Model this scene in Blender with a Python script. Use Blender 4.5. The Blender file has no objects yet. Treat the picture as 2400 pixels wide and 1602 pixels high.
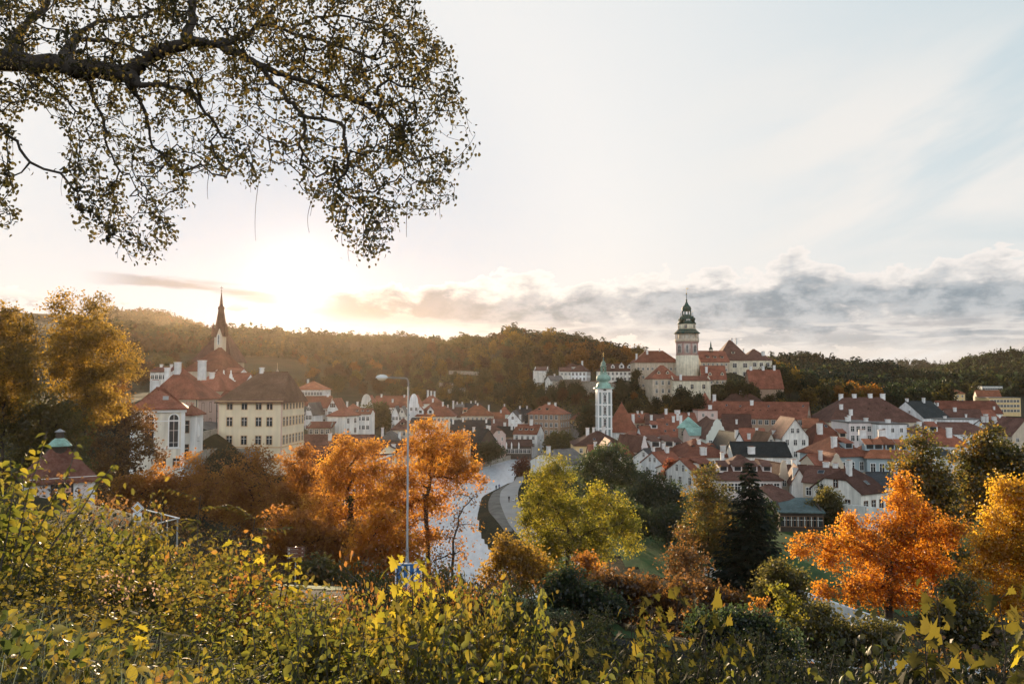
import bpy, bmesh, math, random
import numpy as np
from mathutils import Vector, Matrix
R = math.radians
random.seed(7); rng = np.random.default_rng(7)
scene = bpy.context.scene
COL = scene.collection

# ------------------------------------------------------------------ camera
F, CZ, PITCH = 1867.0, 31.0, R(3.0)
cd = bpy.data.cameras.new('camera'); cd.sensor_width = 36.0; cd.lens = 28.0
cd.clip_start = 0.1; cd.clip_end = 20000
cam = bpy.data.objects.new('camera', cd); COL.objects.link(cam)
cam.location = (0, 0, CZ); cam.rotation_euler = (R(90) + PITCH, 0, 0)
scene.camera = cam
_cp, _sp = math.cos(PITCH), math.sin(PITCH)
def P(px, py, Y):
    """world point at world depth Y on the sight line of photo pixel (px, py)"""
    a, b = (px - 1200) / F, (801 - py) / F
    t = Y / (_cp - b * _sp)
    return Vector((a * t, Y, CZ + (_sp + b * _cp) * t))

# ------------------------------------------------------------------ sky and sun
SUN_AZ, SUN_EL = R(-14.9), R(6.7)
SUN = Vector((math.sin(SUN_AZ) * math.cos(SUN_EL), math.cos(SUN_AZ) * math.cos(SUN_EL), math.sin(SUN_EL)))
world = bpy.data.worlds.new("World"); scene.world = world; world.use_nodes = True
wn, wl = world.node_tree.nodes, world.node_tree.links
wn.clear()
def _in(nt_links, sock, v):
    if isinstance(v, bpy.types.NodeSocket): nt_links.new(v, sock)
    else: sock.default_value = v
def WM(op, a, b=0.0, c=0.0, clamp=False):
    n = wn.new('ShaderNodeMath'); n.operation = op; n.use_clamp = clamp
    for i, v in enumerate((a, b, c)): _in(wl, n.inputs[i], v)
    return n.outputs[0]
def WMix(fac, a, b, mode='MIX'):
    n = wn.new('ShaderNodeMix'); n.data_type = 'RGBA'; n.blend_type = mode
    _in(wl, n.inputs['Factor'], fac); _in(wl, n.inputs[6], a); _in(wl, n.inputs[7], b)
    return n.outputs[2]
def WRange(v, a, b, lo=0.0, hi=1.0, smooth=True):
    n = wn.new('ShaderNodeMapRange'); n.interpolation_type = 'SMOOTHSTEP' if smooth else 'LINEAR'
    for k, x in (('Value', v), ('From Min', a), ('From Max', b), ('To Min', lo), ('To Max', hi)): _in(wl, n.inputs[k], x)
    return n.outputs['Result']
def WNoise(u, v, w, scale, detail, rough=0.55, dist=0.0):
    c = wn.new('ShaderNodeCombineXYZ'); _in(wl, c.inputs[0], u); _in(wl, c.inputs[1], v); _in(wl, c.inputs[2], w)
    n = wn.new('ShaderNodeTexNoise'); wl.new(c.outputs[0], n.inputs['Vector'])
    n.inputs['Scale'].default_value = scale; n.inputs['Detail'].default_value = detail
    n.inputs['Roughness'].default_value = rough; n.inputs['Distortion'].default_value = dist
    return n.outputs['Fac']
sky = wn.new('ShaderNodeTexSky'); sky.sky_type = 'NISHITA'; sky.sun_disc = False
sky.sun_elevation = SUN_EL; sky.sun_rotation = SUN_AZ; sky.altitude = 500
sky.air_density = 1.0; sky.dust_density = 1.5; sky.ozone_density = 1.0
tc = wn.new('ShaderNodeTexCoord'); sx = wn.new('ShaderNodeSeparateXYZ')
wl.new(tc.outputs['Generated'], sx.inputs[0])
dx, dy, dz = sx.outputs
AZ = WM('MULTIPLY', WM('ARCTAN2', dx, dy), 57.2958)          # degrees, 0 = north (view axis), + to the east
EL = WM('MULTIPLY', WM('ARCSINE', dz), 57.2958)
dot = wn.new('ShaderNodeVectorMath'); dot.operation = 'DOT_PRODUCT'
wl.new(tc.outputs['Generated'], dot.inputs[0]); dot.inputs[1].default_value = SUN
ANG = WM('MULTIPLY', WM('ARCCOSINE', WM('MINIMUM', dot.outputs['Value'], 1.0)), 57.2958)   # degrees from the sun
# thin high veil over the clear sky: white near the sun, pale blue to the sides, bright fill behind
SK = 1.0
def wc(r, g, b): return (r * SK, g * SK, b * SK, 1)
veil = WMix(WRange(ANG, 18, 66), wc(9.0, 9.0, 8.95), wc(5.5, 7.0, 7.7))
veil = WMix(WRange(ANG, 65, 125), veil, wc(16.4, 17.6, 18.6))  # added bright sky behind the camera, fills the walls facing it
veil = WMix(WRange(EL, 30, 58), veil, wc(1.7, 2.6, 3.7))
veil = WMix(WRange(EL, 14, 0), veil, wc(8.6, 8.5, 8.3))
veil = WMix(WRange(ANG, 24, 5), veil, wc(5.4, 6.5, 7.7))
base = WMix(WRange(ANG, 0, 60, 0.997, 0.92), sky.outputs[0], veil)
# warm low band
base = WMix(WM('MULTIPLY', WRange(EL, 7, 0.5), WRange(AZ, -4, 22, 0.25, 0.75)), base, wc(7.6, 6.6, 5.8))
# cirrus streaks rising towards the east
s1 = WM('SUBTRACT', EL, WM('MULTIPLY', AZ, 0.33))
cir = WNoise(WM('MULTIPLY', AZ, 0.035), WM('MULTIPLY', s1, 0.16), 3.7, 1.0, 6, 0.55, 0.6)
cirf = WM('MULTIPLY', WRange(cir, 0.39, 0.62), WRange(AZ, 5, 24))
cirf = WM('MULTIPLY', cirf, WRange(EL, 25, 16))
base = WMix(WM('MULTIPLY', cirf, 0.95), base, wc(8.9, 8.7, 8.4))
# grey lens-shaped streak at the east
s2 = WNoise(WM('MULTIPLY', AZ, 0.05), WM('MULTIPLY', s1, 0.3), 9.1, 1.0, 5, 0.5, 0.3)
lens = WM('MULTIPLY', WRange(s2, 0.52, 0.68), WM('MULTIPLY', WRange(AZ, 23, 31), WM('MULTIPLY', WRange(EL, 5, 8), WRange(EL, 15, 11))))
base = WMix(WM('MULTIPLY', lens, 0.6), base, wc(5.0, 5.0, 5.1))
# cumulus bank along the horizon, taller towards the east
wob = WNoise(WM('MULTIPLY', AZ, 0.11), 0.0, 2.2, 1.0, 6)
top = WM('ADD', WRange(AZ, -14, 17, 6.8, 8.3, True), WM('MULTIPLY', WM('SUBTRACT', wob, 0.5), 4.5))
n1 = WNoise(WM('MULTIPLY', AZ, 0.17), WM('MULTIPLY', EL, 0.40), 1.3, 1.0, 12, 0.6, 0.15)
n2 = WNoise(WM('MULTIPLY', AZ, 0.42), WM('MULTIPLY', EL, 0.8), 5.2, 1.0, 10, 0.62, 0.15)
nn = WM('ADD', WM('MULTIPLY', n1, 0.62), WM('MULTIPLY', n2, 0.38))
vert = WM('DIVIDE', WM('SUBTRACT', top, EL), 2.4)                      # >0 below the top
bot = WM('DIVIDE', WM('SUBTRACT', EL, WRange(AZ, -14, 24, 3.7, 1.9)), 1.7)
mask = WM('MINIMUM', WM('MINIMUM', vert, bot), 1.0)
dens = WM('ADD', WM('MULTIPLY', WM('SUBTRACT', nn, 0.5), 4.2), WM('SUBTRACT', mask, 0.16))
dens = WM('SUBTRACT', dens, WRange(AZ, -13, -19, 0.0, 0.9))
dens = WM('ADD', dens, WRange(AZ, 4, -11, 0.0, 0.3))
dens = WM('MINIMUM', dens, WM('MULTIPLY', WM('SUBTRACT', 55, WM('ABSOLUTE', AZ)), 0.2))
cov = WRange(dens, 0.0, 0.085)
core = WRange(dens, 0.04, 0.8)
core = WM('MAXIMUM', core, WRange(bot, 1.5, 0.3))
rim = WMix(WRange(ANG, 4, 40), wc(10.4, 10.0, 9.4), wc(9.4, 8.9, 8.5))
sh = WMix(WRange(n2, 0.38, 0.64), wc(2.5, 3.2, 3.75), wc(5.4, 5.8, 6.1))
sh = WMix(WRange(ANG, 18, 5), sh, wc(1.8, 2.3, 2.9))
cl = WMix(core, rim, sh)
base = WMix(WM('MULTIPLY', WM('MULTIPLY', cov, 0.96), WRange(bot, -0.1, 0.9)), base, cl)
# low broken layer under the bank
n3 = WNoise(WM('MULTIPLY', AZ, 0.11), WM('MULTIPLY', EL, 0.9), 11.3, 1.0, 9, 0.58, 0.2)
lowf = WM('MULTIPLY', WRange(n3, 0.47, 0.55), WM('MULTIPLY', WRange(EL, 1.2, 2.2), WRange(EL, 4.8, 3.6)))
lowf = WM('MULTIPLY', lowf, WM('MULTIPLY', WRange(AZ, -19, -12), WRange(ANG, 120, 60)))
base = WMix(WM('MULTIPLY', lowf, 0.7), base, WMix(WRange(n3, 0.55, 0.66), wc(8.6, 8.2, 7.8), wc(5.2, 5.2, 5.3)))
# one long thin streak of cloud west of the sun
st = WNoise(WM('MULTIPLY', AZ, 0.16), WM('MULTIPLY', EL, 1.1), 7.7, 1.0, 6, 0.55, 0.3)
stc = WM('SUBTRACT', 6.75, WM('MULTIPLY', WM('ADD', AZ, 27), 0.07))
std = WM('SUBTRACT', WRange(WM('ABSOLUTE', WM('SUBTRACT', EL, stc)), 0.0, 0.75, 1.0, 0.0, False), WM('MULTIPLY', WM('SUBTRACT', 0.62, st), 1.6))
stf = WM('MULTIPLY', WRange(std, 0.15, 0.6), WM('MULTIPLY', WRange(AZ, -29, -24), WRange(AZ, -11, -14)))
base = WMix(WM('MULTIPLY', stf, 0.9), base, wc(2.6, 2.9, 3.4))
# brightening of the sky round the sun
glow = WM('ADD', WM('MULTIPLY', WM('EXPONENT', WM('MULTIPLY', ANG, -1.0)), 24.0),
          WM('MULTIPLY', WM('EXPONENT', WM('MULTIPLY', ANG, -0.35)), 0.7))
gv = wn.new('ShaderNodeVectorMath'); gv.operation = 'SCALE'; gv.inputs[0].default_value = (1.0, 0.95, 0.9)
wl.new(glow, gv.inputs['Scale'])
tot = WMix(1.0, base, gv.outputs[0], 'ADD')
bg = wn.new('ShaderNodeBackground'); bg.inputs['Strength'].default_value = 0.05
wl.new(tot, bg.inputs['Color'])
wo = wn.new('ShaderNodeOutputWorld'); wl.new(bg.outputs[0], wo.inputs['Surface'])

sd = bpy.data.lights.new('sun', 'SUN'); sd.energy = 5.0; sd.angle = R(0.55); sd.color = (1.0, 0.75, 0.47)
sun = bpy.data.objects.new('sun', sd); COL.objects.link(sun)
sun.rotation_euler = (-SUN).to_track_quat('-Z', 'Y').to_euler(); sun.location = (-100, 300, 120)

scene.view_settings.view_transform = 'Standard'; scene.view_settings.look = 'None'
scene.view_settings.exposure = 0.98; scene.view_settings.gamma = 1.0
cy = scene.cycles
cy.use_denoising = True; cy.max_bounces = 6; cy.diffuse_bounces = 3; cy.glossy_bounces = 2
cy.transmission_bounces = 4; cy.volume_bounces = 0; cy.transparent_max_bounces = 8
cy.sample_clamp_indirect = 6.0; cy.caustics_reflective = False; cy.caustics_refractive = False

# ------------------------------------------------------------------ scene graph helpers
def tag(o, label=None, cat=None, group=None, kind=None):
    if label: o['label'] = label
    if cat: o['category'] = cat
    if group: o['group'] = group
    if kind: o['kind'] = kind
    return o
def empty(name, loc, label, cat, group=None, rz=0.0):
    o = bpy.data.objects.new(name, None); COL.objects.link(o)
    o.location = loc; o.rotation_euler = (0, 0, rz); o.empty_display_size = 0.5
    return tag(o, label, cat, group)
def put(name, mesh, parent=None, loc=None, rot=None):
    o = bpy.data.objects.new(name, mesh); COL.objects.link(o)
    if parent: o.parent = parent
    if loc is not None: o.location = loc
    if rot is not None: o.rotation_euler = rot
    return o
def copy_tree(o, parent=None):
    c = o.copy(); COL.objects.link(c); c.parent = parent
    for ch in list(o.children): copy_tree(ch, c)
    return c

class MB:
    """collects polygons of one part"""
    def __init__(s): s.v, s.f, s.m = [], [], []
    def poly(s, pts, mi=0):
        n = len(s.v); s.v += [tuple(p) for p in pts]; s.f.append(tuple(range(n, n + len(pts)))); s.m.append(mi)
    def add(s, verts, faces, mi=0):
        n = len(s.v); s.v += [tuple(p) for p in verts]
        for f in faces: s.f.append(tuple(i + n for i in f)); s.m.append(mi)
    def box(s, x0, x1, y0, y1, z0, z1, mi=0, bottom=True):
        v = [(x0,y0,z0),(x1,y0,z0),(x1,y1,z0),(x0,y1,z0),(x0,y0,z1),(x1,y0,z1),(x1,y1,z1),(x0,y1,z1)]
        f = [(0,1,5,4),(1,2,6,5),(2,3,7,6),(3,0,4,7),(4,5,6,7)]
        if bottom: f.append((3,2,1,0))
        s.add(v, f, mi)
    def slab(s, pts, t=0.22, mi=0):
        """closed prism: polygon pts on top, thickness t straight down"""
        n = len(pts); top = [tuple(p) for p in pts]; bt = [(p[0], p[1], p[2] - t) for p in pts]
        s.add(top + bt, [tuple(range(n)), tuple(range(2*n-1, n-1, -1))] + [(i, i+n, (i+1) % n + n, (i+1) % n) for i in range(n)], mi)
    def extr(s, pts, d, mi=0):
        """closed prism: polygon pts, extruded along vector d"""
        n = len(pts); a = [tuple(p) for p in pts]; b = [(p[0]+d[0], p[1]+d[1], p[2]+d[2]) for p in pts]
        s.add(a + b, [tuple(range(n-1, -1, -1)), tuple(range(n, 2*n))] + [(i, (i+1) % n, (i+1) % n + n, i+n) for i in range(n)], mi)
    def lathe(s, prof, seg=16, cx=0, cy=0, mi=0, rot=0.0, cap=True, sq=None):
        n0 = len(s.v)
        for r, z in prof:
            for k in range(seg):
                a = rot + 2*math.pi*k/seg
                s.v.append((cx + r*math.cos(a), cy + r*math.sin(a), z))
        for i in range(len(prof)-1):
            for k in range(seg):
                k2 = (k+1) % seg
                s.f.append((n0+i*seg+k, n0+i*seg+k2, n0+(i+1)*seg+k2, n0+(i+1)*seg+k)); s.m.append(mi)
        if cap:
            s.f.append(tuple(n0+(len(prof)-1)*seg+k for k in range(seg))); s.m.append(mi)
            s.f.append(tuple(n0+k for k in range(seg-1, -1, -1))); s.m.append(mi)
    def tube(s, pts, radii, seg=6, mi=0, cap=True):
        pts = [Vector(p) for p in pts]; n0 = len(s.v); prev = None
        for i, p in enumerate(pts):
            t = (pts[min(i+1, len(pts)-1)] - pts[max(i-1, 0)]).normalized()
            up = Vector((0,0,1)) if abs(t.z) < 0.95 else Vector((1,0,0))
            a = t.cross(up).normalized(); b = t.cross(a)
            r = radii[i] if hasattr(radii, '__len__') else radii
            for k in range(seg):
                an = 2*math.pi*k/seg
                s.v.append(tuple(p + a*(r*math.cos(an)) + b*(r*math.sin(an))))
        for i in range(len(pts)-1):
            for k in range(seg):
                k2 = (k+1) % seg
                s.f.append((n0+i*seg+k, n0+(i+1)*seg+k, n0+(i+1)*seg+k2, n0+i*seg+k2)); s.m.append(mi)
        if cap:
            s.f.append(tuple(n0+k for k in range(seg))); s.m.append(mi)
            s.f.append(tuple(n0+(len(pts)-1)*seg+k for k in range(seg-1, -1, -1))); s.m.append(mi)
    def mesh(s, name, mats, smooth=False):
        me = bpy.data.meshes.new(name); me.from_pydata(s.v, [], s.f)
        for m in (mats if isinstance(mats, (list, tuple)) else [mats]): me.materials.append(m)
        me.polygons.foreach_set('material_index', s.m)
        if smooth: me.polygons.foreach_set('use_smooth', [True]*len(s.f))
        me.update(); return me
    def build(s, name, mats, parent=None, smooth=False, loc=None, rot=None):
        return put(name, s.mesh(name, mats, smooth), parent, loc, rot)

def np_mesh(name, verts, quads, mats, mi=None, smooth=False):
    """fast mesh of quads (or triangles) from numpy arrays"""
    verts = np.asarray(verts, np.float32); quads = np.asarray(quads, np.int32); k = quads.shape[1]
    me = bpy.data.meshes.new(name)
    me.vertices.add(len(verts)); me.vertices.foreach_set('co', verts.ravel())
    me.loops.add(quads.size); me.loops.foreach_set('vertex_index', quads.ravel())
    me.polygons.add(len(quads)); me.polygons.foreach_set('loop_start', np.arange(0, quads.size, k, dtype=np.int32))
    for m in (mats if isinstance(mats, (list, tuple)) else [mats]): me.materials.append(m)
    if mi is not None: me.polygons.foreach_set('material_index', np.asarray(mi, np.int32))
    if smooth: me.polygons.foreach_set('use_smooth', np.ones(len(quads), bool))
    me.update(calc_edges=True); me.validate(); return me

# ------------------------------------------------------------------ materials
def newmat(name):
    m = bpy.data.materials.new(name); m.use_nodes = True
    nt = m.node_tree; nt.nodes.clear()
    out = nt.nodes.new('ShaderNodeOutputMaterial')
    return m, nt.nodes, nt.links, out
def node(N, L, t, ins=None, **kw):
    n = N.new(t)
    for k, v in kw.items(): setattr(n, k, v)
    for k, v in (ins or {}).items(): _in(L, n.inputs[k], v)
    return n
def ramp(N, L, fac, stops, interp='LINEAR'):
    n = N.new('ShaderNodeValToRGB'); _in(L, n.inputs[0], fac); cr = n.color_ramp; cr.interpolation = interp
    while len(cr.elements) < len(stops): cr.elements.new(0.5)
    for e, (p, c) in zip(cr.elements, stops): e.position = p; e.color = (*c, 1)
    return n.outputs[0]
def mixc(N, L, fac, a, b, mode='MIX'):
    n = node(N, L, 'ShaderNodeMix', data_type='RGBA', blend_type=mode)
    _in(L, n.inputs['Factor'], fac); _in(L, n.inputs[6], a); _in(L, n.inputs[7], b); return n.outputs[2]
def c4(c): return (*c, 1.0)

_mc = {}
def surf(name, col, rough=0.8, var=0.15, scale=0.6, spec=0.3, metal=0.0, bump=0.0, bscale=8.0, objvar=0.0, streak=0.0, tint=None):
    """plain surface whose colour wanders with weathering noise"""
    if name in _mc: return _mc[name]
    m, N, L, out = newmat(name); _mc[name] = m
    tc = node(N, L, 'ShaderNodeTexCoord')
    n1 = node(N, L, 'ShaderNodeTexNoise', {'Vector': tc.outputs['Object'], 'Scale': scale, 'Detail': 6.0, 'Roughness': 0.6})
    mp = node(N, L, 'ShaderNodeMapRange', {'Value': n1.outputs['Fac'], 'From Min': 0.3, 'From Max': 0.7, 'To Min': 1 - var, 'To Max': 1 + var})
    fac = mp.outputs[0]
    if streak:      # rain streaks: noise squeezed along z
        ma = node(N, L, 'ShaderNodeMapping', {'Vector': tc.outputs['Object'], 'Scale': (1.3, 1.3, 0.12)})
        n2 = node(N, L, 'ShaderNodeTexNoise', {'Vector': ma.outputs[0], 'Scale': 1.0, 'Detail': 5.0})
        m2 = node(N, L, 'ShaderNodeMapRange', {'Value': n2.outputs['Fac'], 'From Min': 0.35, 'From Max': 0.65, 'To Min': 1 - streak, 'To Max': 1.0})
        fac = node(N, L, 'ShaderNodeMath', {0: fac, 1: m2.outputs[0]}, operation='MULTIPLY').outputs[0]
    if objvar:
        oi = node(N, L, 'ShaderNodeObjectInfo')
        m3 = node(N, L, 'ShaderNodeMapRange', {'Value': oi.outputs['Random'], 'To Min': 1 - objvar, 'To Max': 1 + objvar})
        fac = node(N, L, 'ShaderNodeMath', {0: fac, 1: m3.outputs[0]}, operation='MULTIPLY').outputs[0]
    if tint:
        oi = node(N, L, 'ShaderNodeObjectInfo'); wn2 = node(N, L, 'ShaderNodeTexWhiteNoise', {'W': oi.outputs['Random']}, noise_dimensions='1D')
        col = mixc(N, L, node(N, L, 'ShaderNodeMath', {0: wn2.outputs['Value'], 1: 3.0}, operation='POWER').outputs[0], c4(col), c4(tint))
    sc = node(N, L, 'ShaderNodeVectorMath', {0: col, 'Scale': fac}, operation='SCALE')
    b = node(N, L, 'ShaderNodeBsdfPrincipled', {'Base Color': sc.outputs[0], 'Roughness': rough, 'Metallic': metal, 'Specular IOR Level': spec})
    if bump:
        nb = node(N, L, 'ShaderNodeTexNoise', {'Vector': tc.outputs['Object'], 'Scale': bscale, 'Detail': 5.0})
        bn = node(N, L, 'ShaderNodeBump', {'Height': nb.outputs['Fac'], 'Strength': bump, 'Distance': 0.1})
        L.new(bn.outputs[0], b.inputs['Normal'])
    L.new(b.outputs[0], out.inputs[0]); return m

def tiles(name, col, rough=0.78, var=0.38, spec=0.12):
    """roof tiles: courses along the height, patchy old and new tiles"""
    m, N, L, out = newmat(name); _mc[name] = m
    tc = node(N, L, 'ShaderNodeTexCoord')
    big = node(N, L, 'ShaderNodeTexNoise', {'Vector': tc.outputs['Object'], 'Scale': 0.35, 'Detail': 6.0, 'Roughness': 0.65})
    fine = node(N, L, 'ShaderNodeTexNoise', {'Vector': tc.outputs['Object'], 'Scale': 3.0, 'Detail': 3.0, 'Roughness': 0.7})
    oi = node(N, L, 'ShaderNodeObjectInfo')
    f1 = node(N, L, 'ShaderNodeMapRange', {'Value': big.outputs['Fac'], 'From Min': 0.3, 'From Max': 0.7, 'To Min': 1 - var, 'To Max': 1 + var})
    f2 = node(N, L, 'ShaderNodeMapRange', {'Value': fine.outputs['Fac'], 'From Min': 0.3, 'From Max': 0.7, 'To Min': 0.75, 'To Max': 1.25})
    f3 = node(N, L, 'ShaderNodeMapRange', {'Value': oi.outputs['Random'], 'To Min': 0.62, 'To Max': 1.22})
    fm = node(N, L, 'ShaderNodeMath', {0: f1.outputs[0], 1: f2.outputs[0]}, operation='MULTIPLY')
    fm = node(N, L, 'ShaderNodeMath', {0: fm.outputs[0], 1: f3.outputs[0]}, operation='MULTIPLY')
    hue = mixc(N, L, node(N, L, 'ShaderNodeMapRange', {'Value': fine.outputs['Fac'], 'From Min': 0.4, 'From Max': 0.75}).outputs[0],
               c4(col), c4((col[0]*0.8+0.02, col[1]*0.95+0.02, col[2]+0.02)))
    sc = node(N, L, 'ShaderNodeVectorMath', {0: hue, 'Scale': fm.outputs[0]}, operation='SCALE')
    wv = node(N, L, 'ShaderNodeTexWave', {'Vector': tc.outputs['Object'], 'Scale': 1.0, 'Distortion': 0.3}, bands_direction='Z', wave_profile='SAW')
    bn = node(N, L, 'ShaderNodeBump', {'Height': wv.outputs['Fac'], 'Strength': 0.35, 'Distance': 0.08})
    b = node(N, L, 'ShaderNodeBsdfPrincipled', {'Base Color': sc.outputs[0], 'Roughness': rough, 'Specular IOR Level': spec, 'Normal': bn.outputs[0]})
    L.new(b.outputs[0], out.inputs[0]); return m

W_white = surf('white_plaster', (0.85, 0.845, 0.83), 0.85, 0.12, 0.5, objvar=0.10, streak=0.30, tint=(0.78, 0.71, 0.58))
W_cream = surf('cream_plaster', (0.84, 0.70, 0.49), 0.85, 0.06, 0.3, objvar=0.03, streak=0.10)
W_beige = surf('beige_plaster', (0.60, 0.50, 0.38), 0.85, 0.10, 0.4, objvar=0.08, streak=0.16)
W_pink = surf('pink_plaster', (0.62, 0.46, 0.40), 0.85, 0.08, 0.4, objvar=0.05, streak=0.14)
W_rose = surf('pale_rose_plaster', (0.72, 0.63, 0.60), 0.85, 0.08, 0.4, streak=0.14)
W_yel = surf('yellow_plaster', (0.72, 0.53, 0.27), 0.85, 0.08, 0.4, objvar=0.05, streak=0.12)
W_brown = surf('brown_plaster', (0.34, 0.23, 0.16), 0.85, 0.10, 0.4, streak=0.1)
W_redbrick = surf('red_facade', (0.34, 0.12, 0.09), 0.85, 0.10, 0.5, streak=0.1)
W_blue = surf('blue_grey_plaster', (0.34, 0.41, 0.43), 0.85, 0.06, 0.4)
W_stone = surf('rubble_stone', (0.34, 0.30, 0.24), 0.9, 0.35, 1.2, bump=0.6, bscale=2.5, streak=0.2)
W_castle = surf('castle_plaster', (0.55, 0.45, 0.34), 0.9, 0.2, 0.5, bump=0.2, bscale=2.0, streak=0.25)
W_sgraf = surf('ashlar_plaster', (0.74, 0.66, 0.50), 0.9, 0.2, 0.5, streak=0.3)
W_dark = surf('dark_boarding', (0.06, 0.045, 0.035), 0.8, 0.2, 1.0)
W_mint = surf('pale_mint_plaster', (0.66, 0.68, 0.60), 0.85, 0.08, 0.4, streak=0.12)
T_red = tiles('red_roof_tiles', (0.24, 0.08, 0.047))
T_or = tiles('orange_roof_tiles', (0.33, 0.115, 0.058))
T_br = tiles('brown_roof_tiles', (0.125, 0.056, 0.04))
T_dk = tiles('dark_slate', (0.035, 0.037, 0.04), 0.6)
T_gy = tiles('grey_roof_sheet', (0.13, 0.115, 0.105), 0.6)
T_blk = tiles('black_roof_sheet', (0.016, 0.02, 0.02), 0.65)
T_moss = tiles('brown_shingle', (0.16, 0.086, 0.052), 0.8)
T_cop = tiles('green_copper', (0.22, 0.34, 0.28), 0.55)
T_verd = tiles('dark_verdigris', (0.03, 0.075, 0.06), 0.55)
T_shed = tiles('green_grey_felt', (0.085, 0.115, 0.11), 0.7)
M_glass = surf('window_glass', (0.03, 0.035, 0.04), 0.08, 0.3, 2.0, spec=0.6)
M_frame = surf('white_window_frame', (0.70, 0.67, 0.62), 0.6, 0.08, 2.0)
M_frameb = surf('brown_window_frame', (0.16, 0.09, 0.055), 0.6, 0.15, 2.0)
M_chim = surf('whitewashed_chimney', (0.74, 0.72, 0.69), 0.9, 0.15, 1.5, objvar=0.1, streak=0.25)
M_cap = surf('chimney_brick', (0.33, 0.17, 0.11), 0.9, 0.25, 2.0)
M_trim = surf('white_trim', (0.78, 0.77, 0.74), 0.8, 0.06, 1.0)
M_metal = surf('grey_painted_steel', (0.28, 0.28, 0.27), 0.45, 0.12, 2.0, spec=0.5)
M_iron = surf('dark_iron', (0.04, 0.04, 0.04), 0.5, 0.2, 2.0)
M_gold = surf('gilded_metal', (0.75, 0.48, 0.15), 0.3, 0.1, 2.0, metal=1.0)
M_wood = surf('weathered_wood', (0.12, 0.075, 0.045), 0.8, 0.3, 2.0)
M_bark = surf('tree_bark', (0.055, 0.042, 0.032), 0.9, 0.4, 3.0, bump=0.6, bscale=10)
M_barkg = surf('grey_bark', (0.10, 0.085, 0.07), 0.9, 0.4, 3.0, bump=0.5, bscale=10)

def leafmat(name, cols, trans=0.58, gloss=0.04, tcol=1.8, rough=0.45):
    """leaf: light passes through as well as bouncing off; every leaf picks its own hue"""
    m, N, L, out = newmat(name)
    g = node(N, L, 'ShaderNodeNewGeometry')
    n = len(cols)
    tc = node(N, L, 'ShaderNodeTexCoord')
    ns = node(N, L, 'ShaderNodeTexNoise', {'Vector': tc.outputs['Object'], 'Scale': 0.32, 'Detail': 3.0})
    fac = node(N, L, 'ShaderNodeMath', {0: g.outputs['Random Per Island'], 1: 0.5}, operation='MULTIPLY')
    f2 = node(N, L, 'ShaderNodeMapRange', {'Value': ns.outputs['Fac'], 'From Min': 0.32, 'From Max': 0.68, 'To Min': 0.0, 'To Max': 0.5})
    fac = node(N, L, 'ShaderNodeMath', {0: fac.outputs[0], 1: f2.outputs[0]}, operation='ADD')
    col = ramp(N, L, fac.outputs[0], [(i / max(1, n - 1), c) for i, c in enumerate(cols)])
    dc = node(N, L, 'ShaderNodeVectorMath', {0: col, 'Scale': 0.30}, operation='SCALE')
    d = node(N, L, 'ShaderNodeBsdfDiffuse', {'Color': dc.outputs[0]})
    sc = node(N, L, 'ShaderNodeVectorMath', {0: col, 'Scale': tcol}, operation='SCALE')
    t = node(N, L, 'ShaderNodeBsdfTranslucent', {'Color': sc.outputs[0]})
    mx = node(N, L, 'ShaderNodeMixShader', {0: trans, 1: d.outputs[0], 2: t.outputs[0]})
    gl = node(N, L, 'ShaderNodeBsdfGlossy', {'Color': (0.9, 0.9, 0.9, 1), 'Roughness': rough})
    m2 = node(N, L, 'ShaderNodeMixShader', {0: gloss, 1: mx.outputs[0], 2: gl.outputs[0]})
    L.new(m2.outputs[0], out.inputs[0]); return m

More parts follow.
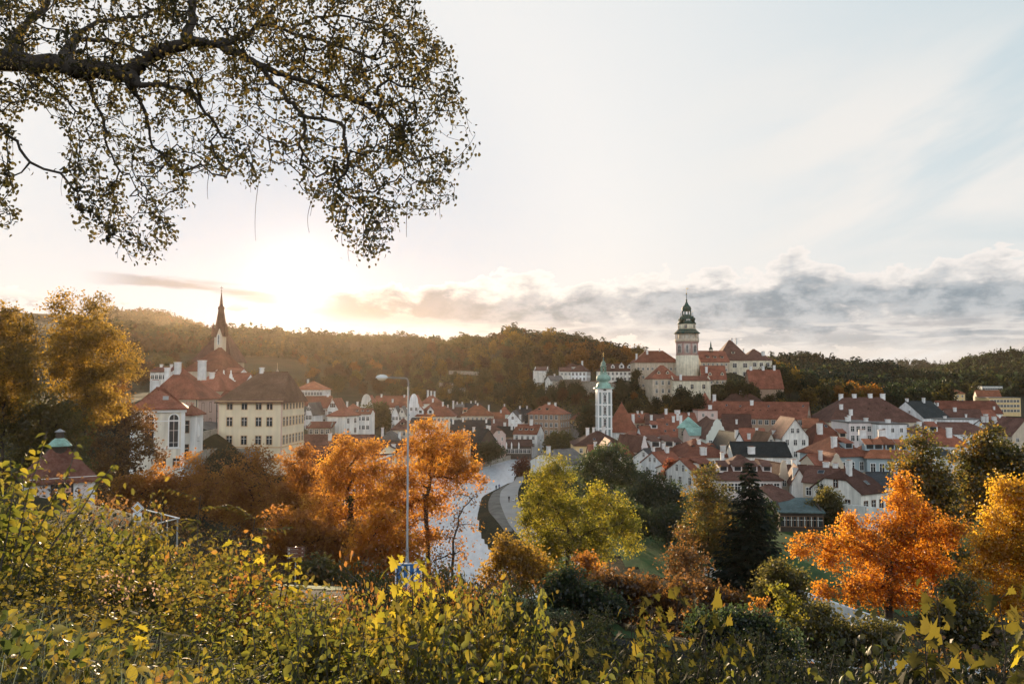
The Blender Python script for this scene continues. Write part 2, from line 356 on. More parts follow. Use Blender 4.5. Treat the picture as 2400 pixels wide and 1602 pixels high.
# ------------------------------------------------------------------ terrain
# known heights (x, y, z) of the place; a thin-plate surface runs through them
CTRL = [(-60,-40,31.5),(0,-40,31.5),(60,-40,31.5),(-8,-10,29.8),(8,-10,29.8),(-8,0,29.4),(0,0,29.4),(8,0,29.4),(0,5,27.7),(-5,5,28.9),(-2.5,4,29.05),(-9,6,28.9),(-3.2,7,28.2),(6,5,27.5),
 (-6,10,27.2),(0,10,26.0),(6,10,25.6),(0,20,23.4),(-14,20,24.4),(15,20,22.6),(0,30,21.8),(-15,30,22.2),(15,30,20.0),(0,36,21.2),(-8,38,21.1),(-15,49,18.9),(0,50,17.6),
 (-40,30,24),(-39,70,20.6),(-30,66,20),(-60,90,21),(-110,90,22),(40,40,16.5),(30,55,10),(60,60,6),(60,30,19),(-26,62,17.5),(-25,78,12),(-28,100,6),(0,75,7),(0,92,1.8),(15,72,4),(30,68,3),
 (-62,130,16.2),(-75,130,18),(-72,150,21),(-62,165,21.5),(-66,180,22),(-52,158,14),(-48,170,11),(-40,180,4),(-40,200,3),(-55,195,13),(-62,215,18),(-80,250,21),(-64,250,15.5),(-58,300,14),(-95,330,24),(-130,330,27),(-120,200,26),
 (-38,300,7),(-20,322,6),(0,400,7),(-40,400,10),(-70,400,16),(-40,470,13),(0,460,9),
 (10,150,2.5),(41,118,3),(40,150,4),(60,158,6),(30,190,5),(60,250,6),(100,250,6),(40,300,6),(100,350,7),(150,350,7),(60,375,7),(200,400,9),(280,450,10),(120,180,6),(90,110,3),(160,130,4),
 (68,428,27),(95,432,33),(108,432,35),(125,440,34),(140,452,32),(165,465,26),(190,480,18),(70,402,12),(100,402,15),(130,402,12),(160,420,11),(42,485,31),(72,488,33),(22,485,26),(45,450,17),(10,470,16),(110,480,36),
 (0,500,18),(-40,520,20),(40,530,34),(0,560,38),(-60,560,28),(0,640,56),(50,640,52),(-80,650,45),(90,600,46),(140,600,42),(-120,480,24),(-200,500,40),
 (-330,800,76),(-240,800,71),(-130,800,66),(-40,760,60),(0,900,78),(45,900,76),(85,900,65),(130,900,48),(200,900,34),(-300,500,40),(-60,900,70),
 (-745,1600,154),(-668,1600,150),(-610,1600,112),(-900,1600,150),(-450,1200,95),
 (250,600,22),(300,800,27),(350,1000,48),(375,1000,52),(444,1000,34),(1218,2500,58),(1100,2500,44),(1330,2500,44),(835,1300,40),(766,1300,30),(700,1300,24),(950,1300,50),(500,700,20),
 (-3000,4000,90),(0,4000,60),(3000,4000,50),(-3000,300,80),(3000,300,30),(600,60,8),(-600,60,50),(0,1500,60),(300,1500,45),(1000,400,20),(-600,500,60)]
_C = np.array(CTRL, float)
def _uv(x, y): return np.arcsinh(np.asarray(x, float) / 40.0), np.arcsinh(np.asarray(y, float) / 40.0)
def _k(r2): return np.where(r2 > 0, 0.5 * r2 * np.log(np.maximum(r2, 1e-12)), 0.0)
_cu, _cv = _uv(_C[:, 0], _C[:, 1]); _n = len(_C)
_A = np.zeros((_n + 3, _n + 3))
_A[:_n, :_n] = _k((_cu[:, None] - _cu[None]) ** 2 + (_cv[:, None] - _cv[None]) ** 2) + np.eye(_n) * 0.0015
_A[:_n, _n:] = np.stack([np.ones(_n), _cu, _cv], 1); _A[_n:, :_n] = _A[:_n, _n:].T
_w = np.linalg.solve(_A, np.concatenate([_C[:, 2], np.zeros(3)]))
def _tps(x, y):
    u, v = _uv(x, y); sh = u.shape; u = u.ravel(); v = v.ravel(); out = np.empty(len(u))
    for i in range(0, len(u), 20000):
        a, b = u[i:i+20000], v[i:i+20000]
        out[i:i+20000] = _k((a[:, None] - _cu) ** 2 + (b[:, None] - _cv) ** 2) @ _w[:_n] + _w[_n] + _w[_n+1]*a + _w[_n+2]*b
    return out.reshape(sh)
RIVER = np.array([(48,392),(27,383),(13.5,359),(0,333),(-9,305),(-17,281),(-30,262),(-37,240),(-38,215),(-36,190),(-32,165),(-29,145),(-24,128),(-14,112),(0,99),(15,88),(35,79),(60,73),(140,66),(300,55),
  (300,85),(140,90),(60,88),(40,92),(24,101),(14,111),(4,126),(-1.5,140),(-3.6,148),(-5,157),(-6.8,171),(-8,192),(-8.2,218),(-6.6,227),(-3.3,240),(.4,254),(2.3,289),(9,305),(20,330),(34,352),(50,366)], float)
def _river(x, y):
    x = np.asarray(x, float); y = np.asarray(y, float)
    ins = np.zeros(x.shape, bool); d = np.full(x.shape, 1e9)
    p = RIVER; q = np.roll(RIVER, -1, 0)
    for (x0, y0), (x1, y1) in zip(p, q):
        c = ((y0 > y) != (y1 > y)) & (x < (x1 - x0) * (y - y0) / (y1 - y0 + 1e-12) + x0); ins ^= c
        t = np.clip(((x-x0)*(x1-x0) + (y-y0)*(y1-y0)) / ((x1-x0)**2 + (y1-y0)**2), 0, 1)
        d = np.minimum(d, np.hypot(x - x0 - t*(x1-x0), y - y0 - t*(y1-y0)))
    return ins, d
def ground_np(x, y):
    x = np.asarray(x, float); y = np.asarray(y, float)
    z = np.clip(_tps(x, y), 1.2, 200.0)
    for bx, by, ba, sx_, sy_ in ((362,1000,3,62,140),(1218,2500,34,130,300),(905,1420,34,110,220)): z = z + ba*np.exp(-((x-bx)/sx_)**2 - ((y-by)/sy_)**2)
    z = z + 0.25*np.sin(x*0.21+1.0)*np.sin(y*0.17) * np.clip((np.hypot(x, y) - 60) / 200, 0, 1) * 1.5
    ins, d = _river(x, y)
    bank = 0.35 + d * 0.22
    z = np.where(ins, -np.minimum(d * 0.35, 2.0) - 0.05, np.where(d < 14, np.minimum(np.maximum(z, 0.9), np.maximum(bank, z - (14 - d) * 0.9)), np.maximum(z, 1.2)))
    return z
def gz(x, y): return float(ground_np(np.array([x]), np.array([y]))[0])

_gu = np.linspace(math.asinh(-2300/40), math.asinh(2300/40), 430)
_gv = np.linspace(math.asinh(-110/40), math.asinh(2980/40), 430)
_gx, _gy = np.sinh(_gu) * 40, np.sinh(_gv) * 40
GX, GY = np.meshgrid(_gx, _gy); GZ = ground_np(GX, GY)
def grid_z(x, y):
    """height of the built ground sheet (bilinear)"""
    fu = (np.arcsinh(np.asarray(x, float)/40) - _gu[0]) / (_gu[1]-_gu[0]); fv = (np.arcsinh(np.asarray(y, float)/40) - _gv[0]) / (_gv[1]-_gv[0])
    i = np.clip(fu.astype(int), 0, 428); j = np.clip(fv.astype(int), 0, 428)
    a = (np.asarray(x) - _gx[i]) / (_gx[i+1]-_gx[i]); b = (np.asarray(y) - _gy[j]) / (_gy[j+1]-_gy[j])
    return GZ[j,i]*(1-a)*(1-b) + GZ[j,i+1]*a*(1-b) + GZ[j+1,i]*(1-a)*b + GZ[j+1,i+1]*a*b
def gnd(x, y): return float(grid_z(np.array([x]), np.array([y]))[0])

m, N, L, out = newmat('earth_and_grass'); tc_ = node(N, L, 'ShaderNodeTexCoord')
n1 = node(N, L, 'ShaderNodeTexNoise', {'Vector': tc_.outputs['Object'], 'Scale': 0.05, 'Detail': 8.0, 'Roughness': 0.65})
n2 = node(N, L, 'ShaderNodeTexNoise', {'Vector': tc_.outputs['Object'], 'Scale': 1.3, 'Detail': 6.0, 'Roughness': 0.7})
c1 = ramp(N, L, n1.outputs['Fac'], [(0.32, (0.018, 0.024, 0.010)), (0.5, (0.036, 0.034, 0.015)), (0.66, (0.07, 0.052, 0.025))])
c2 = ramp(N, L, n2.outputs['Fac'], [(0.3, (0.45, 0.45, 0.45)), (0.7, (1.35, 1.3, 1.2))])
cc = mixc(N, L, 1.0, c1, c2, 'MULTIPLY')
bp = node(N, L, 'ShaderNodeBump', {'Height': n2.outputs['Fac'], 'Strength': 0.7, 'Distance': 0.25})
b = node(N, L, 'ShaderNodeBsdfPrincipled', {'Base Color': cc, 'Roughness': 0.95, 'Specular IOR Level': 0.15, 'Normal': bp.outputs[0]})
L.new(b.outputs[0], out.inputs[0]); M_earth = m
_idx = np.arange(430*430).reshape(430, 430)
q = np.stack([_idx[:-1, :-1], _idx[:-1, 1:], _idx[1:, 1:], _idx[1:, :-1]], -1).reshape(-1, 4)
g = put('ground', np_mesh('ground', np.stack([GX, GY, GZ], -1).reshape(-1, 3), q, M_earth, smooth=True)); tag(g, kind='structure')

def sheet(name, poly, mat, lift=0.06, step=1.2, kind='structure'):
    """a patch of another surface laid over the ground sheet"""
    poly = np.array(poly, float); x0, y0 = poly.min(0); x1, y1 = poly.max(0)
    xs = np.arange(x0, x1 + step, step); ys = np.arange(y0, y1 + step, step)
    X, Y = np.meshgrid(xs, ys); cx = (X[:-1, :-1] + step/2); cy_ = (Y[:-1, :-1] + step/2)
    ins = np.zeros(cx.shape, bool)
    for (a0, b0), (a1, b1) in zip(poly, np.roll(poly, -1, 0)):
        ins ^= ((b0 > cy_) != (b1 > cy_)) & (cx < (a1-a0)*(cy_-b0)/(b1-b0+1e-12)+a0)
    Z = grid_z(X, Y) + lift; id_ = np.arange(X.size).reshape(X.shape)
    q = np.stack([id_[:-1, :-1], id_[:-1, 1:], id_[1:, 1:], id_[1:, :-1]], -1)[ins]
    used = np.unique(q); remap = np.zeros(X.size, int); remap[used] = np.arange(len(used))
    V = np.stack([X, Y, Z], -1).reshape(-1, 3)[used]
    return tag(put(name, np_mesh(name, V, remap[q], mat, smooth=True)), kind=kind)
def ribbon(name, pts, width, mat, lift=0.08, n=8, step=0.8):
    """a road or path of constant width along a smooth line, draped on the ground"""
    pts = np.array(pts, float); t = np.linspace(0, len(pts)-1, (len(pts)-1)*n+1)
    cx = np.interp(t, np.arange(len(pts)), pts[:, 0]); cy_ = np.interp(t, np.arange(len(pts)), pts[:, 1])
    for _ in range(6): cx[1:-1] = (cx[:-2]+2*cx[1:-1]+cx[2:])/4; cy_[1:-1] = (cy_[:-2]+2*cy_[1:-1]+cy_[2:])/4
    wd = np.interp(t, np.arange(len(pts)), width) if hasattr(width, '__len__') else np.full(len(t), width)
    tx, ty = np.gradient(cx), np.gradient(cy_); l = np.hypot(tx, ty); nx, ny = -ty/l, tx/l
    k = max(3, int(np.max(wd)/step)); s = np.linspace(-0.5, 0.5, k)
    X = cx[:, None] + nx[:, None]*wd[:, None]*s; Y = cy_[:, None] + ny[:, None]*wd[:, None]*s; Z = grid_z(X, Y) + lift
    id_ = np.arange(X.size).reshape(X.shape)
    q = np.stack([id_[:-1, :-1], id_[:-1, 1:], id_[1:, 1:], id_[1:, :-1]], -1).reshape(-1, 4)
    return tag(put(name, np_mesh(name, np.stack([X, Y, Z], -1).reshape(-1, 3), q, mat, smooth=True)), kind='structure')

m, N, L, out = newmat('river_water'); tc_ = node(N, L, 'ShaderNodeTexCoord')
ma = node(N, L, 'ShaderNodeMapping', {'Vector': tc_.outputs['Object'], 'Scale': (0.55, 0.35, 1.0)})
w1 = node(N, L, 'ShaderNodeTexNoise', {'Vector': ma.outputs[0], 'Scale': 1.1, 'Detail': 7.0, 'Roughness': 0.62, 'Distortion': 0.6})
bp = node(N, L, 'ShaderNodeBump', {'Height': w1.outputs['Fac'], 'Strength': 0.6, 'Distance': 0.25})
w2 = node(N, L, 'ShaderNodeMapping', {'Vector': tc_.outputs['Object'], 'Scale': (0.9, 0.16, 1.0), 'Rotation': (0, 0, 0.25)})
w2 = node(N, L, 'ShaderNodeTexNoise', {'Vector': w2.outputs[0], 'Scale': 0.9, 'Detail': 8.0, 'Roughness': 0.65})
wc_ = ramp(N, L, w2.outputs['Fac'], [(0.30, (0.40, 0.42, 0.43)), (0.5, (0.55, 0.57, 0.59)), (0.70, (0.68, 0.70, 0.72))])  # pale streaky base stands in for the bright sky reflection
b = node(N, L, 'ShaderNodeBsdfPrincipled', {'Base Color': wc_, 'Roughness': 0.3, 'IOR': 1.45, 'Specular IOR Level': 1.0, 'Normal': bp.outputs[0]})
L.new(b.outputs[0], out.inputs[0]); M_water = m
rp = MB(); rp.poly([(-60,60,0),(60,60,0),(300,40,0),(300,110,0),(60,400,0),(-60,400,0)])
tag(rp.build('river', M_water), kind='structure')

M_asphalt = surf('asphalt', (0.03, 0.031, 0.033), 0.95, 0.2, 0.8, spec=0.03)
M_lawn = surf('lawn_grass', (0.042, 0.085, 0.022), 0.95, 0.3, 0.35, bump=0.4, bscale=6)
M_path = surf('pale_gravel', (0.38, 0.35, 0.32), 0.95, 0.14, 0.25)
M_cobble = surf('street_cobbles', (0.19, 0.17, 0.15), 0.9, 0.25, 0.5)
ribbon('road', [(-46,57),(-30,50),(-18,42),(-6,34),(4,28),(14,24),(30,21),(60,16)], 4.6, M_asphalt, 0.10)
sheet('verge', [(-24,52),(-12,52),(2,44),(6,31),(-2,36),(-12,42),(-24,49)], M_lawn, 0.05, 0.7)
ribbon('riverside_path', [(2.6,262),(2.0,250),(0.8,238),(-0.8,222),(-0.8,205),(0,190),(1.4,172),(3.0,158),(7,140),(14,124)], [2.2,3.2,4.2,4.8,4.8,4.6,4.2,4,3.6,3.5], M_path, 0.13)
ribbon('cobbled_bank', [(-0.6,240),(-3.6,224),(-4.2,206),(-3.8,190),(-1.8,174),(-0.6,162)], [2.2,3.4,3.8,3.6,2.6,1.6], surf('mossy_cobbles', (0.17,0.155,0.13), .95, .4, .35, bump=.6, bscale=3), 0.10)
sheet('lawn', [(20,126),(34,104),(60,98),(95,110),(90,150),(58,150),(40,165),(22,160),(14,142)], M_lawn, 0.06, 2.0)
sheet('street', [(-80,164),(-63,164),(-60,172),(-62,185),(-70,235),(-85,235),(-78,180)], M_cobble, 0.08, 1.5)
sheet('town_pavement', [(12,300),(20,200),(40,172),(70,166),(140,170),(190,240),(240,420),(150,400),(60,398),(45,390)], M_cobble, 0.08, 3.0)
sheet('far_pavement', [(-20,320),(-2,340),(15,372),(40,400),(0,430),(-60,400),(-50,320),(-30,300)], M_cobble, 0.08, 3.0)

# ------------------------------------------------------------------ buildings
_wcache = {}
def win_mesh(w, h, style, fr, big):
    """window: surround, sash bars and a recessed pane; (frame mesh, pane mesh)"""
    k = (round(w, 2), round(h, 2), style, fr.name, big)
    if k in _wcache: return _wcache[k]
    t = 0.13 if big else 0.11; a, b = w/2, h/2; f = MB(); g = MB()
    def ar(rx, rz, n=9): return [(rx*math.cos(math.pi*i/(n-1)), rz*math.sin(math.pi*i/(n-1))) for i in range(n)]
    if style == 'arch':
        o = [(a, -b)] + [(x, b - a + z) for x, z in ar(a, a)] + [(-a, -b)]
        i = [(a-t*1.6, -b+t)] + [(x, b - a + z) for x, z in ar(a-t*1.6, a-t*1.6)] + [(-a+t*1.6, -b+t)]
        n = len(o)
        for j in range(n):
            k2 = (j+1) % n
            f.extr([(o[j][0], 0, o[j][1]), (o[k2][0], 0, o[k2][1]), (i[k2][0], 0, i[k2][1]), (i[j][0], 0, i[j][1])], (0, -0.12, 0))
        g.poly([(x, -0.02, z) for x, z in reversed(i)])
        f.box(-0.03, 0.03, -0.06, -0.03, -b+t, b-t)
        for zz in (-0.35, 0.0, 0.3): f.box(-a+t*1.6, a-t*1.6, -0.06, -0.03, b*zz*2-0.03, b*zz*2+0.03)
    else:
        f.box(-a-t, a+t, -0.09, 0.0, b, b+t); f.box(-a-t, a+t, -0.14, 0.0, -b-t, -b)
        f.box(-a-t, -a, -0.07, 0.0, -b, b); f.box(a, a+t, -0.07, 0.0, -b, b)
        g.poly([(-a, -0.015, -b), (a, -0.015, -b), (a, -0.015, b), (-a, -0.015, b)])
        mi = 1
        f.box(-0.045, 0.045, -0.045, -0.017, -b, b, mi); f.box(-a, -0.045, -0.043, -0.017, b*0.28, b*0.28+0.08, mi); f.box(0.045, a, -0.043, -0.017, b*0.28, b*0.28+0.08, mi)
    r = (f.mesh('window_frame', [fr, M_frame]), g.mesh('window_pane', M_glass)); _wcache[k] = r; return r
def windows(root, face, w, d, zs, xs, ww, wh, style='rect', fr=None, big=True):
    """windows on one face of a house: 'f' front, 'l' left side, 'r' right side (xs run along the face)"""
    fm, gm = win_mesh(ww, wh, style, fr or M_frame, big)
    for z in zs:
        for x in xs:
            if face == 'f': loc, rz = (x, 0, z), 0
            elif face == 'l': loc, rz = (-w/2, x, z), -math.pi/2
            else: loc, rz = (w/2, x, z), math.pi/2
            o = put('window', fm, root, loc, (0, 0, rz))
            if big: put('pane', gm, o)
            else: put('pane', gm, o)
def roof_polys(w, d, ze, zr, ridge, kl=None, kr=None, o=0.45):
    """roof planes for a w x d block; kl/kr hip the ridge ends as (inset, height fraction kept as gable)"""
    def T(x, y): return (x, y) if ridge == 'x' else (y, x)
    if ridge == 'x': A, B, y0, y1 = -w/2, w/2, 0.0, d
    else: A, B, y0, y1 = 0.0, d, -w/2, w/2
    ym = (y0+y1)/2; half = (y1-y0)/2; sl = (zr-ze)/half; zo = ze - sl*o
    def pt(x, y, z): return (*T(x, y), z)
    ends = {}
    for s, k in ((-1, kl), (1, kr)):
        E = A if s < 0 else B
        if not k: ends[s] = [pt(E + s*o*0.6, ym, zr)], None
        else:
            ins, fr = k
            if fr <= 0: ends[s] = [pt(E - s*ins, ym, zr)], 0
            else: ends[s] = [pt(E - s*ins, ym, zr)], fr
    polys = []
    for side in (-1, 1):
        yo = ym + side*(half+o); p = []
        def corner(s, k):
            E = A if s < 0 else B
            oo = o*0.6 if not k else (o if k[1] <= 0 else o*0.6)
            return E + s*oo
        xl, xr = corner(-1, kl), corner(1, kr)
        p = [pt(xl, yo, zo), pt(xr, yo, zo)]
        if kr and kr[1] > 0:
            f = kr[1]; p.append(pt(xr, ym + side*half*(1-f), ze + (zr-ze)*f))
        p.append(ends[1][0][0])
        p.append(ends[-1][0][0])
        if kl and kl[1] > 0:
            f = kl[1]; p.append(pt(xl, ym + side*half*(1-f), ze + (zr-ze)*f))
        # plane through ridge and eave; keep gable ridge ends out at the verge
        if side > 0: p = p[::-1]
        if ridge == 'y': p = p[::-1]
        polys.append(p)
    for s, k in ((-1, kl), (1, kr)):
        if not k: continue
        E = A if s < 0 else B; f = max(0.0, k[1])
        if f <= 0:
            p = [pt(E+s*o, ym-half-o, zo), pt(E+s*o, ym+half+o, zo), ends[s][0][0]]
        else:
            xx = E + s*o*0.6; zz = ze + (zr-ze)*f
            p = [pt(xx, ym-half*(1-f), zz), pt(xx, ym+half*(1-f), zz), ends[s][0][0]]
        if s < 0: p = p[::-1]
        if ridge == 'y': p = p[::-1]
        polys.append(p)
    return polys
def chimney(roof, x, y, z0, h, w=0.9, d=0.7, mat=None, pots=False):
    h *= .62; w *= .78
    c = MB(); c.box(-w/2, w/2, -d/2, d/2, -2.5, h); c.box(-w/2-.1, w/2+.1, -d/2-.1, d/2+.1, h, h+0.16, 0)
    if pots: c.lathe([(0.16, h+.16), (0.13, h+.7)], 8, -w*.25, 0, 1); c.lathe([(0.16, h+.16), (0.13, h+.7)], 8, w*.25, 0, 1)
    else: c.box(-w*.36, w*.36, -d*.36, d*.36, h+.16, h+.3, 1)
    return c.build('chimney', [mat or M_chim, M_cap], roof, loc=(x, y, z0))
def dormer(roof, x, y, z, w=1.5, h=1.3, style='shed', wall=None, tile=None, depth=3.0, rz=0):
    """dormer whose face stands at (x, y, z) looking along -y"""
    o = MB()
    if style == 'gable':
        o.extr([(-w/2,0,0),(w/2,0,0),(w/2,0,h*.55),(0,0,h*1.25),(-w/2,0,h*.55)][::-1], (0, depth, 0), 0)
        o.slab([(-w/2-.2,-.25,h*.55-.1),(0,-.25,h*1.3),(0,depth,h*1.3),(-w/2-.2,depth,h*.55-.1)][::-1], .12, 1)
        o.slab([(0,-.25,h*1.3),(w/2+.2,-.25,h*.55-.1),(w/2+.2,depth,h*.55-.1),(0,depth,h*1.3)][::-1], .12, 1)
        o.box(-w*.22, w*.22, -.05, -.01, h*.15, h*.62, 2)
    elif style == 'eye':
        pr = [(-w*.8,0),(-w*.45,h*.12),(-w*.2,h*.4),(0,h*.5),(w*.2,h*.4),(w*.45,h*.12),(w*.8,0)]
        o.extr([(a,0,b) for a, b in pr][::-1], (0, depth, 0), 1)
        o.extr([(a*.55,-.04,b*.6) for a, b in pr][::-1], (0, .035, 0), 2)
    else:
        o.box(-w/2, w/2, 0, depth, -0.3, h*.62, 0)
        o.slab([(-w/2-.2,-.3,h*.66),(w/2+.2,-.3,h*.66),(w/2+.2,depth,h*.66+depth*.33),(-w/2-.2,depth,h*.66+depth*.33)], .12, 1)
        o.box(-w*.36, w*.36, -.05, -.01, h*.08, h*.56, 2)
    return o.build('dormer', [wall or W_white, tile or T_red, M_glass], roof, loc=(x, y, z), rot=(0, 0, rz))

HOUSES = {}; INFO = {}
def house(name, label, cat, x0, x1, ye, yr, Y, d, rot=0.0, roof='g', ridge='x', wall=None, tile=None, f=None, fw=(0.9, 1.25), l=None, r=None, gw=0,
          ch=(), do=(), sky=(), fr=None, kl=None, kr=None, parapet=None, base=None, group=None, o=0.45, band=False, z1=1.9, zstep=3.1, style='rect', quoin=None):
    """a whole house: facade spans photo columns x0..x1 at depth Y, eave at row ye, ridge at row yr, depth d metres, turned by rot degrees.
    f/l/r: (columns, rows) of windows on front/left/right; gw: windows in the gable; ch: chimneys (u, v, height[, width]);
    do: dormers (u, v, style, size) with u, v in 0..1 over the front slope (or the left/right slope for ridge y)"""
    wall = wall or W_white; tile = tile or T_red
    a = R(rot); pc = P((x0+x1)/2, ye, Y); ze = pc.z
    w = abs(P(x1, ye, Y).x - P(x0, ye, Y).x) / max(0.35, math.cos(a))
    yr_Y = Y + (d/2*math.cos(a) if ridge == 'x' else 0.0)
    zr = P((x0+x1)/2, yr, yr_Y).z
    cx, cy_ = pc.x - math.sin(a)*d/2, pc.y + math.cos(a)*d/2
    cs = [(pc.x + math.cos(a)*u*w/2 - math.sin(a)*v*d, pc.y + math.sin(a)*u*w/2 + math.cos(a)*v*d) for u in (-1, 0, 1) for v in (0, .5, 1)]
    zs_ = ground_np(np.array([c[0] for c in cs]), np.array([c[1] for c in cs]))
    zb = (float(zs_.min()) if base is None else base)
    z0 = float(np.median(zs_)) if base is None else base
    root = empty(name, (pc.x, pc.y, z0), label, cat, group, a)
    e, rr, zb = ze - z0, max(zr - z0, ze - z0 + 0.3), zb - z0 - 0.8
    HOUSES[name] = root
    wm = MB()
    if roof in 'gk' and not kl and not kr:
        if roof == 'k': kl = kr = (d*0.16, 0.55) if ridge == 'x' else (w*0.16, 0.55)
    elif roof == 'h' and not kl and not kr:
        s = (d if ridge == 'x' else w) * 0.5
        span = (w if ridge == 'x' else d)
        s = min(s*0.85, span*0.46); kl = kr = (s, 0.0)
    if kl == 0: kl = None
    if kr == 0: kr = None
    wm.box(-w/2, w/2, 0, d, zb, e - 0.02)
    # gable pieces
    if roof != 'f':
        for s, k in ((-1, kl), (1, kr)):
            if k and k[1] <= 0: continue
            fr_ = k[1] if k else 1.0
            top = e + (rr-e)*fr_ - 0.06
            if ridge == 'x':
                hw = d/2; xx = s*w/2
                pts = [(0, e-.02), (d, e-.02)] + ([(d/2, top)] if fr_ >= 1 else [(d/2+hw*(1-fr_), top), (d/2-hw*(1-fr_), top)])
                pp = [(xx - s*0.3, y, z) for y, z in pts]
                wm.extr(pp[::-1] if s > 0 else pp[::-1], (s*0.3, 0, 0))
            else:
                hw = w/2; yy = 0 if s < 0 else d
                pts = [(-w/2, e-.02), (w/2, e-.02)] + ([(0, top)] if fr_ >= 1 else [(hw*(1-fr_), top), (-hw*(1-fr_), top)])
                pp = [(x, yy + (0.3 if s < 0 else -0.3), z) for x, z in pts]
                wm.extr(pp, (0, -0.3 if s < 0 else 0.3, 0))
    mats = [wall, M_trim]
    if band:
        wm.box(-w/2-.06, w/2+.06, -.06, d+.06, e-.5, e-.1, 1)
    if quoin:
        for xq in (-w/2, w/2):
            wm.box(xq-.08, xq+.08, -.08, .4, zb, e-.52, 1)
    if quoin: mats = [wall, quoin]
    wm.build('wall', mats, root)
    ro = MB()
    if roof == 'f':
        ro.box(-w/2-.25, w/2+.25, -.25, d+.25, e, e+.35)
        rr = e + .35
    elif roof == 'm':     # single slope rising to the back
        ro.slab([(-w/2-o,-o,e),(w/2+o,-o,e),(w/2+o,d+o,rr),(-w/2-o,d+o,rr)], .18)
        wm2 = MB(); wm2.extr([(-w/2,0,e-.1),(-w/2,d,rr-.2),(-w/2,d,e-.1)], (w,0,0)); wm2.build('gable_wall', wall, root)
    else:
        for p in roof_polys(w, d, e, rr, ridge, kl, kr, o): ro.slab(p, .2)
        if ridge == 'x':
            xa = -w/2 + (kl[0] if kl else 0); xb = w/2 - (kr[0] if kr else 0); ro.tube([(xa, d/2, rr+.02), (xb, d/2, rr+.02)], .14, 6)
        else:
            ya = (kl[0] if kl else 0); yb = d - (kr[0] if kr else 0); ro.tube([(0, ya, rr+.02), (0, yb, rr+.02)], .14, 6)
    rf = ro.build('roof', tile, root)
    # parapet gable in front of the roof
    if parapet:
        pm = MB(); H = rr - e
        if parapet == 'round':
            pts = [(-w/2-.1, zb), (w/2+.1, zb), (w/2+.1, e)] + [((w/2)*.86*math.cos(t), e + (H+.8)*math.sin(t)) for t in np.linspace(0.12, math.pi-.12, 13)] + [(-w/2-.1, e)]
        elif parapet == 'volute':
            half_ = [(1.0,0),(0.98,.12),(0.82,.2),(0.72,.38),(0.60,.44),(0.52,.62),(0.40,.68),(0.36,.86),(0.22,1.0),(0.0,1.12)]
            pts = [(-w/2-.1, zb), (w/2+.1, zb)] + [(w/2*a_, e+H*b_) for a_, b_ in half_] + [(-w/2*a_, e+H*b_) for a_, b_ in half_[-2::-1]]
        else:
            n = 5; pts = [(-w/2-.1, zb), (w/2+.1, zb)]
            for i in range(n): pts += [(w/2*(1-i/n)+.1, e+H*1.05*(i+.6)/n), (w/2*(1-(i+1)/n)+.1, e+H*1.05*(i+.6)/n)]
            for i in range(n-1, -1, -1): pts += [(-w/2*(1-(i+1)/n)-.1, e+H*1.05*(i+.6)/n), (-w/2*(1-i/n)-.1, e+H*1.05*(i+.6)/n)]
        pm.extr([(x, -.02, z) for x, z in pts], (0, -.4, 0)); pm.build('gable', wall, root)
    yo_ = -.42 if parapet else 0.0
    def rows(n): return [e - z1 - i*zstep for i in range(n)]
    def cols(n, L_, off=0): return [(-L_/2 + L_*(i+.5)/n) + off for i in range(n)]
    far = Y < 230
    def wins(face, spec, span, off=0):
        if not spec: return
        nc, nr = spec[:2]
        windows(root, face, w, d, [z for z in rows(nr) if z > zb + 1.2], cols(nc, span*.94, off), spec[2] if len(spec) > 2 else fw[0], spec[3] if len(spec) > 3 else fw[1], style, fr, far)
    if parapet and f:
        for z in rows(f[1]):
            fm, gm = win_mesh(fw[0], fw[1], style, fr or M_frame, far)
            for x in cols(f[0], w*.94):
                if z > zb + 1.2: put('pane', gm, put('window', fm, root, (x, -.42, z)))
    else: wins('f', f, w)
    wins('l', l, d, d/2); wins('r', r, d, d/2)
    if gw:
        fm, gm = win_mesh(fw[0]*.85, fw[1]*.85, 'rect', fr or M_frame, far); hz = e + (rr-e)*.3
        if ridge == 'y':
            for x in (cols(gw, w*.42)): put('pane', gm, put('window', fm, root, (x, yo_, hz)))
        else:
            for sd, rz in ((-1, -math.pi/2), (1, math.pi/2)):
                if (sd < 0) == (rot > math.degrees(math.atan2(pc.x, pc.y)) * -1):
                    for y in cols(gw, d*.42, d/2): put('pane', gm, put('window', fm, root, (sd*w/2, y, hz), (0, 0, rz)))
    def surf_z(u, v):
        """point on the roof: u 0..1 across the facade, v 0 eave .. 1 ridge .. 2 far eave"""
        if ridge == 'x': return (-w/2 + u*w, v*d/2, e + (rr-e)*min(v, 2-v))
        return (-w/2 + u*w, v*d/2, e + (rr-e)*(1-abs(u-.5)*2))
    for c in ch:
        u, v, h = c[:3]; x, y, z = surf_z(u, v)
        chimney(rf, x, y, z, h, c[3] if len(c) > 3 else .95, .75, pots=(len(c) > 4))
    for c in do:
        u, v, st = c[:3]; s = c[3] if len(c) > 3 else 1.0; x, y, z = surf_z(u, v)
        if ridge == 'x': dormer(rf, x, y, z, 1.5*s, 1.4*s, st, wall if st != 'eye' else None, tile, 2.2*s)
        else: dormer(rf, x, y, z, 1.5*s, 1.4*s, st, wall, tile, 2.2*s, -math.pi/2 if u < .5 else math.pi/2)
    for u, v in sky:
        x, y, z = surf_z(u, v); sl = math.atan2(rr-e, d/2 if ridge == 'x' else w/2)
        k = MB(); k.box(-.4, .4, -.55, .55, .02, .12); k.box(-.32, .32, -.47, .47, .12, .14, 1)
        rot_ = (sl, 0, 0) if ridge == 'x' else (0, -sl if u < .5 else sl, 0)
        k.build('skylight', [M_metal, M_glass], rf, loc=(x, y, z), rot=rot_)
